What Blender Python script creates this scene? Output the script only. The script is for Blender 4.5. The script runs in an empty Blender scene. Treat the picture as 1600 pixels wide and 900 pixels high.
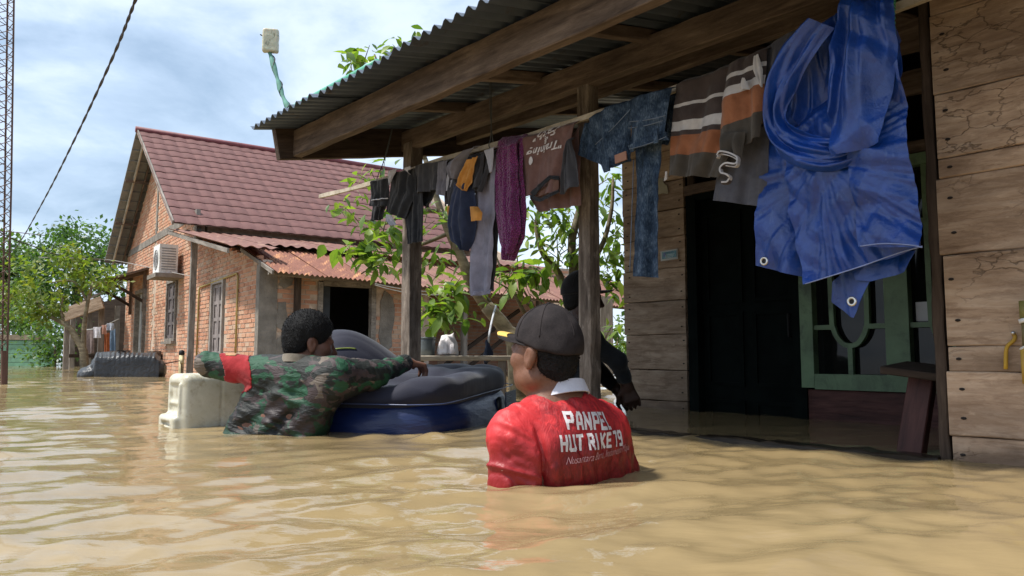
import bpy, math, random
import numpy as np
from mathutils import Matrix, Vector
from mathutils.bvhtree import BVHTree

random.seed(7)
np.random.seed(7)
SC = bpy.context.scene
COL = SC.collection
R = math.radians

# ------------------------------------------------------------------ camera
CAMZ, FPX, PITCH = 0.36, 1180.0, math.atan(105 / 1180)
cam_d = bpy.data.cameras.new("camera")
cam = bpy.data.objects.new("camera", cam_d)
COL.objects.link(cam)
cam.location = (0, 0, CAMZ)
cam.rotation_euler = (R(90) + PITCH, 0, 0)
cam_d.sensor_width = 36
cam_d.lens = 36 * FPX / 1600
cam_d.clip_start = 0.05
cam_d.clip_end = 2000
SC.camera = cam

# ------------------------------------------------------------------ sun, sky, exposure
SUN = Vector((-0.56, -0.15, 1.0)).normalized()          # direction towards the sun
sun_d = bpy.data.lights.new("sun", "SUN")
sun_d.energy = 2.4
sun_d.angle = R(4)
sun_d.color = (1.0, 0.965, 0.90)
sun = bpy.data.objects.new("sun", sun_d)
COL.objects.link(sun)
sun.rotation_euler = SUN.to_track_quat('Z', 'Y').to_euler()
sun.location = (-10, -5, 20)

SC.view_settings.view_transform = 'Standard'
SC.view_settings.look = 'None'
SC.view_settings.exposure = 1.33
SC.view_settings.gamma = 1.0

world = bpy.data.worlds.new("World")
SC.world = world
world.use_nodes = True
wn, wl = world.node_tree.nodes, world.node_tree.links
wn.clear()
w_out = wn.new("ShaderNodeOutputWorld")
w_bg = wn.new("ShaderNodeBackground")
w_bg.inputs[1].default_value = 0.112
w_sky = wn.new("ShaderNodeTexSky")
w_sky.sky_type = 'NISHITA'
w_sky.sun_disc = False
w_sky.sun_elevation = math.asin(SUN.z)
w_sky.sun_rotation = math.atan2(SUN.x, SUN.y)
w_sky.dust_density = 2.5
w_tc = wn.new("ShaderNodeTexCoord")
w_sep = wn.new("ShaderNodeSeparateXYZ")
wl.new(w_tc.outputs["Generated"], w_sep.inputs[0])
def wmath(op, a, b=None, c=None):
    n = wn.new("ShaderNodeMath"); n.operation = op
    for i, x in enumerate((a, b, c)):
        if x is None: continue
        if isinstance(x, (int, float)): n.inputs[i].default_value = x
        else: wl.new(x, n.inputs[i])
    return n.outputs[0]
zc = wmath('ADD', wmath('MAXIMUM', w_sep.outputs[2], 0.0), 0.30)
w_comb = wn.new("ShaderNodeCombineXYZ")
wl.new(wmath('DIVIDE', w_sep.outputs[0], zc), w_comb.inputs[0])
wl.new(wmath('DIVIDE', w_sep.outputs[1], zc), w_comb.inputs[1])
def wnoise(scale, detail, rough, off, dist=0.0):
    mp = wn.new("ShaderNodeMapping"); mp.inputs["Location"].default_value = off
    wl.new(w_comb.outputs[0], mp.inputs[0])
    n = wn.new("ShaderNodeTexNoise")
    n.inputs["Scale"].default_value = scale
    n.inputs["Detail"].default_value = detail
    n.inputs["Roughness"].default_value = rough
    n.inputs["Distortion"].default_value = dist
    wl.new(mp.outputs[0], n.inputs["Vector"])
    return n.outputs["Fac"]
def wramp(fac, stops):
    r = wn.new("ShaderNodeValToRGB")
    while len(r.color_ramp.elements) < len(stops): r.color_ramp.elements.new(0.5)
    for e, (p, c) in zip(r.color_ramp.elements, stops):
        e.position = p; e.color = (c[0], c[1], c[2], 1)
    wl.new(fac, r.inputs[0])
    return r.outputs[0]
n_big = wnoise(1.15, 7, 0.55, (2.188, 3.788, 0.0), 0.4)
n_small = wnoise(3.2, 8, 0.6, (2.141, 4.211, 0.0), 0.3)
cl = wmath('ADD', wmath('MULTIPLY', n_big, 0.72), wmath('MULTIPLY', n_small, 0.28))
cloud_col = wramp(cl, [(0.35, (1.35, 1.9, 2.6)), (0.44, (2.2, 2.8, 3.55)), (0.50, (3.15, 3.65, 4.4)), (0.62, (3.95, 4.4, 5.0))])
w_mix = wn.new("ShaderNodeMixRGB")
w_mix.inputs[0].default_value = 0.86
wl.new(w_sky.outputs[0], w_mix.inputs[1])
wl.new(cloud_col, w_mix.inputs[2])
wl.new(w_mix.outputs[0], w_bg.inputs[0])
wl.new(w_bg.outputs[0], w_out.inputs[0])

# ------------------------------------------------------------------ where things are: pixels of the 1600x900 photo -> points in the place
CP, SP = math.cos(PITCH), math.sin(PITCH)
def ray(px, py):
    x, y = (px - 800) / FPX, (450 - py) / FPX
    return np.array((x, CP - y * SP, SP + y * CP))
CAMP = np.array((0, 0, CAMZ))
def at_d(px, py, D):
    d = ray(px, py); return CAMP + d * (D / d[1])
def at_z(px, py, z=0.0):
    d = ray(px, py); return CAMP + d * ((z - CAMZ) / d[2])
def at_plane(px, py, n, c):
    d = ray(px, py); n = np.asarray(n, float)
    return CAMP + d * ((c - n @ CAMP) / (n @ d))
UA = R(41.7)                                            # the wooden house: u along the porch, v into the house
UU = np.array((-math.sin(UA), math.cos(UA), 0)); VV = np.array((math.cos(UA), math.sin(UA), 0))
ZZ = np.array((0, 0, 1.0))
def H(u, v, z): return UU * u + VV * v + ZZ * z
def on_v(px, py, v): return at_plane(px, py, VV, v)
def uz(px, py, v):
    p = on_v(px, py, v); return p @ UU, p[2]
BA = R(36)                                              # the brick house: s along the gable wall, w along the ridge
UB = np.array((-math.sin(BA), math.cos(BA), 0)); VB = np.array((math.cos(BA), math.sin(BA), 0))
CB = np.array((-0.332 * 11, 11.0, 0))
def B(s, w, z): return CB + UB * s + VB * w + ZZ * z
V0 = 2.81                                              # plane of the porch posts and the plank wall
VW = 4.12                                               # plane of the door wall

# ------------------------------------------------------------------ helpers
WM = {}
def link(o, parent=None, wmat=None):
    COL.objects.link(o)
    wmat = wmat or Matrix.Identity(4)
    if parent is not None:
        o.parent = parent
        o.matrix_local = WM[parent.name].inverted() @ wmat
    else:
        o.matrix_local = wmat
    WM[o.name] = wmat
    return o
def tag(o, label=None, cat=None, group=None, kind=None):
    if label: o["label"] = label
    if cat: o["category"] = cat
    if group: o["group"] = group
    if kind: o["kind"] = kind
    return o
def thing(name, loc, label, cat, group=None):
    o = bpy.data.objects.new(name, None); o.empty_display_size = 0.1
    link(o, None, Matrix.Translation(Vector(loc)))
    return tag(o, label, cat, group)
def mesh_of(name, V, F, smooth=False, mats=None, var=None, midx=None):
    me = bpy.data.meshes.new(name)
    V = np.asarray(V, np.float64)
    if isinstance(F, np.ndarray):
        nf, k = F.shape
        me.vertices.add(len(V)); me.vertices.foreach_set("co", V.ravel())
        me.loops.add(nf * k); me.loops.foreach_set("vertex_index", F.ravel().astype(np.int32))
        me.polygons.add(nf); me.polygons.foreach_set("loop_start", np.arange(0, nf * k, k, dtype=np.int32))
        me.update(calc_edges=True)
    else:
        me.from_pydata(V.tolist(), [], F)
    if smooth: me.polygons.foreach_set("use_smooth", [True] * len(me.polygons))
    for m in (mats or []): me.materials.append(m)
    if midx is not None: me.polygons.foreach_set("material_index", np.asarray(midx, np.int32))
    if var is not None:
        a = me.attributes.new("var", 'FLOAT', 'POINT'); a.data.foreach_set("value", np.asarray(var, np.float32))
    me.update()
    return me
def mk(name, V, F, mat, parent=None, smooth=False, org=None, var=None, midx=None):
    """a mesh object from world-space vertices; its origin is its parent's, or org"""
    if org is None:
        org = np.array(WM[parent.name].translation) if parent is not None else np.array((0, 0, 0.0))
    V = np.asarray(V, float) - np.asarray(org, float)
    mats = mat if isinstance(mat, (list, tuple)) else [mat]
    o = bpy.data.objects.new(name, mesh_of(name, V, F, smooth, mats, var, midx))
    return link(o, parent, Matrix.Translation(Vector(org)))
def frame_mat(o, ax, ay, az):
    m = Matrix.Identity(4)
    for i in range(3):
        m[i][0], m[i][1], m[i][2], m[i][3] = float(ax[i]), float(ay[i]), float(az[i]), float(o[i])
    return m
def nrm(v):
    v = np.asarray(v, float); return v / np.linalg.norm(v)
BOXF = [(0, 3, 2, 1), (4, 5, 6, 7), (0, 1, 5, 4), (1, 2, 6, 5), (2, 3, 7, 6), (3, 0, 4, 7)]
def boxv(lo, hi):
    a, b, c = lo; d, e, f = hi
    return np.array([(a, b, c), (d, b, c), (d, e, c), (a, e, c), (a, b, f), (d, b, f), (d, e, f), (a, e, f)], float)
class MB:
    """collects shapes into one mesh"""
    def __init__(s): s.V, s.F, s.n, s.var = [], [], 0, []
    def add(s, V, F, var=0.0):
        V = np.asarray(V, float)
        s.V.append(V); s.F += [tuple(i + s.n for i in f) for f in F]; s.n += len(V)
        s.var += [var] * len(V); return s
    def box(s, lo, hi, M=None, var=0.0):
        V = boxv(lo, hi)
        if M is not None: V = V @ M[:3, :3].T + M[:3, 3]
        return s.add(V, BOXF, var)
    def obox(s, c, ax, ay, az, hx, hy, hz):
        V = boxv((-hx, -hy, -hz), (hx, hy, hz))
        return s.add(V @ np.array((ax, ay, az)) + np.asarray(c), BOXF)
    def tube(s, pts, rad, n=8, cap=True, var=0.0):
        V, F = tube_mesh(pts, rad, n, cap); return s.add(V, F, var)
    def build(s, name, mat, parent=None, smooth=False, org=None):
        return mk(name, np.concatenate(s.V), s.F, mat, parent, smooth, org, var=s.var)
def tube_mesh(pts, rad, n=8, cap=True):
    P = np.asarray(pts, float); m = len(P)
    r = np.full(m, rad, float) if np.isscalar(rad) else np.asarray(rad, float)
    T = np.gradient(P, axis=0); T /= np.linalg.norm(T, axis=1)[:, None] + 1e-12
    up = np.array((0, 0, 1.0)) if abs(T[0][2]) < 0.9 else np.array((1.0, 0, 0))
    V = []
    X = nrm(np.cross(up, T[0]))
    ang = np.linspace(0, 2 * np.pi, n, endpoint=False)
    for i in range(m):
        X = X - T[i] * (X @ T[i]); X = nrm(X); Y = np.cross(T[i], X)
        V.append(P[i] + r[i] * (np.cos(ang)[:, None] * X + np.sin(ang)[:, None] * Y))
    V = np.concatenate(V); F = []
    for i in range(m - 1):
        for j in range(n):
            a, b = i * n + j, i * n + (j + 1) % n
            F.append((a, b, b + n, a + n))
    if cap:
        F.append(tuple(range(n))[::-1]); F.append(tuple(range((m - 1) * n, m * n)))
    return V, F
def spline(pts, n):
    """Catmull-Rom through pts, n samples"""
    P = np.asarray(pts, float)
    if len(P) == 2: return P[0] + np.linspace(0, 1, n)[:, None] * (P[1] - P[0])
    Q = np.concatenate([[2 * P[0] - P[1]], P, [2 * P[-1] - P[-2]]])
    t = np.linspace(0, len(P) - 1 - 1e-9, n); i = t.astype(int); f = (t - i)[:, None]
    a, b, c, d = Q[i], Q[i + 1], Q[i + 2], Q[i + 3]
    return 0.5 * (2 * b + (c - a) * f + (2 * a - 5 * b + 4 * c - d) * f ** 2 + (3 * b - a - 3 * c + d) * f ** 3)
def shell(P, th, closed_u=False):
    """thick sheet from an (r, c, 3) grid"""
    P = np.asarray(P, float); nr, nc = P.shape[:2]
    du = np.gradient(P, axis=0); dv = np.gradient(P, axis=1)
    N = np.cross(du, dv); N /= np.linalg.norm(N, axis=2)[..., None] + 1e-12
    V = np.concatenate([(P + N * th / 2).reshape(-1, 3), (P - N * th / 2).reshape(-1, 3)])
    o = nr * nc
    idx = np.arange(nr * nc).reshape(nr, nc)
    a, b, c, d = idx[:-1, :-1].ravel(), idx[:-1, 1:].ravel(), idx[1:, 1:].ravel(), idx[1:, :-1].ravel()
    F = [np.stack([a, d, c, b], 1), np.stack([a, b, c, d], 1) + o]
    V = [V]; c_ = 2 * o
    for line in (idx[0, :], idx[-1, ::-1], idx[::-1, 0], idx[:, -1]):   # the rim keeps its own vertices so that it shades as an edge
        k = len(line); V.append(np.concatenate([V[0][line], V[0][line + o]])); j = np.arange(k - 1) + c_
        F.append(np.stack([j, j + 1, j + 1 + k, j + k], 1)); c_ += 2 * k
    return np.concatenate(V), np.concatenate(F)
def board(name, p0, p1, side, h, t, mat, parent, wob=0.0, seg=None, out=None, smooth=False):
    """a board from p0 to p1 (its axis, local X = grain); h across `side`, t along the third axis"""
    p0, p1 = np.asarray(p0, float), np.asarray(p1, float)
    ax = nrm(p1 - p0); L = np.linalg.norm(p1 - p0)
    ay = np.asarray(side, float); ay = nrm(ay - ax * (ay @ ax)); az = np.cross(ax, ay)
    n = seg or (max(2, int(L / 0.12)) if wob else 1)
    b = min(0.004, t * 0.2, h * 0.2)
    ring = [(-h / 2 + b, -t / 2), (h / 2 - b, -t / 2), (h / 2, -t / 2 + b), (h / 2, t / 2 - b), (h / 2 - b, t / 2), (-h / 2 + b, t / 2), (-h / 2, t / 2 - b), (-h / 2, -t / 2 + b)]
    V = []; rng = np.random.RandomState(abs(hash((round(p0[0], 3), round(p0[1], 3), round(p0[2], 3)))) % 99999)
    j0, j1, j2 = 0, 0, 0
    for i in range(n + 1):
        x = L * i / n
        j0, j1, j2 = rng.uniform(-wob, wob, 3)
        for (y, z) in ring:
            V.append((x, y + (j0 if y < 0 else j1), z + j2 * 0.4))
    F = []
    for i in range(n):
        for j in range(8):
            a, c = i * 8 + j, i * 8 + (j + 1) % 8
            F.append((a, a + 8, c + 8, c))
    F.append(tuple(range(8))); F.append(tuple(range(n * 8, n * 8 + 8))[::-1])
    me = mesh_of(name, V, F, smooth, [mat])
    o = bpy.data.objects.new(name, me)
    return link(o, parent, frame_mat(p0, ax, ay, az))

def vnoise(P, seed=0):
    """smooth value noise in [-1, 1] at points P (..., 3)"""
    P = np.asarray(P, np.float64); I = np.floor(P).astype(np.int64); f = P - I
    f = f * f * (3 - 2 * f)
    def hsh(i, j, k):
        n = (i * 374761393 + j * 668265263 + k * 2147483647 + seed * 974711) & 0xffffffff
        n = ((n ^ (n >> 13)) * 1274126177) & 0xffffffff
        return ((n ^ (n >> 16)) & 0xffff) / 32767.5 - 1
    out = 0
    for dx in (0, 1):
        wx = f[..., 0] if dx else 1 - f[..., 0]
        for dy in (0, 1):
            wy = f[..., 1] if dy else 1 - f[..., 1]
            for dz in (0, 1):
                wz = f[..., 2] if dz else 1 - f[..., 2]
                out = out + wx * wy * wz * hsh(I[..., 0] + dx, I[..., 1] + dy, I[..., 2] + dz)
    return out
def fbm(P, oct=3, seed=0):
    s, a, t = 0, 1.0, 0
    for o in range(oct):
        s = s + a * vnoise(np.asarray(P) * 2 ** o, seed + o); t += a; a *= 0.5
    return s / t
def ridge(P, seed=0, oct=2):
    s, a, t = 0, 1.0, 0
    for o in range(oct):
        s = s + a * (1 - np.abs(vnoise(np.asarray(P) * 2 ** o, seed + o)) * 2); t += a; a *= 0.5
    return s / t

class SDF:
    """a smooth-blended solid on a grid; mesh() gives one continuous surface"""
    def __init__(s, lo, hi, h):
        s.lo = np.asarray(lo, float); s.h = h
        s.n = np.ceil((np.asarray(hi) - s.lo) / h).astype(int) + 1
        s.F = np.full(tuple(s.n), 1.0, np.float32)
        s.ax = [s.lo[i] + h * np.arange(s.n[i]) for i in range(3)]
        s.O, s.M = np.zeros(3), np.eye(3)
    def frame(s, O, ax, ay, az):
        s.O = np.asarray(O, float); s.M = np.array((ax, ay, az), float); return s
    def w(s, p): return s.O + np.asarray(p, float) @ s.M
    def _sl(s, lo, hi):
        a = np.clip(np.floor((lo - s.lo) / s.h).astype(int), 0, s.n - 1)
        b = np.clip(np.ceil((hi - s.lo) / s.h).astype(int) + 1, 1, s.n)
        b = np.maximum(b, a + 1)
        sl = tuple(slice(a[i], b[i]) for i in range(3))
        X = s.ax[0][sl[0]][:, None, None]; Y = s.ax[1][sl[1]][None, :, None]; Z = s.ax[2][sl[2]][None, None, :]
        return sl, X, Y, Z
    def _put(s, sl, d, k, sub):
        A = s.F[sl]
        if sub:
            d = -d
            hh = np.clip(0.5 - 0.5 * (d - A) / k, 0, 1)
            s.F[sl] = d * (1 - hh) + A * hh + k * hh * (1 - hh)
            s.F[sl] = np.maximum(s.F[sl], A)
        else:
            hh = np.clip(0.5 + 0.5 * (d - A) / k, 0, 1)
            s.F[sl] = d * (1 - hh) + A * hh - k * hh * (1 - hh)
        return s
    def cap(s, a, b, ra, rb=None, k=0.02, sub=False):
        rb = ra if rb is None else rb
        a, b = s.w(a), s.w(b); m = max(ra, rb) + k + 3 * s.h
        sl, X, Y, Z = s._sl(np.minimum(a, b) - m, np.maximum(a, b) + m)
        ba = b - a; bb = ba @ ba + 1e-12
        px, py, pz = X - a[0], Y - a[1], Z - a[2]
        t = np.clip((px * ba[0] + py * ba[1] + pz * ba[2]) / bb, 0, 1)
        d = np.sqrt((px - ba[0] * t) ** 2 + (py - ba[1] * t) ** 2 + (pz - ba[2] * t) ** 2) - (ra + (rb - ra) * t)
        return s._put(sl, d, k, sub)
    def _loc(s, c, m, rot):
        c = s.w(c); Mx = s.M if rot is None else np.asarray(rot) @ s.M
        sl, X, Y, Z = s._sl(c - m, c + m)
        px, py, pz = X - c[0], Y - c[1], Z - c[2]
        return sl, [px * Mx[i][0] + py * Mx[i][1] + pz * Mx[i][2] for i in range(3)]
    def ell(s, c, r, k=0.02, rot=None, sub=False):
        r = np.asarray(r, float)
        sl, q = s._loc(c, r.max() + k + 3 * s.h, rot)
        k0 = np.sqrt(sum((q[i] / r[i]) ** 2 for i in range(3))); k1 = np.sqrt(sum((q[i] / r[i] ** 2) ** 2 for i in range(3))) + 1e-9
        return s._put(sl, k0 * (k0 - 1) / k1, k, sub)
    def rbox(s, c, hf, rad=0.01, k=0.005, rot=None, sub=False):
        hf = np.asarray(hf, float)
        sl, q = s._loc(c, np.linalg.norm(hf) + k + 3 * s.h, rot)
        e = [np.abs(q[i]) - hf[i] + rad for i in range(3)]
        d = np.sqrt(sum(np.maximum(x, 0) ** 2 for x in e)) + np.minimum(np.maximum(np.maximum(e[0], e[1]), e[2]), 0) - rad
        return s._put(sl, d, k, sub)
    def cut(s, p, n, k=0.006):
        """keep the side n points away from"""
        p = s.w(p); n = np.asarray(n, float) @ s.M
        X, Y, Z = s.ax[0][:, None, None], s.ax[1][None, :, None], s.ax[2][None, None, :]
        d = (X - p[0]) * n[0] + (Y - p[1]) * n[1] + (Z - p[2]) * n[2]
        A = s.F; hh = np.clip(0.5 - 0.5 * (d - A) / k, 0, 1)
        s.F = (d * (1 - hh) + A * hh + k * hh * (1 - hh)).astype(np.float32)
        return s
    def warp(s, fn, band=0.04):
        i = np.nonzero(np.abs(s.F) < band)
        P = np.stack([s.ax[j][i[j]] for j in range(3)], 1)
        Q = (P - s.O) @ s.M.T
        s.F[i] += fn(Q).astype(np.float32); return s
    def mesh(s):
        F = s.F; n = F.shape
        F[0], F[-1], F[:, 0], F[:, -1], F[:, :, 0], F[:, :, -1] = (np.maximum(F[0], .001), np.maximum(F[-1], .001), np.maximum(F[:, 0], .001), np.maximum(F[:, -1], .001), np.maximum(F[:, :, 0], .001), np.maximum(F[:, :, -1], .001))
        ins = F < 0
        c = np.zeros((n[0] - 1, n[1] - 1, n[2] - 1), np.int8)
        for dx in (0, 1):
            for dy in (0, 1):
                for dz in (0, 1):
                    c += ins[dx:n[0] - 1 + dx, dy:n[1] - 1 + dy, dz:n[2] - 1 + dz]
        I = np.stack(np.nonzero((c > 0) & (c < 8)), 1)
        vid = np.full(c.shape, -1, np.int64); vid[tuple(I.T)] = np.arange(len(I))
        acc = np.zeros((len(I), 3)); cnt = np.zeros(len(I))
        for axis in range(3):
            o1, o2 = [a for a in range(3) if a != axis]
            for a in (0, 1):
                for b in (0, 1):
                    p = I.copy(); p[:, o1] += a; p[:, o2] += b
                    q = p.copy(); q[:, axis] += 1
                    f0, f1 = F[tuple(p.T)], F[tuple(q.T)]
                    x = (f0 < 0) != (f1 < 0)
                    t = np.where(x, f0 / (f0 - f1 + 1e-12 * (f0 == f1)), 0)
                    e = np.zeros((len(I), 3)); e[:, o1] = a; e[:, o2] = b; e[:, axis] = t
                    acc[x] += e[x]; cnt[x] += 1
        V = s.lo + s.h * (I + acc / np.maximum(cnt, 1)[:, None])
        Q = []
        for axis in range(3):
            o1, o2 = (axis + 1) % 3, (axis + 2) % 3
            sa = [slice(None)] * 3; sb = [slice(None)] * 3
            sa[axis] = slice(0, -1); sb[axis] = slice(1, None)
            x = ins[tuple(sa)] != ins[tuple(sb)]
            J = np.stack(np.nonzero(x), 1)
            J = J[(J[:, o1] > 0) & (J[:, o2] > 0) & (J[:, o1] < n[o1] - 1) & (J[:, o2] < n[o2] - 1)]
            def at(d1, d2):
                K = J.copy(); K[:, o1] += d1; K[:, o2] += d2; return vid[tuple(K.T)]
            q = np.stack([at(-1, -1), at(0, -1), at(0, 0), at(-1, 0)], 1)
            flip = ~ins[tuple(sa)][tuple(J.T)]
            q[flip] = q[flip][:, ::-1]
            Q.append(q)
        Q = np.concatenate(Q); Q = Q[(Q >= 0).all(1)]
        return V, Q

# ------------------------------------------------------------------ materials
def lin(c):
    return tuple((x / 255 / 12.92 if x / 255 <= 0.04045 else ((x / 255 + 0.055) / 1.055) ** 2.4) for x in c)
class MT:
    """a small node-material builder"""
    def __init__(s, name, rough=0.8, spec=0.4, metal=0.0):
        s.m = bpy.data.materials.new(name); s.m.use_nodes = True
        s.N, s.L = s.m.node_tree.nodes, s.m.node_tree.links
        s.b = s.N["Principled BSDF"]
        s.b.inputs["Roughness"].default_value = rough
        s.b.inputs["Specular IOR Level"].default_value = spec
        s.b.inputs["Metallic"].default_value = metal
        s.tc = s.N.new("ShaderNodeTexCoord"); s.oi = s.N.new("ShaderNodeObjectInfo")
    def set(s, sock, v):
        if hasattr(v, "is_output") or isinstance(v, bpy.types.NodeSocket): s.L.new(v, s.b.inputs[sock])
        else: s.b.inputs[sock].default_value = v
        return s
    def math(s, op, a, b=None, c=None):
        n = s.N.new("ShaderNodeMath"); n.operation = op
        for i, x in enumerate((a, b, c)):
            if x is None: continue
            if isinstance(x, (int, float)): n.inputs[i].default_value = x
            else: s.L.new(x, n.inputs[i])
        return n.outputs[0]
    def vec(s, scale=(1, 1, 1), rot=(0, 0, 0), rand=0.0, coord="Object"):
        mp = s.N.new("ShaderNodeMapping")
        mp.inputs["Scale"].default_value = scale; mp.inputs["Rotation"].default_value = rot
        s.L.new(s.tc.outputs[coord], mp.inputs[0])
        if rand:
            cb = s.N.new("ShaderNodeCombineXYZ")
            for i, k in enumerate((37.1, 91.7, 53.3)): s.L.new(s.math('MULTIPLY', s.oi.outputs["Random"], k * rand), cb.inputs[i])
            s.L.new(cb.outputs[0], mp.inputs["Location"])
        return mp.outputs[0]
    def noise(s, vec, scale=5, detail=6, rough=0.55, dist=0.0):
        n = s.N.new("ShaderNodeTexNoise")
        n.inputs["Scale"].default_value = scale; n.inputs["Detail"].default_value = detail
        n.inputs["Roughness"].default_value = rough; n.inputs["Distortion"].default_value = dist
        s.L.new(vec, n.inputs["Vector"]); return n.outputs["Fac"]
    def voro(s, vec, scale=5, feature='F1', rnd=1.0):
        n = s.N.new("ShaderNodeTexVoronoi"); n.feature = feature
        n.inputs["Scale"].default_value = scale; n.inputs["Randomness"].default_value = rnd
        s.L.new(vec, n.inputs["Vector"]); return n.outputs["Distance"]
    def warpvec(s, vec, amt, scale):
        n = s.N.new("ShaderNodeTexNoise"); n.inputs["Scale"].default_value = scale; n.inputs["Detail"].default_value = 4
        s.L.new(vec, n.inputs["Vector"])
        sub = s.N.new("ShaderNodeVectorMath"); sub.operation = 'SUBTRACT'; sub.inputs[1].default_value = (.5, .5, .5)
        s.L.new(n.outputs["Color"], sub.inputs[0])
        sc = s.N.new("ShaderNodeVectorMath"); sc.operation = 'SCALE'; sc.inputs["Scale"].default_value = amt
        s.L.new(sub.outputs[0], sc.inputs[0])
        ad = s.N.new("ShaderNodeVectorMath"); ad.operation = 'ADD'
        s.L.new(vec, ad.inputs[0]); s.L.new(sc.outputs[0], ad.inputs[1]); return ad.outputs[0]
    def ramp(s, fac, stops, const=False):
        r = s.N.new("ShaderNodeValToRGB")
        if const: r.color_ramp.interpolation = 'CONSTANT'
        while len(r.color_ramp.elements) < len(stops): r.color_ramp.elements.new(0.5)
        for e, (p, c) in zip(r.color_ramp.elements, stops):
            e.position = p
            e.color = (c, c, c, 1) if isinstance(c, (int, float)) else (c[0], c[1], c[2], 1)
        s.L.new(fac, r.inputs[0]); return r.outputs[0]
    def mix(s, fac, a, b, mode='MIX'):
        n = s.N.new("ShaderNodeMixRGB"); n.blend_type = mode
        for i, x in enumerate((fac, a, b)):
            if isinstance(x, (int, float)) and i == 0: n.inputs[0].default_value = x
            elif isinstance(x, (tuple, list)): n.inputs[i].default_value = (x[0], x[1], x[2], 1)
            elif isinstance(x, (int, float)): n.inputs[i].default_value = (x, x, x, 1)
            else: s.L.new(x, n.inputs[i])
        return n.outputs[0]
    def hsv(s, col, val):
        n = s.N.new("ShaderNodeHueSaturation")
        s.L.new(col, n.inputs["Color"]); s.L.new(val, n.inputs["Value"]); return n.outputs[0]
    def bump(s, h, strength=0.3, dist=0.01):
        n = s.N.new("ShaderNodeBump"); n.inputs["Strength"].default_value = strength; n.inputs["Distance"].default_value = dist
        s.L.new(h, n.inputs["Height"]); s.L.new(n.outputs[0], s.b.inputs["Normal"]); return s
    def rnd(s, lo, hi):
        a = s.N.new("ShaderNodeAttribute"); a.attribute_name = "var"
        f = s.math('FRACT', s.math('ADD', s.oi.outputs["Random"], a.outputs["Fac"]))
        return s.math('ADD', s.math('MULTIPLY', f, hi - lo), lo), f
    def col(s, c): return s.set("Base Color", c if isinstance(c, bpy.types.NodeSocket) else (c[0], c[1], c[2], 1))

def m_plain(name, c, rough=0.6, spec=0.4, metal=0.0, var=0.25, scale=8, bump=0.15, bscale=60, bd=0.004, dirt=None, trans=0.0):
    t = MT(name, rough, spec, metal)
    v = t.vec(rand=1.0)
    n = t.noise(v, scale, 5)
    c = np.asarray(c)
    colr = t.ramp(n, [(0.3, tuple(c * (1 - var))), (0.7, tuple(np.minimum(c * (1 + var), 0.9)))])
    if dirt is not None:
        n2 = t.noise(v, scale * 0.7, 8, 0.7, 0.5)
        colr = t.mix(t.ramp(n2, [(0.48, 0.0), (0.68, 1.0)]), colr, dirt)
    t.col(colr)
    t.bump(t.noise(v, bscale, 4), bump, bd)
    if trans: t.set("Subsurface Weight", trans)
    return t.m
def m_wood(name, dark, mid, light, rough=0.85, crack=0.0, gs=1.0, stain=0.5, rand=1.0, wet=0.0, mottle=0.0):
    t = MT(name, rough, 0.25)
    v = t.vec((1, 1, 1), rand=rand)
    vg = t.vec((3.4 * gs, 34 * gs, 34 * gs), rand=rand)
    g = t.noise(t.warpvec(vg, 1.2, 1.0), 1.0, 8, 0.65)
    c = t.ramp(g, [(0.28, dark), (0.46, mid), (0.7, light)])
    st = t.noise(t.vec((1.6, 5, 5), rand=rand), 1.3, 6, 0.6, 0.4)
    c = t.mix(t.ramp(st, [(0.40, stain), (0.60, 0.0)]), c, tuple(np.asarray(dark) * 0.8))
    h = g
    if crack:
        vc = t.warpvec(t.vec((7, 15, 15), rand=rand), 1.5, 1.3)
        d = t.voro(vc, 1.0, 'DISTANCE_TO_EDGE')
        msk = t.ramp(t.noise(t.vec((2.0, 3, 3), rand=rand), 1.0, 3), [(0.5, 0.0), (0.62, 1.0)])
        ln = t.math('MULTIPLY', t.ramp(d, [(0.0, 1.0), (0.014, 0.7), (0.034, 0.0)]), msk)
        c = t.mix(t.math('MULTIPLY', ln, crack), c, (0.045, 0.028, 0.018))
        h = t.math('SUBTRACT', g, t.math('MULTIPLY', ln, 1.0))
    if mottle:
        mo_ = t.noise(t.warpvec(t.vec((7, 22, 22), rand=rand), 1.0, 1.2), 1.0, 9, 0.72)
        c = t.mix(t.ramp(mo_, [(0.40, mottle), (0.50, 0.0)]), c, tuple(np.asarray(dark) * 1.1))
        c = t.mix(t.ramp(mo_, [(0.56, 0.0), (0.66, mottle * 0.8)]), c, tuple(np.minimum(np.asarray(light) * 1.2, 0.8)))
        h = t.math('ADD', h, t.math('MULTIPLY', mo_, 0.8))
    val, _ = t.rnd(0.78, 1.15)
    c = t.hsv(c, val)
    if wet:
        ge = t.N.new("ShaderNodeNewGeometry"); sz = t.N.new("ShaderNodeSeparateXYZ"); t.L.new(ge.outputs["Position"], sz.inputs[0])
        wz = t.math('SUBTRACT', sz.outputs[2], t.math('MULTIPLY', t.noise(t.vec((9, 9, 9)), 1.0, 4), wet * 1.6))
        wm = t.ramp(t.math('MULTIPLY', t.math('ADD', wz, wet * 0.8), 1 / wet * 0.5), [(0.15, 1.0), (0.55, 0.0)])
        c = t.mix(t.math('MULTIPLY', wm, 0.72), c, tuple(np.asarray(dark) * 0.55))
        t.set("Roughness", t.math('SUBTRACT', rough, t.math('MULTIPLY', wm, 0.45)))
    t.col(c).bump(h, 0.5, 0.007)
    return t.m
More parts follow.
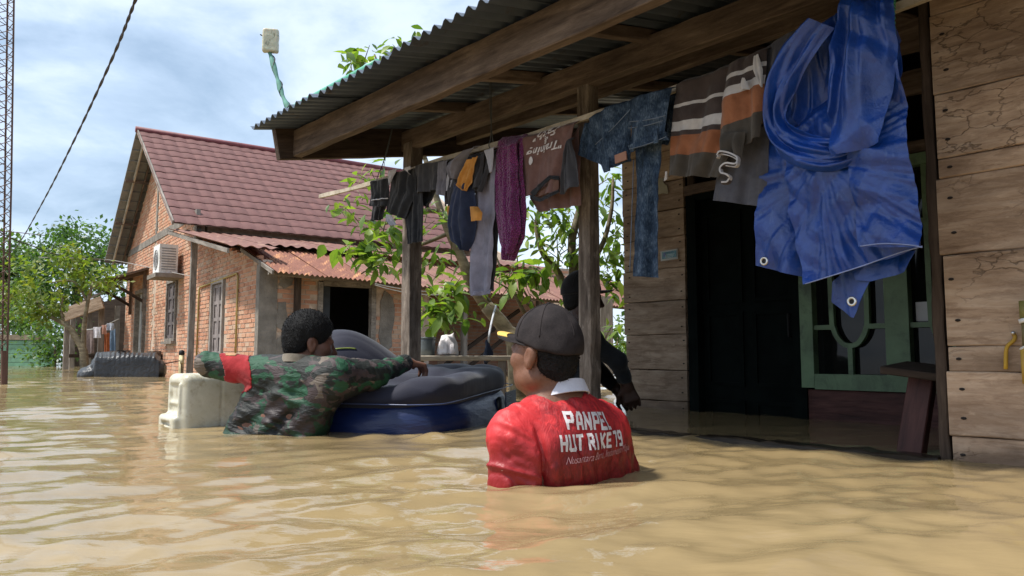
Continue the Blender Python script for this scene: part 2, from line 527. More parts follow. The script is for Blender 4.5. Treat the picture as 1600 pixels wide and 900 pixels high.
def m_cloth(name, c, c2=None, rough=0.9, weave=900, big=14, bump=0.3, spec=0.15):
    t = MT(name, rough, spec)
    v = t.vec()
    c = np.asarray(c); c2 = np.asarray(c2) if c2 is not None else c * 1.5
    n = t.noise(v, big, 6, 0.6)
    w = t.noise(v, weave * 0.3, 3, 0.7)
    colr = t.ramp(n, [(0.3, tuple(c * 0.8)), (0.72, tuple(c2))])
    colr = t.mix(t.math('MULTIPLY', w, 0.35), colr, tuple(c * 0.5))
    t.col(colr).set("Sheen Weight", 0.15)
    h = t.math('ADD', t.math('MULTIPLY', n, 0.8), t.math('MULTIPLY', w, 0.12))
    return t.bump(h, bump, 0.02).m
# ------------------------------------------------------------------ shared materials
W_WALL = m_wood("weathered_wall_wood", (0.18, 0.11, 0.068), (0.45, 0.31, 0.205), (0.60, 0.45, 0.325), crack=0.65, gs=0.9, stain=0.55, wet=0.10, mottle=0.45)
W_DOORWALL = m_wood("old_plank_wood", (0.18, 0.12, 0.078), (0.45, 0.33, 0.235), (0.60, 0.475, 0.355), crack=0.15, wet=0.08, mottle=0.35)
W_BEAM = m_wood("brown_beam_wood", (0.05, 0.035, 0.028), (0.15, 0.107, 0.08), (0.26, 0.195, 0.15), mottle=0.3)
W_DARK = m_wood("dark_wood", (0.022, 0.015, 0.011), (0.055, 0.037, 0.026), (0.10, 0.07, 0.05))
W_POST = m_wood("post_wood", (0.055, 0.042, 0.034), (0.20, 0.158, 0.126), (0.42, 0.36, 0.30), wet=0.08, mottle=0.5)
W_GREY = m_wood("grey_wood", (0.10, 0.085, 0.07), (0.24, 0.21, 0.18), (0.36, 0.33, 0.29))
W_POLE = m_wood("pale_pole_wood", (0.26, 0.21, 0.15), (0.48, 0.42, 0.33), (0.60, 0.55, 0.46))
W_RED = m_wood("red_brown_wood", (0.03, 0.012, 0.01), (0.085, 0.032, 0.026), (0.13, 0.055, 0.045), rough=0.55)
GREEN_PAINT = m_plain("green_paint", (0.13, 0.21, 0.115), 0.5, 0.4, var=0.22, dirt=(0.06, 0.09, 0.055))
DARK_PAINT = m_plain("dark_door_paint", (0.005, 0.0075, 0.007), 0.85, 0.04, var=0.3)
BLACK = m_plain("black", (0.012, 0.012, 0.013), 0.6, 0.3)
WHITE_P = m_plain("white_plastic", (0.72, 0.72, 0.70), 0.5, 0.4, var=0.1, dirt=(0.45, 0.42, 0.35))
PLASTER = m_plain("grey_plaster", (0.20, 0.18, 0.155), 0.95, 0.2, var=0.3, scale=6, bump=0.5, bscale=45, bd=0.02)
STEEL = m_plain("rusty_steel", (0.10, 0.055, 0.04), 0.7, 0.4, 0.4, var=0.4, scale=20)
NAIL = m_plain("nail_stain", (0.02, 0.013, 0.01), 0.8)
LEAF_T = None
def m_leaf(name, a, b, c):
    t = MT(name, 0.42, 0.4)
    f = t.rnd(0, 1)[1]
    n = t.noise(t.vec(), 9, 3)
    colr = t.ramp(t.math('ADD', t.math('MULTIPLY', f, 0.75), t.math('MULTIPLY', n, 0.25)), [(0.1, a), (0.55, b), (0.95, c)])
    t.col(colr)
    tr = t.N.new("ShaderNodeBsdfTranslucent"); t.L.new(t.mix(1.0, colr, (1.5, 1.7, 0.6), 'MULTIPLY'), tr.inputs[0])
    mx = t.N.new("ShaderNodeMixShader"); mx.inputs[0].default_value = 0.42
    t.L.new(t.b.outputs[0], mx.inputs[1]); t.L.new(tr.outputs[0], mx.inputs[2])
    t.L.new(mx.outputs[0], t.N["Material Output"].inputs[0])
    return t.m
LEAF = m_leaf("broad_leaf", (0.06, 0.115, 0.024), (0.135, 0.215, 0.038), (0.26, 0.33, 0.06))
LEAF_FAR = m_leaf("far_leaf", (0.035, 0.08, 0.024), (0.07, 0.135, 0.034), (0.12, 0.19, 0.045))
LEAF_YEL = m_leaf("light_leaf", (0.07, 0.12, 0.025), (0.14, 0.195, 0.035), (0.26, 0.25, 0.055))
BARK = m_wood("bark", (0.07, 0.055, 0.035), (0.19, 0.155, 0.10), (0.30, 0.26, 0.17), gs=0.6)

def m_metal_roof(name, cols, rust=None, rough=0.55, metal=0.15):
    t = MT(name, rough, 0.4, metal)
    v = t.vec(rand=0.4)
    n = t.noise(t.vec((3, 3, 3), rand=0.4), 1.3, 7, 0.6)
    c = t.ramp(n, [(0.3, cols[0]), (0.7, cols[1])])
    if rust is not None:
        n2 = t.noise(t.vec(rust[1], rot=rust[2], rand=0.6), 1.0, 7, 0.65)
        c = t.mix(t.ramp(n2, [(rust[3], 0.0), (rust[3] + 0.13, 1.0)]), c, rust[0])
    val, _ = t.rnd(0.94, 1.06)
    return t.col(t.hsv(c, val)).bump(t.noise(v, 40, 4), 0.15, 0.004).m
ZINC = m_metal_roof("grey_zinc", ((0.085, 0.105, 0.135), (0.14, 0.168, 0.21)), ((0.085, 0.06, 0.045), (6, 6, 6), (0, 0, 0), 0.60), rough=0.45, metal=0.5)
TILE_M = m_metal_roof("maroon_tile", ((0.125, 0.056, 0.049), (0.175, 0.08, 0.07)), rough=0.7)
RED_ZINC = m_metal_roof("red_sheet", ((0.13, 0.055, 0.040), (0.20, 0.088, 0.062)), ((0.27, 0.15, 0.10), (3, 3, 3), (0, 0, 0), 0.54), rough=0.6)
RUST_ZINC = m_metal_roof("rusted_sheet", ((0.14, 0.052, 0.034), (0.215, 0.085, 0.052)), ((0.46, 0.22, 0.10), (9, 1.1, 1.1), (0, 0, BA), 0.52), rough=0.75)

# ------------------------------------------------------------------ water and ground
def build_water():
    rng = np.random.RandomState(11)
    comps = []
    for lo, hi, n, sl in ((0.05, 0.12, 18, 0.015), (0.12, 0.35, 16, 0.036), (0.35, 1.0, 10, 0.021), (1.0, 3.0, 6, 0.009)):
        for _ in range(n):
            L = math.exp(rng.uniform(math.log(lo), math.log(hi)))
            a = R(90) + rng.normal(0, R(38)) + (0.25 if L > 0.4 else 0)
            k = 2 * math.pi / L
            comps.append((k * math.cos(a), k * math.sin(a), rng.uniform(0, 6.28), sl * rng.uniform(0.6, 1.3) / k, L))
    rr = [0.2]
    while rr[-1] < 70: rr.append(rr[-1] * 1.0085 + 0.0004)
    rr += [110, 200, 500, 1500]
    rr = np.array(rr)
    fr = np.linspace(R(90 - 52), R(90 + 52), 560)
    bk = np.linspace(R(90 + 52), R(90 - 52 + 360), 90)[1:-1]
    an = np.concatenate([fr, bk])
    RRm, A = np.meshgrid(rr, an, indexing='ij')
    X, Y = RRm * np.cos(A), RRm * np.sin(A)
    Zw = np.zeros_like(X)
    wx = 0.05 * np.sin(2.1 * X + 1.3 * Y) ; wy = 0.05 * np.sin(1.7 * X - 2.3 * Y + 1)
    calm = 0.45 + 0.55 * np.clip(0.5 + 0.9 * np.sin(0.9 * X + 0.4 * Y + 0.6) * np.sin(0.7 * Y - 0.5 * X + 1.0) + 0.3 * np.sin(2.7 * X - 1.9 * Y), 0.0, 1.35)
    v = X * VV[0] + Y * VV[1]; u = X * UU[0] + Y * UU[1]
    inside = (v > V0 + 0.05) & (u < 4.2)
    calm = np.where(inside, 0.25, calm)
    for kx, ky, ph, am, L in comps:
        fade = np.clip((L / (RRm * 0.0085 * 2.5)) - 0.2, 0, 1) * (1 if L > 0.3 else 1)
        s = np.sin(kx * (X + wx) + ky * (Y + wy) + ph)
        Zw += am * fade * calm * (s + 0.25 * (s * s))
    Zw -= 0.001
    Zw[RRm > 60] = 0
    # a low bow wave where the mattress and the wading men push the water
    for cx, cy, rad, am in ((-0.34, 3.36, 0.16, 0.018), (-0.62, 3.42, 0.16, 0.012), (0.05, 2.1, 0.14, 0.010), (0.36, 2.5, 0.12, 0.012), (1.1, 2.72, 0.25, 0.010)):
        d2 = ((X - cx) ** 2 + (Y - cy) ** 2) / rad ** 2
        Zw += am * np.exp(-d2) * np.cos(np.sqrt(d2) * 3.0)
    n0, n1 = X.shape
    V = np.stack([X, Y, Zw], 2).reshape(-1, 3)
    idx = np.arange(n0 * n1).reshape(n0, n1)
    nx = np.roll(idx, -1, axis=1)
    F = np.stack([idx[:-1].ravel(), idx[1:].ravel(), nx[1:].ravel(), nx[:-1].ravel()], 1)
    t = MT("muddy_water", 0.015, 0.5)
    t.b.inputs["IOR"].default_value = 1.33
    v3 = t.vec((1, 1, 0))
    n = t.noise(v3, 0.7, 4, 0.5)
    n4 = t.noise(t.warpvec(t.vec((1.6, 5, 0)), 0.6, 1.0), 1.0, 7, 0.65)
    t.col(t.mix(t.ramp(n4, [(0.42, 0.0), (0.66, 0.5)]), t.ramp(n, [(0.35, (0.255, 0.184, 0.090)), (0.65, (0.305, 0.226, 0.116))]), (0.20, 0.148, 0.078)))
    b1 = t.noise(t.vec((9, 26, 0)), 1.0, 4, 0.55, 0.3)
    b2 = t.noise(t.vec((34, 70, 0)), 1.0, 3, 0.5)
    t.bump(t.math('ADD', t.math('MULTIPLY', b1, 0.75), t.math('MULTIPLY', b2, 0.25)), 0.09, 0.02)
    o = mk("water", V, F, t.m, smooth=True)
    c = mk("water_middle", [(0, 0, 0)], [], t.m) if False else None
    tag(o, "muddy tan flood water with ripples reaching to the houses", kind="structure")
    o["category"] = "water"
    g = mk("ground", [(-1500, -1500, -1.3), (1500, -1500, -1.3), (1500, 1500, -1.3), (-1500, 1500, -1.3)], [(0, 1, 2, 3)],
           m_plain("mud", (0.10, 0.075, 0.045), 0.95, scale=0.5))
    tag(g, kind="structure")
build_water()

# ------------------------------------------------------------------ the wooden house with its porch
def zr(v): return 1.705 + 0.20 * (v - 1.8)             # underside of the porch roof
house = thing("wooden_house", H(2.0, VW, 0), "old unpainted plank house with a porch and a grey corrugated roof standing in the flood", "house")
def pboard(u0, u1, v, z0, z1, t, mat, wob=0.003, name="plank", parent=None, seg=None):
    """a horizontal plank facing the water: outer face on plane v"""
    zc_ = (z0 + z1) / 2
    return board(name, H(u0, v + t / 2, zc_), H(u1, v + t / 2, zc_), ZZ, (z1 - z0) - 0.002, t, mat, parent or house, wob, seg)
nail_me = mesh_of("nail", [UU * 0.011 * math.cos(x) + ZZ * 0.006 * math.sin(x) for x in np.linspace(0, 6.283, 9)[:-1]] + [-VV * 0.002], [(i, (i + 1) % 8, 8) for i in range(8)], False, [NAIL])
def nail(parent, p, s):
    o = bpy.data.objects.new("nail", nail_me); link(o, parent, Matrix.Translation(Vector(p)) @ Matrix.Scale(s, 4))
# right-hand room, its planks on the line of the posts
uL = 0.945
zs = [-0.9, -0.45, -0.03, 0.092, 0.305, 0.39, 0.70, 0.968, 1.035, 1.262, 1.55, 1.75, 1.93]
rng = np.random.RandomState(3)
for a, b in zip(zs[:-1], zs[1:]):
    off = rng.uniform(-0.006, 0.004)
    p = pboard(uL - 0.004 + rng.uniform(-0.012, 0.008), -2.6, V0 + off, a, b, 0.028, W_WALL, 0.0018, seg=30)
    for q in range(2 if b - a > 0.15 else 1):
        zq = a + (b - a) * (0.28 + 0.45 * q) if b - a > 0.15 else (a + b) / 2
        for uq in (uL - 0.045, uL - 0.85): nail(p, H(uq + rng.uniform(-0.012, 0.012), V0 + off - 0.0025, zq), 0.85)
board("corner_post", H(uL + 0.018, V0 + 0.045, -1.0), H(uL + 0.018, V0 + 0.045, 1.93), UU, 0.034, 0.075, W_DARK, house, 0.004, 40)
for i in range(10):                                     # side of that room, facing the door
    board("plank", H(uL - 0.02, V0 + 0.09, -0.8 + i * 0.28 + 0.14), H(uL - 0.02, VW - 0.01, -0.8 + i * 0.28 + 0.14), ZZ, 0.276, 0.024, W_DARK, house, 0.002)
# door wall: planks left of the door
ud0, ud1 = 2.885, 2.125                                  # door opening
zs2 = [-0.75, -0.40, -0.13, 0.058, 0.262, 0.498, 0.722, 0.94, 1.15, 1.335, 1.53, 1.74, 1.95, 2.17]
for a, b in zip(zs2[:-1], zs2[1:]):
    p = pboard(3.43 + rng.uniform(-0.01, 0.01), ud0 + 0.035, VW + rng.uniform(-0.005, 0.004), a + 0.001, b - 0.001, 0.026, W_DOORWALL, 0.002)
    for uq in (3.39, ud0 + 0.06):
        for zq in (a + 0.05, b - 0.05): nail(p, H(uq + rng.uniform(-0.012, 0.012), VW - 0.008, zq + rng.uniform(-0.01, 0.01)), 0.8)
board("corner_post", H(3.38, VW + 0.08, -1.0), H(3.38, VW + 0.08, 2.17), UU, 0.09, 0.10, W_DOORWALL, house, 0.002)
for i in range(11):                                     # gable side going back
    board("plank", H(3.415, VW + 0.04, -0.7 + i * 0.26), H(3.415, 7.5, -0.7 + i * 0.26), ZZ, 0.256, 0.024, W_DOORWALL, house)
# below the window, above door and window
for a, b in ((-0.7, -0.36), (-0.36, -0.02), (-0.02, 0.172)):
    pboard(ud1 - 0.005, uL - 1.2, VW + 0.012, a, b - 0.003, 0.026, W_RED if b > 0 else W_DARK, 0.002)
for a, b in ((1.408, 1.475), (1.72, 1.85), (1.95, 2.17)):
    pboard(ud0 + 0.03, uL - 0.9, VW - 0.004, a, b, 0.04, W_BEAM, 0.002, name="lintel")
for uq in (2.87, 2.45, 2.10, 1.72, 1.40, 1.05):
    board("vent_bar", H(uq, VW + 0.022, 1.475), H(uq, VW + 0.022, 1.72), UU, 0.05, 0.03, W_DARK, house)
# dark inside: walls at the back so that the rooms behind are closed
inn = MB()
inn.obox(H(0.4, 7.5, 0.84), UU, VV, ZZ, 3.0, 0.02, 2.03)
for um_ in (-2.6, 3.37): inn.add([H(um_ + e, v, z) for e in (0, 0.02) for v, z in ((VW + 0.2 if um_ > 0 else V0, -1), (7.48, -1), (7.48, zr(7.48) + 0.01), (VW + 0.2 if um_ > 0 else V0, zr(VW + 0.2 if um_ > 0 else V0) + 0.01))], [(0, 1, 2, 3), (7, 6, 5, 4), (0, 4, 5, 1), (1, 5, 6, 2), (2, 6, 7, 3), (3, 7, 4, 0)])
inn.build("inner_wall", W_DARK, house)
# door
door = MB(); door.obox(H((ud0 + ud1) / 2, VW + 0.085, 0.30), UU, VV, ZZ, (ud0 - ud1) / 2 - 0.055, 0.018, 1.07)
door = door.build("door", DARK_PAINT, house)
pm = MB()
for zc_, hh in ((0.98, 0.28), (0.40, 0.22), (-0.15, 0.22)):
    for s in (-1, 1):
        c0 = H((ud0 + ud1) / 2 + s * 0.165, VW + 0.062, zc_)
        for (du, dz, hu, hz) in ((0, hh, 0.12, 0.012), (0, -hh, 0.12, 0.012), (0.12, 0, 0.012, hh + 0.012), (-0.12, 0, 0.012, hh + 0.012)):
            pm.obox(c0 + UU * du + ZZ * dz, UU, VV, ZZ, hu, 0.008 if du == 0 else 0.0095, hz)
pm.build("door_moulding", DARK_PAINT, door)
hd = MB(); hd.tube([H(ud1 + 0.10, VW + 0.066, 0.47), H(ud1 + 0.10, VW + 0.03, 0.47), H(ud1 + 0.10, VW + 0.028, 0.60), H(ud1 + 0.10, VW + 0.066, 0.60)], 0.008, 6)
hd.build("handle", m_plain("dull_metal", (0.012, 0.012, 0.012), 0.7, 0.2), door)
fr = MB()
for uq in (ud0 + 0.0, ud1 - 0.0): fr.obox(H(uq + (-0.02 if uq > 2.5 else 0.02), VW + 0.05, 0.30), UU, VV, ZZ, 0.035, 0.055, 1.10)
fr.obox(H((ud0 + ud1) / 2, VW + 0.05, 1.385), UU, VV, ZZ, 0.345, 0.053, 0.02)
fr.build("door_frame", DARK_PAINT, house)
# window: green frame with a U-shaped muntin, panes behind it
wz0, wz1 = 0.178, 1.40
def win_pt(px, py): return uz(px, py, VW)
uA, uB, uC, uD = win_pt(1256, 560)[0], win_pt(1388, 560)[0], win_pt(1424, 560)[0], 0.75
win = MB()
def wbar(u0, z0, u1, z1, w, d=0.03, v=VW + 0.01):
    a, b = H(u0, v, z0), H(u1, v, z1); ax = nrm(b - a); ay = VV; az = np.cross(ax, ay)
    win.obox((a + b) / 2, ax, ay, az, np.linalg.norm(b - a) / 2, d, w / 2)
uw0 = uA - 0.03
wbar(uw0, wz0 - 0.0, uw0, wz1, 0.075)
wbar(uw0 - 0.038, wz0 + 0.035, uD, wz0 + 0.035, 0.085, 0.028)
wbar(uw0 - 0.038, wz1 - 0.03, uD, wz1 - 0.03, 0.06, 0.028)
um = (uB + uC) / 2
wbar(um, wz0 + 0.078, um, wz1 - 0.06, uB - uC + 0.005, 0.029)
wbar(um - 0.5, wz0 + 0.078, um - 0.5, wz1 - 0.06, uB - uC + 0.005, 0.029)
win = win.build("window", GREEN_PAINT, house)
mu = MB()
def strip(pts, w=0.026, d=0.016, v=VW + 0.012):
    P = spline([H(a, v, b) for a, b in pts], max(2, 6 * len(pts))) if len(pts) > 2 else np.array([H(a, v, b) for a, b in pts])
    T = np.gradient(P, axis=0); T /= np.linalg.norm(T, axis=1)[:, None]
    S = np.cross(T, VV)
    V, F = [], []
    for p, s in zip(P, S): V += [p - s * w / 2 - VV * d, p + s * w / 2 - VV * d, p + s * w / 2 + VV * d, p - s * w / 2 + VV * d]
    for i in range(len(P) - 1):
        for j in range(4): F.append((i * 4 + j, i * 4 + (j + 1) % 4, i * 4 + 4 + (j + 1) % 4, i * 4 + 4 + j))
    F += [(3, 2, 1, 0), tuple(range(len(V) - 4, len(V)))]
    mu.add(V, F)
for off in (0.0, uC - uA + 0.055 - 0.05):
    l0, l1 = uw0 - 0.0375, uB
    if off: l0, l1 = uC, uC - (uw0 - 0.0375 - uB)
    W = l0 - l1; c = (l0 + l1) / 2
    z1_, z2_ = 0.515, 0.42
    for q in (0, 1):
        zt = z1_ if q == 0 else 1.05
        strip([(l0, zt), (l0 - W * 0.27, zt)]); strip([(l1, zt), (l1 + W * 0.27, zt)], d=0.0155)
    strip([(c + W * 0.245, wz1 - 0.06), (c + W * 0.245, 0.62), (c + W * 0.22, 0.50), (c + W * 0.12, 0.43), (c, 0.412), (c - W * 0.12, 0.43), (c - W * 0.22, 0.50), (c - W * 0.245, 0.62), (c - W * 0.245, wz1 - 0.06)], d=0.015)
    strip([(c, wz0 + 0.078), (c, 0.41)], d=0.0145)
    strip([(c + W * 0.245, 0.85), (c - W * 0.245, 0.85)], d=0.0135)
mu.build("muntin", GREEN_PAINT, win)
GLASS = MT("window_glass", 0.03, 0.2); GLASS.col((0.010, 0.012, 0.012)).set("Transmission Weight", 0.3); GLASS.b.inputs["IOR"].default_value = 1.45
gp = MB(); gp.obox(H((uw0 + uD) / 2, VW + 0.046, (wz0 + wz1) / 2), UU, VV, ZZ, (uw0 - uD) / 2 - 0.002, 0.003, (wz1 - wz0) / 2 - 0.02)
gp.build("pane", GLASS.m, win)
c_ = win_pt(1440, 486); st = MB(); st.obox(H(c_[0] - 0.02, VW + 0.036, c_[1]), UU, VV, ZZ, 0.06, 0.002, 0.049)
st.build("sticker", m_plain("paper", (0.62, 0.64, 0.68), 0.7, var=0.05), win)
# posts, beams, rafters and roof
uP = uz(643, 450, V0 + 0.05)[0]; uQ = uz(921, 450, V0 + 0.05)[0]
board("post", H(uP, V0 + 0.05, -1.2), H(uP, V0 + 0.05, 1.80), UU, 0.098, 0.098, W_POST, house, 0.0025, 40)
board("post", H(uQ, V0 + 0.05, -1.2), H(uQ, V0 + 0.05, 1.76), UU, 0.080, 0.080, W_POST, house, 0.003, 40)
board("beam", H(4.36, 2.06, 1.663), H(-2.6, 2.06, 1.663), ZZ, 0.166, 0.055, W_BEAM, house, 0.003, 60)
board("beam", H(4.36, V0 + 0.04, 1.825), H(-2.6, V0 + 0.04, 1.822), ZZ, 0.134, 0.06, W_BEAM, house, 0.003, 60)
board("beam", H(4.3, V0 + 0.50, 1.945), H(-2.6, V0 + 0.50, 1.945), ZZ, 0.10, 0.05, W_BEAM, house, 0.003, 60)
def rafter(u, v0, v1, h=0.06, t=0.045, mat=W_BEAM, dz=-0.016):
    board("rafter", H(u, v0, zr(v0) + dz), H(u, v1, zr(v1) + dz), ZZ, h, t, mat, house, 0.002)
rafter(4.335, 1.93, 7.5, 0.20, 0.05, W_DARK, -0.084)
for u in (3.62, 2.95, 2.2, 1.45, 0.7, -0.05, -0.9): rafter(u, 2.10, 4.6)
# corrugated sheets, each its own piece
def corrugated(o3, dx, dy, dn, w, l, pitch=0.076, amp=0.0145, mat=None, parent=None, name="roof_sheet", th=0.002, rows=2, bend=0.0, per=6):
    nc = int(round(w / pitch * per)) + 1
    a = np.linspace(0, w, nc); b = np.linspace(0, l, rows)
    bb, aa = np.meshgrid(b, a, indexing='ij')
    P = np.asarray(o3) + aa[..., None] * dx + bb[..., None] * dy + (amp * np.cos(2 * np.pi * aa / pitch) - bend * (bb / l) ** 2)[..., None] * dn
    V, F = shell(P, th)
    V = np.asarray(V)
    o = bpy.data.objects.new(name, mesh_of(name, V - np.asarray(o3), F, True, [mat]))
    return link(o, parent, Matrix.Translation(Vector(o3)))
roof = MB()
roof.obox(H(0.8, 3.4, zr(3.4) + 0.006), UU, nrm(H(0, 1, 0.2)), nrm(np.cross(UU, H(0, 1, 0.2))), 0.02, 0.4, 0.003)
roof = roof.build("roof", ZINC, house)
sl = nrm(H(0, 1, 0.20)); upn = nrm(H(0, -0.20, 1))
rng = np.random.RandomState(5)
for i in range(9):
    u = 4.36 - i * 0.76 * 0.985
    e = rng.uniform(-0.03, 0.015)
    corrugated(H(u, 1.8 + e, zr(1.8 + e) + 0.016 + (0.004 if i % 2 else 0)), -UU, sl, upn, 0.80, 2.05, mat=ZINC, parent=roof, rows=8)
    corrugated(H(u, 3.75, zr(3.75) + 0.030 + (0.004 if i % 2 else 0)), -UU, sl, upn, 0.80, 4.0, mat=ZINC, parent=roof, rows=3)
# porch floor edge lying just at the water
fe = board("floor_edge", H(2.75, V0 + 0.02, -0.012), H(uL + 0.03, V0 + 0.02, -0.006), ZZ, 0.05, 0.085, m_wood("wet_wood", (0.012, 0.009, 0.007), (0.03, 0.022, 0.015), (0.06, 0.045, 0.03), rough=0.25), house, 0.006, 40)
# house number plate and torn paper on the planks
def flat(name, px, py, wpx, hpx, v, mat, parent, rot=0.0, th=0.003, cols=1):
    u, z = uz(px, py, v); s = np.linalg.norm(on_v(px, py, v) - CAMP) / FPX
    ax = UU * math.cos(rot) + ZZ * math.sin(rot); az = np.cross(VV, ax)
    m = MB(); m.obox(H(u, v, z), ax, VV, az, wpx * s / 2 * 1.18, th / 2, hpx * s / 2)
    return m.build(name, mat, parent)
def m_plate():
    t = MT("plate_print", 0.45, 0.4)
    v = t.vec((160, 160, 110)); n = t.noise(v, 1, 2)
    t.col(t.ramp(n, [(0.42, (0.10, 0.27, 0.34)), (0.58, (0.20, 0.37, 0.43))])); return t.m
pl_ = flat("house_plate", 1045.5, 398.5, 27, 15.5, VW - 0.012, m_plain("plate_white", (0.50, 0.52, 0.50), 0.5, var=0.1), house, -0.03)
flat("plate_print", 1045.5, 398, 22.5, 10.5, VW - 0.0155, m_plate(), pl_, -0.03, 0.002)
flat("plate_emblem", 1038.2, 398, 3.4, 6, VW - 0.018, m_plain("emblem_blue", (0.16, 0.22, 0.42), 0.5), pl_, -0.03, 0.0015)
flat("plate_print", 1040.6, 400.5, 0.9, 5, VW - 0.018, m_plain("print_white", (0.6, 0.66, 0.68), 0.5), pl_, -0.03, 0.0015)
for k, (yy, w_, x_) in enumerate(((394.4, 13, 1046), (397.5, 12, 1047.5), (399.8, 11, 1047), (402, 10.5, 1046.6))):
    flat("plate_print", x_, yy - 0.0, w_, 0.9, VW - 0.018, m_plain("print_line", (0.45, 0.58, 0.62) if k else (0.05, 0.16, 0.24), 0.5), pl_, -0.03, 0.0015)
nw = MB()
P0 = [(1028, 279), (1036, 278), (1037, 286), (1042, 290), (1044, 300), (1043, 303), (1036, 302), (1027, 304), (1026.5, 292)]
pts = [on_v(x, y, VW - 0.011) for x, y in P0]; n_ = len(pts)
nw.add(pts + [p + VV * 0.002 for p in pts], [tuple(range(n_))[::-1], tuple(range(n_, 2 * n_))] + [(i, (i + 1) % n_, (i + 1) % n_ + n_, i + n_) for i in range(n_)])
nw.build("torn_paper", m_plain("old_paper", (0.36, 0.33, 0.24), 0.9, var=0.2), house)
# ------------------------------------------------------------------ the brick house
bh = thing("brick_house", B(4, 3, 0), "red brick house with maroon tiled gable roof and rusty lean-to, left of porch", "house")
def m_brick():
    t = MT("red_brick", 0.92, 0.2)
    _, f = t.rnd(0, 1)
    c = t.ramp(f, [(0.0, (0.38, 0.16, 0.095)), (0.25, (0.48, 0.225, 0.135)), (0.55, (0.54, 0.275, 0.17)), (0.8, (0.53, 0.30, 0.19)), (1.0, (0.50, 0.36, 0.26))])
    n = t.noise(t.vec((1, 1, 1), coord="Object"), 7, 6, 0.65)
    c = t.mix(t.ramp(n, [(0.42, 0.0), (0.72, 0.55)]), c, (0.40, 0.33, 0.26))
    n2 = t.noise(t.vec((1, 1, 1)), 1.1, 5, 0.6)
    c = t.mix(t.ramp(n2, [(0.50, 0.0), (0.75, 0.45)]), c, (0.47, 0.27, 0.16))
    return t.col(c).bump(t.noise(t.vec(), 60, 5), 0.5, 0.008).m
BRICK = m_brick()
MORTAR = m_plain("mortar", (0.44, 0.35, 0.275), 0.95, 0.2, var=0.25, scale=9, bump=0.5, bscale=60, bd=0.01)
ALLB = []
def brick_wall(Pf, ax, n, a0, a1, z0, z1, inside, seed, shade=False):
    rng = np.random.RandomState(seed); z = z0; row = 0
    while z < z1:
        a = a0 - (0.11 if row % 2 else 0) + rng.uniform(-0.02, 0.02)
        while a < a1:
            L = rng.uniform(0.185, 0.21); ca, cz = a + L / 2, z + 0.029
            if a > a0 and a + L < a1 and inside(ca, cz, L / 2):
                out = rng.uniform(0.002, 0.009)
                ALLB.append((Pf(ca, cz) + n * (out - 0.03), ax, n, L / 2, 0.027 + rng.uniform(-0.002, 0.002), 0.03, rng.normal(0, 0.008), rng.rand()))
            a += L + 0.014
        z += 0.0715; row += 1
def in_rect(r, a, z, hl): return r[0] - hl < a < r[1] + hl and r[2] - 0.03 < z < r[3] + 0.03
g_apex, g_r, g_l = (7.75, 5.50), (3.68, 2.78), (11.75, 2.85)
def gable_top(s):
    return g_apex[1] - 0.12 - (abs(s - g_apex[0]) / (g_apex[0] - g_r[0])) * (g_apex[1] - g_r[1])
holes = [(5.40, 6.34, 0.62, 1.95), (8.65, 9.75, -0.9, 1.95), (1.93, 2.74, 0.3, 1.66)]
def gin(a, z, hl):
    if any(in_rect(h, a, z, hl) for h in holes): return False
    if a < 4.0: return z < 1.78 + 0.19 * a
    if 2.98 < z < 3.14 and 4.0 < a < 11.4: return False      # concrete ring beam
    if a - hl < 4.14 and a > 3.9: return False               # concrete column
    if abs(a - 7.75) < 0.09 + hl * 0.5: return False
    return z < gable_top(a)
brick_wall(lambda a, z: B(a, 0, z), UB, -VB, 0.02, 11.5, -0.15, 5.5, gin, 1)
sh_holes = [(0.86, 1.80, -0.9, 1.50)]
def sin_(a, z, hl):
    if any(in_rect(h, a, z, hl) for h in sh_holes): return False
    return z < 1.80
brick_wall(lambda a, z: B(0, a, z), VB, -UB, 0.22, 2.75, -0.15, 1.64, sin_, 2)
brick_wall(lambda a, z: B(1.9, a, z), VB, -UB, 2.8, 7.5, -0.1, 2.2, lambda a, z, h: True, 4)
ALLB.sort(key=lambda b: np.linalg.norm(b[0] - CAMP) + (2.0 if (b[1] @ VB > 0.9 and (b[0] - CB) @ UB > 1.0) else 0) + (3 if (b[0] - CAMP)[0] / (b[0] - CAMP)[1] > -0.135 else 0) + (1.0 if b[0][2] < 0.3 else 0))
unit = mesh_of("brick", boxv((-1, -1, -1), (1, 1, 1)), BOXF, False, [BRICK])
rest = MB()
for i, (c, ax, n, hl, hh, hd_, tilt, var) in enumerate(ALLB):
    az = np.cross(ax, n) * -1.0
    if az[2] < 0: az = -az
    a2 = ax * math.cos(tilt) + az * math.sin(tilt); z2 = np.cross(n, a2) if np.cross(n, a2)[2] > 0 else -np.cross(n, a2)
    if i < 300:
        o = bpy.data.objects.new("brick", unit)
        M = frame_mat(c, a2 * hl, n * hd_, z2 * hh)
        link(o, bh, M)
    else:
        V = boxv((-hl, -hd_, -hh), (hl, hd_, hh)) @ np.array((a2, n, z2)) + c
        rest.add(V, BOXF, var)
tag(rest.build("brickwork", BRICK, bh), kind="stuff")
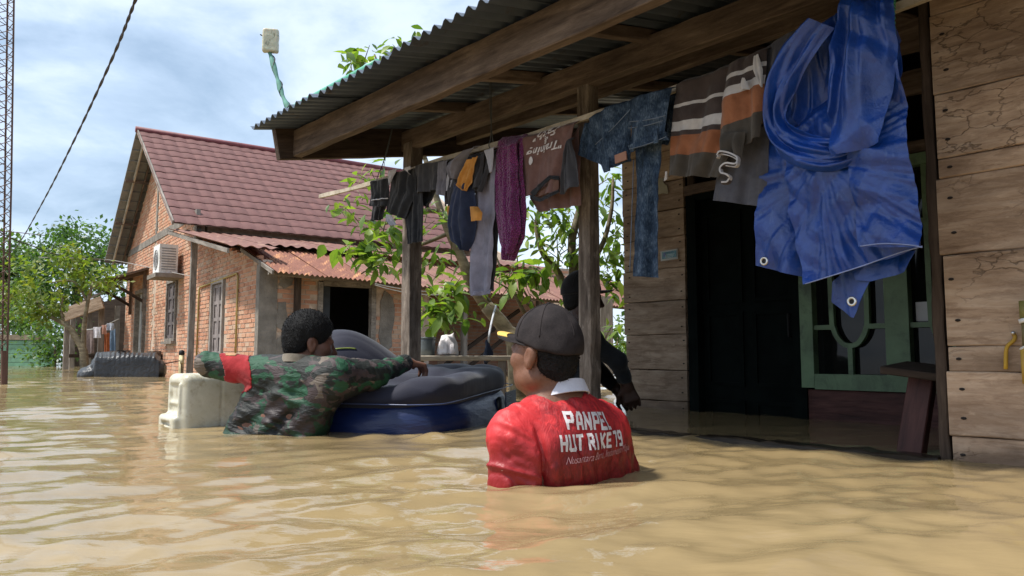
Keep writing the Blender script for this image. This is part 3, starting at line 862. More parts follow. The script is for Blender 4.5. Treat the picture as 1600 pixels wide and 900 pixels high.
# mortar bed behind the bricks
mo = MB()
def prism(mb, pts, n, th):
    P = [np.asarray(p, float) for p in pts]; k = len(P)
    mb.add(P + [p + np.asarray(n) * th for p in P], [tuple(range(k)), tuple(range(k, 2 * k))[::-1]] + [(i, i + k, (i + 1) % k + k, (i + 1) % k) for i in range(k)])
def poly_w0(pts): prism(mo, [B(s, 0.003, z) for s, z in pts], VB, 0.14)
for a, b, c, d in ((0.0, 1.93, -1.2, 1.75), (1.93, 2.74, -1.2, 0.3), (2.74, 4.0, -1.2, 1.75), (4.0, 5.4, -1.2, 2.55), (5.4, 6.34, -1.2, 0.62), (6.34, 8.65, -1.2, 2.55), (9.75, 11.5, -1.2, 2.55)):
    poly_w0([(a, c), (b, c), (b, d), (a, d)])
poly_w0([(5.4, 1.95), (6.34, 1.95), (6.34, 2.55), (5.4, 2.55)]); poly_w0([(8.65, 1.95), (9.75, 1.95), (9.75, 2.55), (8.65, 2.55)])
poly_w0([(0.0, 1.75), (4.0, 1.75), (4.0, 2.55), (1.0, 1.95)]); poly_w0([(1.93, 1.66), (2.74, 1.66), (2.74, 1.749), (1.93, 1.749)])
poly_w0([(4.0, 2.55), (11.5, 2.55), (11.5, gable_top(11.5)), (7.75, gable_top(7.75)), (4.0, gable_top(4.0))])
for a, b, c, d in ((0.14, 0.86, -1.2, 1.62), (1.80, 2.8, -1.2, 1.62), (0.86, 1.80, 1.5, 1.62)):
    prism(mo, [B(0.003, a, c), B(0.003, b, c), B(0.003, b, d), B(0.003, a, d)], UB, 0.14)
prism(mo, [B(1.903, 2.8, -1.2), B(1.903, 7.5, -1.2), B(1.903, 7.5, 2.3), B(1.903, 2.8, 2.3)], UB, 0.12)
prism(mo, [B(0.15, 2.75, -1.2), B(1.9, 2.75, -1.2), B(1.9, 2.75, 2.0), B(0.15, 2.75, 1.62)], -VB, 0.1)
prism(mo, [B(0.15, 7.0, -1.2), B(11.4, 7.0, -1.2), B(11.4, 7.0, 2.9), B(7.75, 7.0, 5.3), B(4.0, 7.0, 2.9), B(0.15, 7.0, 1.4)], -VB, 0.1)
prism(mo, [B(11.3, 0.2, -1.2), B(11.3, 6.9, -1.2), B(11.3, 6.9, 2.9), B(11.3, 0.2, 2.9)], UB, 0.1)
prism(mo, [B(4.02, 0.2, 1.9), B(4.02, 6.9, 1.9), B(4.02, 6.9, 2.95), B(4.02, 0.2, 2.95)], UB, 0.1)
mo.build("mortar_wall", MORTAR, bh)
for nm, c_, hx_, hy_, hz_ in (("concrete_column", B(0.06, 0.085, 0.2), 0.075, 0.135, 1.49), ("concrete_column", B(4.03, 0.02, 0.9), 0.09, 0.04, 2.05),
                              ("concrete_column", B(7.75, 0.02, 4.15), 0.07, 0.035, 1.0), ("ring_beam", B(7.75, 0.018, 3.06), 3.75, 0.037, 0.08)):
    cc = MB(); cc.obox(c_, UB, VB, ZZ, hx_, hy_, hz_); cc.build(nm, PLASTER, bh)
# loose plaster on the shaded wall beside the corner
rngp = np.random.RandomState(8)
for w0, z0, rw, rh in ((0.34, 0.35, 0.17, 0.35), (0.30, 0.95, 0.10, 0.25), (0.55, 0.12, 0.3, 0.16), (2.0, 0.9, 0.16, 0.5), (0.34, 1.45, 0.12, 0.12)):
    k = 14; pts = [B(-0.007, w0 + rw * math.cos(t) * rngp.uniform(0.65, 1.15), z0 + rh * math.sin(t) * rngp.uniform(0.65, 1.15)) for t in np.linspace(0, 6.283, k + 1)[:-1]]
    pf = MB(); prism(pf, pts, -UB, 0.006); pf.build("plaster_patch", PLASTER, bh)
# dark panel inside door so that the doorway reads deep; door leaf and frame
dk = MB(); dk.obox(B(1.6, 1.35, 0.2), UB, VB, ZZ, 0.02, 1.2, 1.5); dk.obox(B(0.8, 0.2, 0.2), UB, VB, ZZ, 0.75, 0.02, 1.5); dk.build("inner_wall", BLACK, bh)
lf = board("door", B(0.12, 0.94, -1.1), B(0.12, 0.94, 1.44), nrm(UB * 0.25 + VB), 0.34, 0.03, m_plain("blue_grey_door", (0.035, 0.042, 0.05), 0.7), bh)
df = MB()
for w_ in (0.885, 1.775): df.obox(B(0.03, w_, 0.2), UB, VB, ZZ, 0.055, 0.04, 1.28)
df.obox(B(0.03, 1.33, 1.46), UB, VB, ZZ, 0.054, 0.40, 0.035)
df.build("door_frame", W_GREY, bh)
# shuttered windows and the narrow door in the gable wall
def gable_window(s0, s1, z0, z1, mat, leaf, louv):
    f = MB()
    for s in (s0 + 0.035, s1 - 0.035): f.obox(B(s, 0.02, (z0 + z1) / 2), UB, VB, ZZ, 0.035, 0.06, (z1 - z0) / 2)
    for z in (z0 + 0.03, z1 - 0.03): f.obox(B((s0 + s1) / 2, 0.02, z), UB, VB, ZZ, (s1 - s0) / 2 - 0.071, 0.058, 0.03)
    f.obox(B((s0 + s1) / 2, -0.03, z0 - 0.03), UB, VB, ZZ, (s1 - s0) / 2 + 0.04, 0.07, 0.028)
    w = f.build("window", mat, bh)
    m = (s0 + s1) / 2
    for a, b in ((s0 + 0.075, m - 0.005), (m + 0.005, s1 - 0.075)):
        sh = MB(); sh.obox(B((a + b) / 2, 0.03, (z0 + z1) / 2), UB, VB, ZZ, (b - a) / 2, 0.012, (z1 - z0) / 2 - 0.065)
        for e in (a + 0.03, b - 0.03): sh.obox(B(e, 0.012, (z0 + z1) / 2), UB, VB, ZZ, 0.03, 0.014, (z1 - z0) / 2 - 0.068)
        k = int((z1 - z0) / 0.42) + 1
        for i in range(k + 1): sh.obox(B((a + b) / 2, 0.013, z0 + 0.1 + (z1 - z0 - 0.2) * i / k), UB, VB, ZZ, (b - a) / 2 - 0.061, 0.013, 0.03)
        sh.build("shutter", leaf, w)
SHUT = m_plain("grey_shutter", (0.10, 0.085, 0.085), 0.8, var=0.3)
gable_window(5.42, 6.32, 0.65, 1.93, W_GREY, SHUT, True)
gable_window(1.95, 2.72, 0.30, 1.645, m_plain("pale_frame", (0.30, 0.27, 0.24), 0.8), m_plain("pale_shutter", (0.22, 0.19, 0.18), 0.8, var=0.3), True)
gd = MB()
for s in (8.69, 9.71): gd.obox(B(s, 0.0, 0.5), UB, VB, ZZ, 0.045, 0.07, 1.45)
gd.obox(B(9.2, 0.0, 1.91), UB, VB, ZZ, 0.465, 0.068, 0.04)
gd = gd.build("door_frame", W_GREY, bh)
for a, b, m_ in ((8.74, 9.06, m_plain("pale_door", (0.36, 0.36, 0.34), 0.7)), (9.07, 9.40, m_plain("slate_door", (0.09, 0.11, 0.13), 0.5)), (9.41, 9.66, m_plain("pale_door", (0.36, 0.36, 0.34), 0.7))):
    q = MB(); q.obox(B((a + b) / 2, 0.05, 0.5), UB, VB, ZZ, (b - a) / 2, 0.015, 1.37); q.build("door", m_, bh)
# roof: maroon metal tiles, one piece each
rs_dir = nrm(B(g_r[0], 0, g_r[1]) - B(g_apex[0], 0, g_apex[1])); rs_n = nrm(np.cross(rs_dir, VB)); rs_n = rs_n if rs_n[2] > 0 else -rs_n
slope_len = np.linalg.norm(B(g_r[0], 0, g_r[1]) - B(g_apex[0], 0, g_apex[1]))
rows_, tw = 14, 0.26; rl = slope_len / rows_
def tile_grid(tw, rl):
    P = np.zeros((3, 6, 3))
    for i, (y, z) in enumerate(((0, 0.006), (rl * 0.9, 0.030), (rl * 1.04, 0.018))):
        for j, x in enumerate(np.linspace(-0.004, tw + 0.004, 6)):
            P[i, j] = (x, y, z + 0.014 * math.sin(math.pi * j / 5) ** 2 - 0.004)
    return shell(P, 0.006)
tV, tF = tile_grid(tw, rl)
tile_me = mesh_of("roof_tile", tV, tF, False, [TILE_M])
roof_b = MB(); w0r, w1r = -0.52, 6.35
prism(roof_b, [B(g_apex[0], w0r + 0.03, g_apex[1]), B(g_apex[0], w1r, g_apex[1]), B(g_r[0] + 0.02, w1r, g_r[1] + 0.012), B(g_r[0] + 0.02, w0r + 0.03, g_r[1] + 0.012)], -rs_n, 0.02)
roof_b = roof_b.build("roof", W_GREY, bh)
apex0 = B(g_apex[0], 0, g_apex[1])
cells = [(i, j) for i in range(rows_) for j in range(int((w1r - w0r) / tw))]
cells.sort(key=lambda c: np.linalg.norm(apex0 + VB * (w0r + c[1] * tw) + rs_dir * c[0] * rl - CAMP) + (9 if c[1] > 16 else 0))
tr = MB(); rngt = np.random.RandomState(2)
for k, (i, j) in enumerate(cells):
    o3 = apex0 + VB * (w0r + j * tw) + rs_dir * (i * rl) + rs_n * rngt.uniform(0, 0.004)
    if k < 300:
        link(bpy.data.objects.new("roof_tile", tile_me), roof_b, frame_mat(o3, VB, rs_dir, rs_n))
    else:
        tr.add(tV @ np.array((VB, rs_dir, rs_n)) + o3, tF.tolist(), rngt.rand())
tag(tr.build("roof_tiling", TILE_M, roof_b), kind="stuff")
ls_dir = nrm(B(g_l[0], 0, g_l[1]) - apex0)
lr = MB(); ln_ = nrm(np.cross(VB, ls_dir)); ln_ = ln_ if ln_[2] > 0 else -ln_
prism(lr, [B(g_apex[0], w0r, g_apex[1]), B(g_apex[0], w1r, g_apex[1]), B(g_l[0], w1r, g_l[1]), B(g_l[0], w0r, g_l[1])], ln_, 0.03)
for i in range(14):                                      # stepped underside battens of the far slope
    c = apex0 + ls_dir * ((i + 0.75) * 4.85 / 14) + VB * (w0r + 0.28) - ln_ * 0.012
    lr.obox(c, VB, ls_dir, ln_, 0.26, 0.02, 0.014)
lr.build("roof_underside", m_plain("grey_sheet_under", (0.20, 0.20, 0.19), 0.8, var=0.2), bh)
board("barge_board", apex0 + VB * (w0r + 0.19) - ZZ * 0.1, B(g_l[0], w0r + 0.19, g_l[1] - 0.10), ZZ, 0.11, 0.035, W_POLE, bh)
board("barge_board", apex0 + VB * (w0r + 0.02) + rs_n * 0.0, B(g_r[0] - 0.02, w0r + 0.02, g_r[1] - 0.0), ZZ, 0.09, 0.03, W_GREY, bh)
board("rafter", apex0 + VB * (w0r + 0.42) - ZZ * 0.1, B(g_l[0], w0r + 0.42, g_l[1] - 0.10), ZZ, 0.08, 0.03, W_BEAM, bh)
for k in (0.3, 0.62): board("purlin", apex0 + ls_dir * 4.85 * k + VB * w0r - ZZ * 0.13, apex0 + ls_dir * 4.85 * k + VB * 0.1 - ZZ * 0.13, ZZ, 0.07, 0.05, W_BEAM, bh)
rc = MB(); rc.tube([apex0 + VB * (w0r - 0.02) + ZZ * 0.03, apex0 + VB * 3 + ZZ * 0.035, apex0 + VB * w1r + ZZ * 0.03], 0.075, 8)
rc.build("ridge_cap", m_plain("ridge_maroon", (0.17, 0.045, 0.05), 0.6), roof_b, smooth=True)
# lean-to: red sheets above, rusted sheets below
le = MB(); le.obox(B(2.6, 3.3, 2.36), UB, VB, ZZ, 0.02, 3.3, 0.02); lean = le.build("lean_to_roof", W_DARK, bh)
up_d = nrm(B(0, 0, 1.93) - B(3.95, 0, 2.70)); up_n = nrm(np.cross(VB, up_d)); up_n = up_n if up_n[2] > 0 else -up_n
rngl = np.random.RandomState(4)
for i in range(9):
    w_ = -0.55 + i * 0.76
    corrugated(B(3.98, w_, 2.71) + up_n * 0.004 * (i % 2), VB, up_d, up_n, 0.79, 4.05 if i == 0 else 3.02, pitch=0.19, amp=0.016, mat=RED_ZINC, parent=lean, rows=3, per=8)
board("fascia", B(3.95, -0.5, 2.63), B(0.0, -0.5, 1.85), ZZ, 0.07, 0.03, W_GREY, bh)
for i in range(11):
    w_ = -0.02 + i * 0.745
    zt, zb = 2.10 - 0.012 * w_, 1.53 - 0.036 * w_
    d_ = nrm(B(-0.6, w_, zb) - B(1.15, w_, zt)); n_ = nrm(np.cross(VB, d_)); n_ = n_ if n_[2] > 0 else -n_
    corrugated(B(1.15, w_, zt) + n_ * 0.005 * (i % 2), nrm(VB - ZZ * 0.036), d_, n_, 0.79, np.linalg.norm(B(-0.6, w_, zb) - B(1.15, w_, zt)) + rngl.uniform(0, 0.03), mat=RUST_ZINC if i < 2 else RED_ZINC, parent=lean, rows=3)
board("beam", B(-0.35, -0.03, 1.55), B(-0.35, 7.9, 1.27), ZZ, 0.09, 0.05, W_GREY, bh)
board("fascia", B(1.0, -0.03, 2.02), B(-0.55, -0.03, 1.52), ZZ, 0.06, 0.03, W_GREY, bh)
for w_ in (0.50, 3.3, 4.9, 6.5): board("post", B(-0.30 if w_ > 1 else -0.08, w_, -1.2), B(-0.30 if w_ > 1 else -0.08, w_, 1.56 - 0.036 * w_), UB, 0.10, 0.08, W_GREY if w_ > 1 else W_DARK, bh)
board("post", B(2.95, -0.28, -1.2), B(2.95, -0.28, 2.42), UB, 0.09, 0.10, W_GREY, bh, 0.004)
for a, b in (((3.3, 0.2), (4.9, 1.2)), ((4.9, 0.9), (3.4, -0.1)), ((4.9, 0.1), (6.5, 1.1))):
    board("brace", B(0.3, a[0], a[1]), B(0.3, b[0], b[1]), ZZ, 0.07, 0.04, W_DARK, bh)
board("rail", B(-0.25, 3.3, 0.32), B(-0.25, 6.5, 0.30), ZZ, 0.07, 0.05, W_GREY, bh)
# conduit pipes and the awning over the gable door
pp = MB(); pp.tube([B(3.55, -0.03, 0.1), B(3.55, -0.03, 1.55), B(3.48, -0.03, 1.60), B(1.2, -0.03, 1.66), B(1.13, -0.03, 1.60), B(1.13, -0.03, 0.1)], 0.016, 6)
pp.build("conduit", m_plain("yellowed_pipe", (0.36, 0.27, 0.09), 0.6), bh, smooth=True)
aw = board("awning", B(9.6, -0.95, 2.07), B(9.6, 0.03, 2.44), UB, 2.3, 0.05, W_BEAM, bh)
for s in (8.7, 10.5):
    board("bracket", B(s, -0.85, 2.05), B(s, -0.02, 2.36), ZZ, 0.09, 0.06, W_BEAM, bh)
    board("bracket", B(s, -0.75, 2.05), B(s, -0.03, 1.62), ZZ, 0.07, 0.05, W_DARK, bh)
    board("bracket", B(s, -0.05, 1.4), B(s, -0.05, 2.4), UB, 0.07, 0.06, W_BEAM, bh)
# wires along the lean-to eave
for k, (sag, zz_) in enumerate(((0.06, 1.44), (0.09, 1.42))):
    wr = MB(); wr.tube([B(-0.62, 1.5 + 1.6 * t, zz_ - 0.03 * t - sag * 4 * t * (1 - t)) for t in np.linspace(0, 1, 12)], 0.009, 5)
    tag(wr.build("cable", m_plain("pale_wire", (0.4, 0.38, 0.33), 0.6)), ["upper pale cable sagging under the rusty lean-to eave", "lower pale cable sagging under the rusty lean-to eave"][k], "cable", "pale cables under the lean-to eave")
# air conditioner on its ledge
ac = thing("air_conditioner", B(5.3, 0, 2.0), "white outdoor air conditioner unit on a concrete ledge high on the brick wall", "air conditioner")
b_ = MB(); b_.obox(B(5.33, -0.27, 2.27), UB, VB, ZZ, 0.30, 0.17, 0.29); b_.build("casing", WHITE_P, ac)
g_ = MB()
for i in range(9): g_.obox(B(5.0275, -0.27, 2.06 + i * 0.052), UB, VB, ZZ, 0.004, 0.13, 0.011)
g_.build("side_grille", m_plain("grey_plastic", (0.25, 0.25, 0.25), 0.6), ac)
f_ = MB()
for r_ in (0.05, 0.10, 0.15, 0.20): f_.tube([B(5.36 + r_ * math.cos(t), -0.445, 2.27 + r_ * math.sin(t)) for t in np.linspace(0, 6.283, 20)], 0.006, 4)
for t in np.linspace(0, 3.14, 5)[:-1]: f_.tube([B(5.36 - 0.2 * math.cos(t), -0.446, 2.27 - 0.2 * math.sin(t)), B(5.36 + 0.2 * math.cos(t), -0.446, 2.27 + 0.2 * math.sin(t))], 0.005, 4)
f_.build("fan_grille", m_plain("grey_plastic", (0.25, 0.25, 0.25), 0.6), ac)
l_ = MB(); l_.obox(B(5.30, -0.25, 1.93), UB, VB, ZZ, 0.42, 0.28, 0.04); l_.build("ledge", PLASTER, ac)
# pump with white pipe at the foot of the lean-to post
pu = thing("water_tap", B(2.95, -0.45, 0), "pale water pipe with a black valve at the foot of the concrete post", "tap")
q = MB(); q.tube([B(2.95, -0.42, -0.5), B(2.95, -0.42, 0.36)], 0.045, 8); q.tube([B(2.95, -0.42, 0.30), B(2.75, -0.46, 0.30), B(2.72, -0.46, 0.22)], 0.03, 8); q.build("pipe", m_plain("yellowed_white", (0.5, 0.42, 0.24), 0.6, dirt=(0.2, 0.15, 0.08)), pu, True)
q = MB(); q.tube([B(2.95, -0.42, 0.34), B(2.95, -0.42, 0.38), B(2.95, -0.42, 0.43), B(2.95, -0.42, 0.45)], [0.035, 0.048, 0.045, 0.02], 10); q.build("valve", BLACK, pu, True)

# ------------------------------------------------------------------ far left: porch, clothes, green wall, mast, cables
po = thing("wooden_porch", at_d(140, 575, 21), "weathered open wooden porch with a sloping roof behind the brick house", "porch")
pr = [at_d(96, 497, 19.5), at_d(160, 468, 19.5), at_d(192, 452, 23), at_d(120, 484, 24)]
m_ = MB(); prism(m_, [p + ZZ * 0.16 for p in pr], ZZ, 0.06); m_.build("roof", m_plain("old_sheet", (0.13, 0.10, 0.08), 0.8), po)
board("beam", at_d(98, 493, 19.5), at_d(160, 472, 19.5), ZZ, 0.32, 0.06, W_DOORWALL, po)
for px, d in ((104, 20), (113, 22), (139, 22.5), (157, 20), (182, 23.5)):
    b0 = at_z(px, 575); b0 = at_d(px, 560, d); b0[2] = -1.0
    t0 = at_d(px + 2, 478, d); board("post", b0, t0, UB, 0.13, 0.13, W_GREY, po)
board("rail", at_d(100, 556, 21), at_d(185, 556, 22.5), ZZ, 0.1, 0.05, W_DARK, po)
bk_ = MB(); prism(bk_, [at_d(104, 590, 25), at_d(200, 590, 25), at_d(200, 462, 25), at_d(104, 486, 25)], (0, 1, 0), 0.1); bk_.build("back_wall", W_DARK, po)
def hang_small(px0, px1, py0, py1, d, c, label, name, w=0.10):
    nr, nc = 8, 6
    P = np.zeros((nr, nc, 3))
    for i in range(nr):
        for j in range(nc):
            t, s = i / (nr - 1), j / (nc - 1)
            wd = 1 - 0.18 * math.sin(t * 2.4 + px0)
            P[i, j] = at_d((px0 + px1) / 2 + (px1 - px0) * (s - 0.5) * wd, py0 + (py1 - py0) * t, d) + np.array((0, 0.05 * math.sin(s * 9 + px0) * t, 0))
    V, F = shell(P, 0.015)
    tag(mk(name, V, F, m_cloth("far_cloth", c), smooth=True, org=P[0, 0]), label, name.replace("_", " "), "small washing hung on the far porch")
hang_small(136, 146, 516, 552, 19.3, (0.22, 0.17, 0.16), "long grey brown cloth hung by the far porch, leftmost of its washing", "cloth")
hang_small(145, 158, 511, 528, 19.2, (0.66, 0.64, 0.68), "short white cloth hung on the far porch", "cloth")
hang_small(158, 167, 508, 522, 19.3, (0.50, 0.27, 0.20), "small salmon pink cloth hung on the far porch", "cloth")
hang_small(163, 171, 520, 550, 19.6, (0.36, 0.11, 0.04), "rust orange trousers hung on the far porch", "trousers")
hang_small(168, 177, 505, 516, 19.1, (0.45, 0.48, 0.56), "pale blue cloth hung highest on the far porch", "cloth")
hang_small(172, 181, 514, 548, 19.4, (0.13, 0.20, 0.30), "blue trousers hung on the far porch beside the brick wall", "trousers")
ln1 = MB(); ln1.tube(spline([at_d(128, 516, 19.4), at_d(155, 512, 19.3), at_d(186, 498, 19.4)], 12), 0.012, 5)
tag(ln1.build("washing_line", m_plain("line_white", (0.5, 0.5, 0.48), 0.7)), "thin washing line strung across the far porch", "washing line")
gw = thing("green_wall", at_d(40, 572, 25), "pale green painted wall at the far left beyond the mast", "wall")
m_ = MB(); prism(m_, [at_d(-60, 590, 25), at_d(76, 590, 25), at_d(76, 531, 25), at_d(-60, 531, 25)], (0, 1, 0), 0.2)
m_.build("painted_wall", m_plain("pale_green", (0.17, 0.34, 0.22), 0.7, var=0.12, dirt=(0.12, 0.23, 0.15)), gw)
m_ = MB(); prism(m_, [at_d(-60, 531, 24.9), at_d(78, 531, 24.9), at_d(78, 523, 24.9), at_d(-60, 523, 24.9)], (0, 1, 0), 0.4); m_.build("coping", m_plain("coping", (0.25, 0.20, 0.14), 0.9), gw)
for i in range(6): board("plank", at_d(-60, 570 - i * 7, 24.97), at_d(76, 570 - i * 7, 24.97), ZZ, 0.135, 0.04, m_plain("pale_green", (0.16, 0.33, 0.21), 0.7, var=0.15) if i == 0 else bpy.data.materials["pale_green"], gw)
# lattice mast
ma = thing("lattice_mast", at_d(8, 600, 9.3), "thin rusty lattice mast rising from the water at the left edge", "mast")
mb0, mt0 = at_d(8, 600, 9.3), at_d(17, -40, 9.3); mb0[2] = -1.2
mt0 = mb0 + (mt0 - at_d(8, 600, 9.3)) * 1.18
legs = [np.array((0.085, 0.02, 0)), np.array((-0.03, 0.07, 0)), np.array((-0.07, -0.06, 0))]
def mp(i, t): return mb0 + (mt0 - mb0) * t + legs[i] * (0.62 + 0.38 * min(1, t * 1.6))
for i in range(3):
    q = MB(); q.tube([mp(i, t) for t in np.linspace(0, 1, 6)], 0.011, 6); q.build("leg", STEEL, ma)
q = MB(); nb = 34
for k in range(nb):
    for i in range(3):
        a, b = mp(i, k / nb), mp((i + 1) % 3, (k + 0.5) / nb); c = mp(i, (k + 1) / nb)
        q.tube([a, b], 0.005, 4); q.tube([b, c], 0.005, 4)
q.build("bracing", STEEL, ma)
q = MB(); q.tube([at_d(6, 606, 9.25), at_d(6.5, 548, 9.25)], 0.035, 8); q.build("stump", m_plain("rusty_foot", (0.09, 0.045, 0.03), 0.8), ma)
# cables
def cable(pts, rad, label, c=(0.03, 0.03, 0.035), twist=0, n=60):
    P = spline(pts, n); m = MB()
    if twist:
        T = np.gradient(P, axis=0); T /= np.linalg.norm(T, axis=1)[:, None]
        X = np.cross(T, (0, 0, 1.0)); X /= np.linalg.norm(X, axis=1)[:, None]; Y = np.cross(X, T)
        for ph in (0, math.pi):
            a = np.linspace(0, twist * 2 * math.pi, n) + ph
            rr_ = np.linspace(1, 1, n)
            m.tube(P + (X * np.cos(a)[:, None] + Y * np.sin(a)[:, None]) * rad * 0.7, rad, 6)
    else: m.tube(P, rad, 6)
    tag(m.build("cable", m_plain("cable_dark", c, 0.6), smooth=True), label, "cable")
cable([at_d(218, -16, 6.0), at_d(176, 90, 7.4), at_d(118, 215, 10), at_d(70, 310, 14), at_d(30, 380, 20), at_d(10, 400, 24)], 0.0088, "thick twisted black cable crossing the sky down to the left trees", twist=17, n=240)
cable([at_d(-20, 352, 14), at_d(20, 373, 14.5), at_d(50, 384, 15), at_d(90, 398, 16), at_d(190, 412, 19)], 0.011, "thin black cable passing behind the mast towards the brick house")
cable([at_d(-20, 360, 12), at_d(25, 363, 14), at_d(70, 368, 17)], 0.008, "thin reddish wire level beside the mast", (0.12, 0.05, 0.04))
cable([at_d(60, 402, 17), at_d(130, 404, 17), at_d(183, 408, 17.3), at_d(300, 432, 14.1)], 0.008, "pale wire strung along the brick gable wall", (0.3, 0.28, 0.26))

# ------------------------------------------------------------------ trees
def leaf_shape(L, Wd, droop=0.25):
    st = np.array([0.0, 0.2, 0.45, 0.7, 1.0]); wd = np.array([0.02, 0.32, 0.5, 0.36, 0.0]) * Wd
    V, F = [], []
    for s, w in zip(st, wd):
        z = -droop * L * s * s
        V += [(s * L, -w, z + 0.16 * w), (s * L, 0, z - 0.04 * w), (s * L, w, z + 0.16 * w)]
    for i in range(4):
        a = i * 3
        F += [(a, a + 3, a + 4, a + 1), (a + 1, a + 4, a + 5, a + 2)]
    return np.array(V), F
lV, lF = leaf_shape(1.0, 0.44)
leaf_me = mesh_of("leaf", lV, lF, True, [LEAF])
def leaf_mat(p, d, L, rng):
    d = nrm(d); up = nrm(np.array((rng.normal(0, 0.45), rng.normal(0, 0.45), 1.0)))
    y = nrm(np.cross(up, d)); z = np.cross(d, y)
    return p, d * L, y * L, z * L
def limb(mb, pts, r0, r1, n=14, sides=7): mb.tube(spline(pts, n), np.linspace(r0, r1, n), sides)

def near_tree():
    rng = np.random.RandomState(21)
    D = 6.6
    base = at_d(815, 560, D); base[2] = -1.2
    t = thing("broadleaf_tree", base, "leafy young tree with large drooping green leaves between the porch and the brick house", "tree")
    wood = MB()
    A = lambda x, y, d=D: at_d(x, y, d)
    limb(wood, [base, A(806, 560), A(790, 515), A(760, 478)], 0.085, 0.062)
    limb(wood, [A(762, 480), A(735, 440), A(722, 405), A(700, 360), A(685, 318), A(665, 250)], 0.060, 0.022)
    limb(wood, [A(735, 440), A(745, 400), A(770, 350), A(790, 300)], 0.035, 0.015)
    limb(wood, [A(665, 250), A(630, 170), A(600, 120), A(585, 85)], 0.022, 0.008)
    limb(wood, [A(690, 330), A(640, 330), A(600, 350), A(560, 340)], 0.024, 0.008)
    limb(wood, [A(700, 365), A(650, 385), A(605, 395), A(560, 385)], 0.02, 0.007)
    b2 = A(890, 560, 7.0); b2[2] = -1.2
    limb(wood, [b2, A(893, 520, 7.0), A(892, 470, 7.0), A(897, 430, 7.0), A(893, 380, 7.0), A(905, 330, 7.0), A(915, 280, 7.0)], 0.07, 0.025)
    limb(wood, [A(888, 470, 7.0), A(872, 425, 7.0), A(848, 395, 7.0), A(838, 350, 7.0), A(845, 320, 7)], 0.042, 0.016)
    limb(wood, [A(892, 455, 7.0), A(912, 420, 7.0), A(940, 385, 7.0), A(955, 330, 7.0), A(958, 280, 7.0)], 0.036, 0.014)
    limb(wood, [A(820, 490), A(800, 450), A(785, 425), A(775, 400)], 0.018, 0.008)
    limb(wood, [A(835, 485), A(800, 455), A(760, 432)], 0.012, 0.006)
    limb(wood, [A(840, 490), A(812, 440), A(808, 400)], 0.012, 0.006)
    wood.build("trunk", BARK, t, True)
    cl = []
    # clusters: photo pixel, depth, spread (m), leaves, leaf length
    for (x, y, d, sp, n, L) in (
        (548, 92, 6.5, .09, 7, .15), (575, 78, 6.5, .12, 10, .15), (565, 105, 6.5, .12, 9, .15), (600, 90, 6.5, .10, 8, .15), (622, 80, 6.5, .10, 7, .14), (650, 64, 6.5, .07, 5, .15), (640, 78, 6.5, .10, 6, .14),
        (600, 262, 6.4, .12, 9, .15), (582, 272, 6.4, .12, 9, .15), (560, 300, 6.4, .09, 5, .14),
        (545, 330, 6.3, .10, 7, .17), (540, 325, 6.3, .08, 5, .15), (575, 350, 6.2, .14, 12, .17), (600, 370, 6.2, .16, 16, .18), (610, 395, 6.1, .14, 12, .18), (585, 398, 6.1, .14, 12, .19), (560, 388, 6.1, .12, 9, .20), (540, 385, 6.1, .06, 3, .22), (605, 340, 6.2, .14, 12, .17), (590, 415, 6.1, .08, 5, .18),
        (672, 465, 5.7, .11, 13, .17), (695, 455, 5.7, .11, 12, .17), (690, 485, 5.6, .11, 12, .18), (710, 480, 5.7, .10, 10, .17), (715, 440, 5.8, .10, 8, .15), (665, 490, 5.6, .07, 6, .18), (700, 500, 5.6, .05, 4, .17),
        (675, 410, 6.0, .10, 8, .13), (690, 420, 6.0, .10, 7, .13), (672, 350, 6.2, .12, 8, .14), (690, 330, 6.2, .12, 8, .13), (705, 385, 6.2, .10, 6, .12), (670, 320, 6.3, .12, 8, .14), (655, 300, 6.3, .12, 7, .14),
        (800, 425, 6.5, .09, 6, .17), (815, 430, 6.4, .11, 9, .18), (835, 425, 6.4, .10, 8, .18), (800, 440, 6.3, .06, 3, .2), (825, 455, 6.4, .06, 3, .13), (780, 430, 6.5, .08, 4, .15),
        (835, 345, 6.9, .12, 8, .14), (860, 340, 7.0, .15, 12, .14), (870, 370, 7.0, .14, 10, .14), (845, 375, 6.9, .11, 7, .15), (880, 350, 7.1, .15, 11, .13), (895, 385, 7.0, .14, 9, .14), (860, 395, 6.9, .10, 6, .15), (900, 350, 7.1, .13, 10, .13), (868, 420, 7.0, .08, 5, .13), (885, 320, 7.1, .15, 10, .14), (915, 400, 7.0, .12, 8, .14), (905, 420, 6.9, .08, 6, .16), (850, 318, 7.0, .13, 8, .14),
        (950, 280, 7.2, .09, 8, .15), (958, 300, 7.2, .09, 7, .14), (945, 320, 7.2, .09, 8, .14), (960, 345, 7.2, .08, 5, .13), (950, 375, 7.2, .12, 12, .13), (965, 395, 7.2, .10, 9, .13), (945, 400, 7.2, .10, 9, .13), (958, 425, 7.0, .09, 8, .14), (948, 440, 6.9, .08, 6, .17), (965, 455, 6.9, .07, 5, .15), (965, 525, 6.6, .08, 8, .14), (955, 512, 6.6, .08, 7, .15), (970, 540, 6.6, .06, 5, .12), (968, 365, 7.2, .08, 6, .13),
        (880, 470, 6.9, .05, 4, .10), (760, 470, 6.4, .06, 3, .12)):
        cl.append((x, y, d, sp, n, L))
    leaves = []; twig = MB()
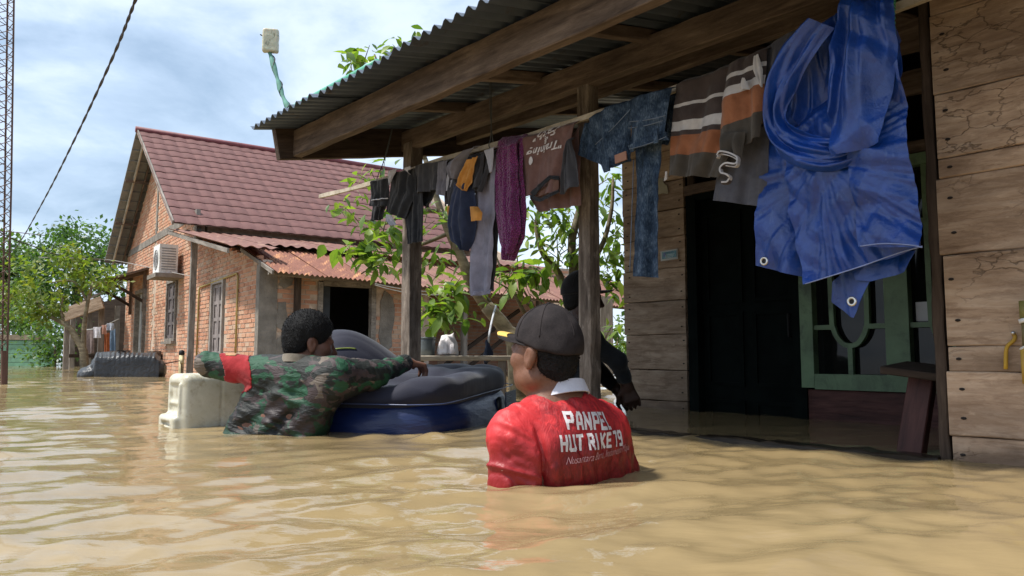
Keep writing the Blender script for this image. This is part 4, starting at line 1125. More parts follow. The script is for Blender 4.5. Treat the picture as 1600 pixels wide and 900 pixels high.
    for (x, y, d, sp, n, L) in cl:
        c = at_d(x, y, d)
        tdir = nrm(np.array((rng.normal(0, .5), rng.normal(0, .5), 0.5)))
        twig.tube(spline([c - tdir * 0.15 - ZZ * 0.01, c - tdir * 0.07, c + tdir * 0.05], 5), np.linspace(0.006, 0.003, 5), 4)
        for k in range(int(n * (2.4 if x > 770 and y < 475 else 1.6))):
            p = c + rng.normal(0, 1, 3) * sp * np.array((0.75, 0.9, 0.65))
            a = rng.uniform(0, 6.283)
            dr = nrm(np.array((math.cos(a), math.sin(a) * 0.8, rng.uniform(-1.25, 0.25))))
            leaves.append((p, dr, L * rng.uniform(0.5, 1.12)))
    leaves.sort(key=lambda q: np.linalg.norm(q[0]) - q[2] * 6)
    rest = MB()
    for k, (p, dr, L) in enumerate(leaves):
        o, x, y, z = leaf_mat(p, dr, L, rng)
        if k < 300: link(bpy.data.objects.new("leaf", leaf_me), t, frame_mat(o, x, y, z))
        else: rest.add(lV @ np.array((x, y, z)) + o, lF, rng.rand())
    tag(twig.build("twigs", BARK, t), kind="stuff")
    if rest.n: tag(rest.build("foliage", LEAF, t, True), kind="stuff")
near_tree()

def crown_leaves(mb, rng, blobs, n, L, squash=0.75, sub=26, cl=0.32):
    """leaf-sized faces in many small clumps set through each blob's volume, denser towards its skin"""
    for (c, r) in blobs:
        m = int(n * r ** 2)
        k = max(4, m // sub)
        for _ in range(k):
            q = nrm(rng.normal(0, 1, 3)) * r * rng.uniform(0.45, 1.05) ** 0.6
            q[2] *= squash
            cc_ = np.asarray(c) + q; v = rng.rand() * 0.5
            outd = nrm(q + 1e-6)
            for _ in range(sub):
                p = cc_ + rng.normal(0, 1, 3) * cl * np.array((1, 1, 0.55)) * r ** 0.4
                d = nrm(outd * 0.6 + rng.normal(0, 0.7, 3) + np.array((0, 0, -0.35)))
                o, x, y, z = leaf_mat(p, d, L * rng.uniform(0.7, 1.3), rng)
                V = np.array([o, o + x * 0.5 + y * 0.28, o + x, o + x * 0.5 - y * 0.28])
                mb.add(V, [(0, 1, 2, 3)], v + 0.5 * rng.rand())
def far_tree(name, label, base, blobs, trunk, leaf, n, L, seed, group=None, cl=0.32):
    rng = np.random.RandomState(seed)
    b = np.array(base); b[2] = -1.2
    t = thing(name, b, label, "tree", group)
    m = MB()
    for pts, r0, r1 in trunk: limb(m, pts, r0, r1)
    m.build("trunk", BARK, t, True)
    c = MB(); crown_leaves(c, rng, blobs, n, L, cl=cl); c.build("crown", leaf, t)
a = at_d
far_tree("large_tree", "big dark green leafy tree standing tallest behind the far porch", a(120, 560, 30),
         [(a(120, 395, 30), 1.5), (a(95, 405, 29), 1.1), (a(150, 390, 31), 1.2), (a(80, 430, 29), 1.3), (a(165, 420, 30), 1.1), (a(125, 440, 29), 1.5), (a(115, 365, 30), 0.7), (a(170, 380, 32), 0.8), (a(60, 465, 29), 1.1), (a(150, 470, 30), 1.3)],
         [([a(122, 585, 30), a(120, 500, 30), a(118, 420, 30)], 0.25, 0.12)], LEAF_FAR, 400, 0.20, 31)
far_tree("crooked_tree", "light green tree with bare crooked grey trunks beside the covered boat", a(130, 575, 16),
         [(a(50, 430, 16.5), 0.55), (a(85, 420, 16), 0.6), (a(120, 410, 16), 0.55), (a(60, 455, 16), 0.55), (a(35, 465, 16), 0.42), (a(100, 440, 16), 0.5), (a(145, 425, 16), 0.45), (a(165, 445, 16.5), 0.3), (a(30, 490, 16), 0.22), (a(60, 490, 15.8), 0.25), (a(80, 478, 16), 0.2), (a(15, 445, 16), 0.45), (a(110, 395, 16.5), 0.4)],
         [([np.array((*a(133, 575, 16)[:2], -1.2)), a(132, 560, 16), a(120, 530, 16), a(104, 508, 16), a(80, 495, 16), a(55, 470, 16)], 0.10, 0.03),
          ([a(130, 556, 16), a(131, 520, 16), a(134, 490, 16), a(140, 460, 16), a(146, 440, 16)], 0.06, 0.025),
          ([a(100, 505, 16), a(96, 485, 16), a(98, 460, 16)], 0.035, 0.02), ([a(136, 470, 16), a(115, 440, 16), a(75, 442, 16)], 0.03, 0.012)],
         LEAF_YEL, 380, 0.13, 32, cl=0.2)
far_tree("dark_shrub", "dense dark shrub growing low between the green wall and the far porch", a(85, 575, 23.5),
         [(a(88, 545, 23.5), 0.5), (a(72, 560, 23.5), 0.4), (a(95, 515, 24), 0.55), (a(70, 520, 24.4), 0.5), (a(40, 508, 26), 0.6), (a(5, 505, 26), 0.6)], [([a(85, 590, 23.5), a(86, 540, 23.5)], 0.06, 0.03)], LEAF_FAR, 1300, 0.14, 33)
far_tree("distant_tree", "blue green distant tree behind the lattice mast at the far left", a(10, 560, 60),
         [(a(12, 410, 60), 2.2), (a(-20, 400, 60), 2.6), (a(30, 430, 60), 1.8), (a(0, 450, 60), 2.5), (a(35, 480, 58), 2.2)], [([a(10, 580, 60), a(10, 430, 60)], 0.3, 0.15)], LEAF_FAR, 240, 0.42, 34, cl=0.4)
rngx = np.random.RandomState(40)
fo = MB()
for k in range(16):
    x = -75 + k * 10 + rngx.uniform(-3, 3); y = rngx.uniform(75, 95); r = rngx.uniform(3.2, 4.6)
    crown_leaves(fo, rngx, [((x, y, r * 0.55), r)], 26, 0.9, cl=0.5)
tag(fo.build("distant_woods", LEAF_FAR), "distant line of dark green woods beyond the houses", kind="stuff")

# ------------------------------------------------------------------ the covered boat
def covered_boat():
    bt = thing("covered_boat", at_d(190, 590, 12.6), "black tarpaulin covered cargo floating against the brick wall", "covered boat")
    fl, fr_ = at_z(147, 590), at_z(246, 589)
    ax = nrm(fr_ - fl); L = np.linalg.norm(fr_ - fl); ay = nrm(np.cross(ZZ, ax))
    org = fl
    nu, nv = 90, 40
    prof = [(-0.02, -0.15), (-0.03, 0.0), (-0.015, 0.16), (0.0, 0.30), (0.05, 0.34), (0.20, 0.37), (0.45, 0.40), (0.62, 0.36), (0.70, 0.2), (0.70, -0.1)]
    pr_ = spline([(a_, b_, 0) for a_, b_ in prof], nv)
    P = np.zeros((nu, nv, 3))
    for i in range(nu):
        t = i / (nu - 1); x = t * L * 1.02
        e = min(1, t / 0.05 + 0.55) * min(1, (1 - t) / 0.12 + 0.35)
        pl = 0.012 * abs(math.sin(t * 40)) + 0.006 * math.sin(t * 90)
        for j in range(nv):
            y, z = pr_[j][0], pr_[j][1]
            zz_ = z * (0.62 + 0.38 * e) + (pl if 0.1 < j / nv < 0.85 else pl * 0.7) + 0.012 * math.sin(7 * t + 9 * j / nv)
            xx = x + (-0.17 * max(0, z) / 0.37 * 0 - 0.22 * max(0, 0.36 - abs(y - 0.33)) * (1 - t) * 0.5)
            P[i, j] = org + ax * xx + ay * (y * (0.85 + 0.15 * e) + 0.45 * t * 0 ) + ZZ * zz_
    V, F = shell(P, 0.01)
    t = MT("black_tarp", 0.38, 0.5)
    n = t.noise(t.vec(), 4, 7, 0.6)
    t.col(t.ramp(n, [(0.35, (0.018, 0.019, 0.021)), (0.7, (0.05, 0.052, 0.056))])).bump(t.noise(t.warpvec(t.vec(), 0.4, 3), 16, 6), 0.6, 0.03)
    mk("tarpaulin", V, F, t.m, bt, True)
    e = SDF(org + np.array((-0.75, -0.3, -0.25)), org + np.array((0.3, 0.9, 0.5)), 0.025).frame(org, ax, ay, ZZ)
    e.ell((-0.06, 0.33, 0.04), (0.26, 0.28, 0.20)); e.ell((0.02, 0.33, 0.15), (0.14, 0.34, 0.22))
    e.warp(lambda q: 0.05 * ridge(q * np.array((4, 9, 5)), 5, 3) + 0.02, 0.09)
    V, F = e.mesh(); mk("bunched_end", V, F, t.m, bt, True)
    e = SDF(org + ax * L + np.array((-0.4, -0.3, -0.25)), org + ax * L + np.array((0.5, 0.9, 0.5)), 0.025).frame(org + ax * L, ax, ay, ZZ)
    e.ell((0.0, 0.3, 0.12), (0.15, 0.32, 0.19))
    e.warp(lambda q: 0.03 * ridge(q * np.array((5, 5, 3)), 6))
    V, F = e.mesh(); mk("bunched_end", V, F, t.m, bt, True)
    fp = MB(); fp.obox(org + ax * L * 0.42 + ay * 0.3 + ZZ * 0.43, nrm(ax + ay * .3), ay, ZZ, 0.10, 0.04, 0.008); fp.build("loose_flap", BLACK, bt)
    rp = MB(); c0 = org + ax * (L + 0.1) + ay * 0.2 + ZZ * 0.22
    rp.tube([c0, c0 + ax * 0.25 + ZZ * 0.05, c0 + ax * 0.27 - ZZ * 0.2], 0.012, 5); rp.build("rod", STEEL, bt)
covered_boat()
# grey utility box on the wall behind the boat
ub = MB(); ub.obox(B(6.9, -0.12, 0.28), UB, VB, ZZ, 0.35, 0.08, 0.17)
tag(ub.build("brown_crate", W_BEAM), "small brown wooden box half hidden behind the covered boat", "box")
# ------------------------------------------------------------------ on and around the porch
# pole with a pale box, green pipe on the roof
bx = thing("box_on_pole", on_v(452, 178, 1.86), "pale square box on a thin green wrapped pole standing on the porch roof edge", "box")
vq = 1.88
pc = [on_v(455, 176, vq), on_v(451, 170, vq), on_v(441, 148, vq), on_v(432, 118, vq), on_v(422, 84, vq), on_v(420, 76, vq)]
q = MB(); q.tube(spline(pc, 24), [0.014 + 0.004 * math.sin(i * 1.3) for i in range(24)], 8); q.build("pole", m_plain("green_wrap", (0.09, 0.22, 0.17), 0.8, var=0.3, scale=20), bx, True)
P = spline(pc, 40); q = MB()
q.tube([p + np.array((0.016 * math.cos(i * 0.7) + 0.004, 0.016 * math.sin(i * 0.7), 0)) for i, p in enumerate(P[2:-4])], 0.004, 5); q.build("wire", BLACK, bx, True)
bc = on_v(423, 64, vq)
S = SDF(bc - 0.14, bc + 0.14, 0.004).frame(bc, nrm(UU * -0.5 + VV * 0.86), nrm(VV * 0.5 + UU * 0.86), ZZ)
S.rbox((0, 0, 0), (0.048, 0.025, 0.073), 0.012)
S.warp(lambda p: 0.0025 * fbm(p * 45, 2, 3))
V, F = S.mesh()
t = MT("cloudy_bag", 0.4, 0.4); n = t.noise(t.warpvec(t.vec(), 0.06, 14), 13, 3, 0.5, 1.2)
t.col(t.ramp(n, [(0.40, (0.46, 0.45, 0.33)), (0.55, (0.50, 0.49, 0.36)), (0.63, (0.20, 0.20, 0.14)), (0.7, (0.42, 0.41, 0.30))])); t.set("Subsurface Weight", 0.1)
mk("box", V, F, t.m, bx, True)
q = MB(); pa = [bc - VV * 0.03 + nrm(UU * -0.5 + VV * 0.86) * a_ + ZZ * b_ for a_, b_ in ((-0.035, 0.03), (-0.015, 0.022), (0.012, 0.03), (0.03, 0.01), (0.02, -0.02), (0.0, 0.0), (0.03, -0.045))]
q.tube(spline(pa, 26), 0.004, 5); q.build("wire", m_plain("dark_line", (0.06, 0.06, 0.05), 0.6), bx, True)
gpipe = MB(); g0, g1 = on_v(455, 171, 1.86), on_v(590, 98, 1.86)
gpipe.tube([g0 + (g1 - g0) * t for t in np.linspace(0, 1, 10)], 0.02, 10)
tag(gpipe.build("green_pipe", m_plain("mint_green", (0.10, 0.36, 0.25), 0.5, var=0.1), smooth=True), "mint green pipe lying along the edge of the porch roof", "pipe")

# the drying pole with its hanging wires
VPL = 2.60
dp = thing("drying_pole", on_v(905, 187, VPL), "long pale wooden drying pole hung by wires under the porch roof", "pole")
pts = [on_v(500, 307, VPL), on_v(575, 288, VPL), on_v(700, 247, VPL), on_v(820, 214, VPL), on_v(905, 187, VPL), on_v(1050, 141, VPL), on_v(1240, 72, VPL), on_v(1455, -8, VPL)]
PP = spline(pts, 60)
def pole_at(px):
    """the pole's point at photo column px"""
    xs = 800 + FPX * (PP[:, 0] / (PP[:, 1] * CP + (PP[:, 2] - CAMZ) * SP))
    i = np.clip(np.searchsorted(xs, px), 1, len(xs) - 1); f = (px - xs[i - 1]) / (xs[i] - xs[i - 1])
    return PP[i - 1] * (1 - f) + PP[i] * f
V, F = [], []
for i, p in enumerate(PP):
    w = 0.013 + 0.0015 * math.sin(i * 0.9)
    for (y, z) in ((-w * .8, -w), (w * .8, -w), (w * .8, w), (-w * .8, w)): V.append(p + VV * y + ZZ * z)
for i in range(len(PP) - 1):
    for j in range(4): F.append((i * 4 + j, i * 4 + 4 + j, i * 4 + 4 + (j + 1) % 4, i * 4 + (j + 1) % 4))
F += [(0, 1, 2, 3), tuple(range(len(V) - 4, len(V)))[::-1]]
mk("pole", V, F, W_POLE, dp)
WIRE = m_plain("wire_grey", (0.09, 0.10, 0.10), 0.5)
for px, tx, ty in ((593, 613, 200), (768, 766, 118)):
    b_ = pole_at(px); t_ = on_v(tx, ty, VPL + 0.05)
    q = MB()
    for s in (-1, 1):
        q.tube(spline([t_ + UU * 0.004 * s, (t_ + b_) / 2 + UU * 0.006 * s, b_ + ZZ * 0.05 + VV * 0.006 * s, b_ + VV * 0.02 * s, b_ - ZZ * 0.018], 14), 0.0028, 5)
    q.build("wire", WIRE, dp, True)
gr_ = MB(); pg = [on_v(1396, -10, VPL - 0.02), on_v(1394, 20, VPL - 0.02), on_v(1395, 62, VPL - 0.02)]
Pg = spline(pg, 40)
for ph in (0, math.pi):
    gr_.tube([p + UU * 0.006 * math.cos(i * 0.9 + ph) + VV * 0.006 * math.sin(i * 0.9 + ph) for i, p in enumerate(Pg)], 0.0055, 6)
tag(gr_.build("green_rope", m_plain("green_nylon", (0.05, 0.22, 0.12), 0.6), smooth=True), "short twisted green rope tied to the pole end above the blue tarpaulin", "rope")

# ------------------------------------------------------------------ washing
def resample(pl, n):
    pl = np.asarray(pl, float); d = np.r_[0, np.cumsum(np.linalg.norm(np.diff(pl, axis=0), axis=1))]
    t = np.linspace(0, d[-1], n); return np.stack([np.interp(t, d, pl[:, 0]), np.interp(t, d, pl[:, 1])], 1)
def flap(L, Rr, v=VPL - 0.03, rows=44, cols=34, amp=0.012, freq=1.9, seed=0, th=0.003, wr=0.010, wfreq=15, top=0.0, belly=0.0, bulge=0.0, stiff=0.35, hang=True):
    """one hanging panel of cloth: left and right edges as photo pixels, top to bottom, set at plane v with real folds"""
    Lp, Rp = resample(L, rows), resample(Rr, rows)
    rng = np.random.RandomState(seed); ph = rng.uniform(0, 6.28, 4); fr = freq * np.array((1, 1.7, 0.6, 2.6)); aw_ = np.array((1, 0.5, 0.7, 0.25))
    P = np.zeros((rows, cols, 3))
    tt, ss = np.meshgrid(np.linspace(0, 1, rows), np.linspace(0, 1, cols), indexing='ij')
    fold = sum(aw_[k] * np.sin(2 * np.pi * fr[k] * (ss + 0.10 * np.sin(2.2 * tt + ph[k])) + ph[k]) for k in range(4)) * (stiff + (1 - stiff) * tt) * amp
    for i in range(rows):
        for j in range(cols):
            q = Lp[i] * (1 - ss[i, j]) + Rp[i] * ss[i, j]
            P[i, j] = on_v(q[0], q[1], v)
    base = P.copy()
    nz = wr * ridge(base * wfreq * np.array((1, 1, 0.5)) + seed * 3.1, seed, 3) + wr * 0.8 * fbm(base * wfreq * 0.5 + seed, 2, seed + 9)
    off = fold + nz - bulge * np.sin(np.pi * ss) * (0.4 + 0.6 * np.sin(np.pi * np.clip(tt, 0, 1)))
    P = P + VV * off[..., None]
    if hang:                                             # roll the top over the pole
        k = np.clip(tt / (3.0 / rows), 0, 1)
        P = P + VV * ((1 - k) * 0.03)[..., None] - ZZ * ((1 - k) ** 2 * 0.001)[..., None]
    return shell(P, th)
class Garment:
    def __init__(s, name, label, cat, group="washing hung over the drying pole"):
        s.name, s.label, s.cat, s.group = name, label, cat, group; s.root = None
    def start(s, loc): s.root = thing(s.name, loc, s.label, s.cat, s.group); return s
    def add(s, part, mat, L, Rr, **kw):
        V, F = flap(L, Rr, **kw)
        if s.root is None: s.start(on_v(L[0][0], L[0][1], VPL))
        return mk(part, V, F, mat, s.root, True)
C_BLACK = m_cloth("black_cotton", (0.0189, 0.0203, 0.0243), (0.0351, 0.0365, 0.0419))
C_CHAR = m_cloth("charcoal_cotton", (0.0473, 0.0473, 0.0540), (0.0743, 0.0743, 0.0837))
C_GREY = m_cloth("grey_cotton", (0.17, 0.165, 0.195), (0.24, 0.235, 0.27))
C_LGREY = m_cloth("light_grey_cotton", (0.4250, 0.4250, 0.4750), (0.5500, 0.5500, 0.6125))
C_WHITE = m_cloth("white_cotton", (0.55, 0.55, 0.62), (0.68, 0.68, 0.74))
C_NAVY = m_cloth("navy_cotton", (0.0216, 0.0297, 0.0607), (0.0405, 0.0513, 0.0945))
C_ORANGE = m_cloth("orange_cotton", (0.55, 0.24, 0.045), (0.65, 0.31, 0.08))
C_BROWN = m_cloth("brown_cotton", (0.16, 0.085, 0.072), (0.23, 0.13, 0.115))
C_TRS = m_cloth("grey_trouser", (0.2090, 0.1980, 0.2420), (0.3080, 0.2915, 0.3520))
C_SLATE = m_cloth("slate_cotton", (0.0780, 0.0780, 0.0936), (0.1170, 0.1196, 0.1430))
def m_denim():
    t = MT("dark_denim", 0.85, 0.2)
    n = t.noise(t.vec(), 16, 7, 0.7); n2 = t.noise(t.vec((240, 240, 60)), 1, 3, 0.6)
    c = t.ramp(t.math('ADD', t.math('MULTIPLY', n, 0.6), t.math('MULTIPLY', n2, 0.4)), [(0.36, (0.008, 0.015, 0.030)), (0.5, (0.028, 0.05, 0.085)), (0.66, (0.13, 0.175, 0.235))])
    return t.col(c).bump(t.math('ADD', n, n2), 0.35, 0.012).m
DENIM = m_denim()
def m_towel():
    t = MT("plum_towel", 0.95, 0.1)
    d = t.voro(t.vec(), 130, 'F1'); n = t.noise(t.vec(), 9, 4)
    c = t.ramp(n, [(0.3, (0.17, 0.02, 0.125)), (0.7, (0.31, 0.05, 0.23))])
    c = t.mix(t.ramp(d, [(0.25, 0.0), (0.6, 0.75)]), c, (0.09, 0.01, 0.065))
    t.set("Sheen Weight", 0.3)
    return t.col(c).bump(t.math('SUBTRACT', 1.0, d), 0.9, 0.012).m
TOWEL = m_towel()
# 1 black shorts
g = Garment("black_shorts", "small black shorts with thin white piping at the left end of the drying pole", "shorts")
g.add("front", C_BLACK, [(577, 281), (577, 305), (576, 322)], [(607, 276), (606, 300), (602, 322)], seed=1, amp=0.008)
g.add("back", C_BLACK, [(583, 300), (583, 322), (581, 346)], [(601, 300), (601, 322), (596, 342)], seed=2, v=VPL + 0.03)
g.add("piping", C_WHITE, [(578, 312), (578, 313.2)], [(605, 309), (605, 310.2)], seed=3, v=VPL - 0.055, rows=3, hang=False, amp=0.004)
# 2 black jersey with white trim
g = Garment("black_jersey", "black jersey with white collar and white inner hem beside the black shorts", "shirt")
g.add("front", C_BLACK, [(612, 268), (606, 295), (599, 330)], [(650, 258), (648, 300), (630, 342)], seed=4, amp=0.013, v=VPL - 0.035)
g.add("collar", C_WHITE, [(607, 266), (605, 280), (607, 290)], [(619, 262), (613, 275), (610, 284)], seed=5, amp=0.004, v=VPL - 0.055)
g.add("collar", C_WHITE, [(631, 268), (632, 262), (640, 259)], [(635, 272), (637, 266), (642, 262)], seed=6, amp=0.003, v=VPL - 0.062, rows=12, cols=8)
g.add("hem_lining", C_WHITE, [(604, 335), (606, 345), (611, 353)], [(612, 336), (613, 346), (616, 351)], seed=7, v=VPL - 0.02, rows=12, cols=8, hang=False)
g.add("sleeve", C_BLACK, [(632, 296), (632, 340), (634, 381)], [(661, 292), (661, 335), (660, 377)], seed=8, v=VPL - 0.02, amp=0.012)
# 3 charcoal shirt
g = Garment("charcoal_shirt", "charcoal dark shirt folded wide over the pole between black and grey garments", "shirt")
g.add("front", C_CHAR, [(648, 256), (648, 285), (647, 302)], [(686, 249), (685, 275), (680, 296)], seed=9, amp=0.010, v=VPL - 0.04)
g.add("back", C_BLACK, [(646, 296), (652, 312), (660, 318)], [(684, 290), (678, 308), (668, 326)], seed=10, v=VPL + 0.02, amp=0.012, hang=False)
# 4 grey tee
g = Garment("grey_shirt", "narrow light grey shirt hanging between the charcoal shirt and the hooded jacket", "shirt")
g.add("front", C_GREY, [(684, 251), (683, 275), (679, 303)], [(699, 247), (697, 275), (694, 306)], seed=11, amp=0.007, v=VPL - 0.045, cols=18)
g.add("back", C_CHAR, [(695, 249), (694, 285), (692, 322)], [(712, 243), (710, 285), (706, 315)], seed=12, amp=0.007, v=VPL - 0.01, cols=18)
g.add("inner", C_LGREY, [(700, 273), (698, 285), (696, 298)], [(708, 270), (707, 282), (702, 296)], seed=13, v=VPL - 0.05, rows=10, cols=8, hang=False, amp=0.004)
# 5 hooded jacket
g = Garment("hooded_jacket", "navy hooded jacket with grey hood and mustard orange lining and pockets", "jacket")
g.add("back", C_CHAR, [(712, 246), (711, 275), (716, 300)], [(757, 232), (752, 268), (742, 302)], seed=114, amp=0.006, v=VPL - 0.015)
g.add("hood", C_GREY, [(700, 256), (699, 266), (703, 278)], [(744, 226), (726, 250), (714, 280)], seed=14, amp=0.010, v=VPL - 0.085, bulge=0.05)
g.add("hood", C_CHAR, [(702, 275), (697, 300), (697, 322)], [(716, 268), (714, 300), (709, 320)], seed=15, amp=0.008, v=VPL - 0.06, cols=18)
g.add("lining", C_ORANGE, [(728, 250), (720, 268), (711, 290), (722, 297)], [(747, 244), (742, 262), (737, 285), (727, 298)], seed=16, amp=0.012, v=VPL - 0.10, hang=False, freq=2.2)
g.add("body", C_NAVY, [(712, 286), (705, 325), (701, 355), (706, 378), (724, 391)], [(738, 288), (741, 325), (739, 355), (734, 378), (728, 391)], seed=17, amp=0.016, v=VPL - 0.07, hang=False, bulge=0.05)
g.add("sleeve", C_CHAR, [(742, 243), (744, 262), (738, 295)], [(756, 236), (752, 262), (746, 292)], seed=18, amp=0.008, v=VPL - 0.08, cols=18)
g.add("pocket", C_ORANGE, [(700, 322), (698, 333), (701, 345)], [(705, 322), (705, 333), (705, 345)], seed=19, v=VPL - 0.075, rows=10, cols=8, hang=False, amp=0.003)
g.add("pocket", C_ORANGE, [(734, 323), (735, 334), (736, 346)], [(745, 323), (752, 332), (750, 344)], seed=20, v=VPL - 0.11, rows=12, cols=12, hang=False, amp=0.004, bulge=0.02)
# 6 grey jacket with a pale lining
g = Garment("grey_jacket", "dark grey jacket with a pale collar lining folded over the pole by the wire", "jacket")
g.add("front", C_CHAR, [(752, 234), (745, 262), (739, 297)], [(768, 228), (764, 262), (752, 300)], seed=21, amp=0.009, v=VPL - 0.06, cols=20)
g.add("lining", C_LGREY, [(755, 233), (760, 250), (764, 270)], [(771, 227), (769, 245), (766, 268)], seed=22, amp=0.005, v=VPL - 0.09, cols=14)
# 7 long grey trousers
g = Garment("grey_trousers", "long grey trousers hanging lowest on the pole beside the plum towel", "trousers")
g.add("leg", C_TRS, [(752, 236), (742, 300), (733, 372), (732, 420), (735, 461)], [(776, 229), (775, 300), (772, 372), (770, 420), (767, 458)], seed=23, amp=0.011, v=VPL - 0.035, rows=70, freq=1.6)
g.add("leg", C_CHAR, [(765, 240), (766, 330), (764, 400), (764, 452)], [(777, 236), (777, 330), (775, 390), (769, 455)], seed=24, amp=0.008, v=VPL - 0.005, rows=50, cols=14)
g.add("hem", C_TRS, [(734.6, 456), (735, 462.5)], [(767.5, 453), (767.5, 459.5)], seed=23, amp=0.009, v=VPL - 0.047, rows=4, hang=False, th=0.006, freq=1.6)
# 8 plum towel
g = Garment("plum_towel", "plum purple knitted towel looped long over the drying pole", "towel")
g.add("front", TOWEL, [(778, 213), (773, 280), (772, 330), (776, 378), (786, 406)], [(817, 208), (818, 270), (821, 330), (818, 370), (800, 407)], seed=25, amp=0.014, v=VPL - 0.055, rows=70, freq=2.2, th=0.008)
g.add("fold", TOWEL, [(786, 222), (786, 300), (789, 360), (790, 398)], [(806, 214), (809, 300), (812, 360), (800, 396)], seed=26, amp=0.012, v=VPL - 0.09, rows=60, cols=24, th=0.008, bulge=0.02)
# 9 brown T-shirt, upside down, with lettering
g = Garment("brown_shirt", "brown T-shirt with white handwriting hung upside down with black sleeves", "shirt")
shirt9 = g.add("front", C_BROWN, [(814, 212), (813, 260), (814, 307)], [(897, 186), (892, 240), (884, 300)], seed=27, amp=0.009, v=VPL - 0.05, rows=50, cols=50, freq=2.4)
g.add("back", C_BROWN, [(822, 290), (826, 310), (841, 331)], [(905, 190), (906, 250), (904, 320)], seed=28, amp=0.010, v=VPL - 0.0, freq=2.4)
g.add("sleeve", C_CHAR, [(886, 214), (876, 260), (871, 303)], [(888, 212), (899, 255), (905, 288)], seed=29, amp=0.012, v=VPL - 0.085, freq=1.5)
g.add("sleeve", C_CHAR, [(813, 270), (809, 292), (806, 312)], [(817, 268), (816, 292), (822, 312)], seed=30, amp=0.006, v=VPL - 0.035, rows=16, cols=10, hang=False)
g.add("neckband", C_BLACK, [(828, 301), (840, 290), (858, 274), (872, 275)], [(833, 307), (845, 294), (860, 279), (873, 281)], seed=31, amp=0.003, v=VPL - 0.066, rows=24, cols=6, hang=False)
g.add("neckband", C_BLACK, [(828, 304), (842, 309), (858, 303), (872, 296)], [(831, 312), (843, 315), (860, 308), (873, 300)], seed=32, amp=0.003, v=VPL - 0.068, rows=24, cols=6, hang=False)
g.add("neck_inside", m_cloth("neck_brown", (0.14, 0.07, 0.05), (0.19, 0.10, 0.075)), [(836, 299), (836, 308)], [(873, 278), (872, 297)], seed=33, amp=0.004, v=VPL - 0.058, rows=12, cols=16, hang=False)
root9 = g.root
# 10 jeans
g = Garment("blue_jeans", "dark blue denim jeans slung over the pole with one leg hanging down", "jeans")
g.add("waist", DENIM, [(918, 178), (922, 205), (940, 268)], [(992, 148), (986, 175), (982, 250)], seed=34, amp=0.014, v=VPL - 0.06, freq=1.4, bulge=0.03)
g.add("waist", DENIM, [(988, 150), (981, 185), (981, 231)], [(1049, 132), (1046, 165), (1040, 214)], seed=35, amp=0.011, v=VPL - 0.085, freq=1.4, bulge=0.025)
g.add("leg", DENIM, [(916, 190), (906, 225), (902, 242)], [(930, 186), (936, 230), (940, 258)], seed=36, amp=0.008, v=VPL - 0.02, cols=16)
g.add("leg", DENIM, [(990, 215), (992, 280), (986, 360), (982, 431)], [(1036, 205), (1028, 290), (1027, 360), (1029, 434)], seed=37, amp=0.013, v=VPL - 0.03, rows=60, freq=1.7)
g.add("leg", DENIM, [(1036, 150), (1034, 185), (1022, 225)], [(1056, 140), (1052, 190), (1040, 226)], seed=38, amp=0.010, v=VPL + 0.02, cols=16)
g.add("waistband", DENIM, [(981, 227), (981, 237)], [(1040, 206), (1041, 217)], seed=35, amp=0.008, v=VPL - 0.10, rows=5, cols=30, hang=False, th=0.008)
g.add("waistband", DENIM, [(938, 257), (941, 269)], [(982, 240), (983, 251)], seed=34, amp=0.008, v=VPL - 0.085, rows=5, cols=24, hang=False, th=0.008)
SEAM = m_plain("denim_seam", (0.12, 0.15, 0.20), 0.9)
for a_, b_, vv_ in (((983, 233), (1041, 213), 0.112), ((930, 226), (985, 170), 0.09), ((984, 190), (1040, 180), 0.115), ((982, 200), (1036, 188), 0.112), ((990, 250), (984, 425), 0.05)):
    q = MB(); q.tube([on_v(a_[0] + (b_[0] - a_[0]) * t, a_[1] + (b_[1] - a_[1]) * t + 2.0 * math.sin(3 * t), VPL - vv_) for t in np.linspace(0, 1, 12)], 0.0022, 4); q.build("seam", SEAM, g.root, True)
for px in (1025, 950):
    q = MB(); a_ = 205 if px > 1000 else 243
    q.obox(on_v(px, a_ + (8 if px > 1000 else 14), VPL - 0.118), UU, VV, ZZ, 0.010, 0.004, 0.030); q.build("belt_loop", DENIM, g.root)
lb = on_v(970, 246, VPL - 0.105); q = MB(); q.obox(lb, nrm(UU - ZZ * 0.10), VV, nrm(ZZ + UU * 0.1), 0.032, 0.003, 0.019); q.build("leather_patch", m_plain("tan_leather", (0.30, 0.15, 0.10), 0.7, var=0.2), g.root)
# 11 striped polo
ST_B = m_cloth("polo_brown", (0.0540, 0.0405, 0.0378), (0.0837, 0.0648, 0.0607)); ST_W = m_cloth("polo_white", (0.5040, 0.4800, 0.4680), (0.6240, 0.6000, 0.5880)); ST_O = m_cloth("polo_rust", (0.2700, 0.1013, 0.0473), (0.3645, 0.1485, 0.0743)); ST_G = m_cloth("polo_olive", (0.0648, 0.0567, 0.0459), (0.0945, 0.0810, 0.0675))
g = Garment("striped_shirt", "brown polo shirt with white and rust stripes hung over the pole", "shirt")
def band(L0, R0, seed, **kw):
    """one garment panel cut in colour bands down its length"""
    rows, cols = 62, 46
    V, F = flap(L0, R0, seed=seed, rows=rows, cols=cols, **kw); return V, F, rows, cols
V, F, rws, cls = band([(1058, 126), (1050, 200), (1042, 274)], [(1184, 78), (1165, 175), (1124, 277)], 39, amp=0.012, v=VPL - 0.05, freq=2.6)
fr_ = np.repeat(np.linspace(0, 1, rws - 1), cls - 1)
sc_ = np.tile(np.linspace(0, 1, cls - 1), rws - 1)
y_ = fr_
mi = np.select([y_ < 0.26, y_ < 0.30, y_ < 0.45, y_ < 0.545, y_ < 0.60, y_ < 0.79], [0, 1, 0, 1, 0, 2], 3)
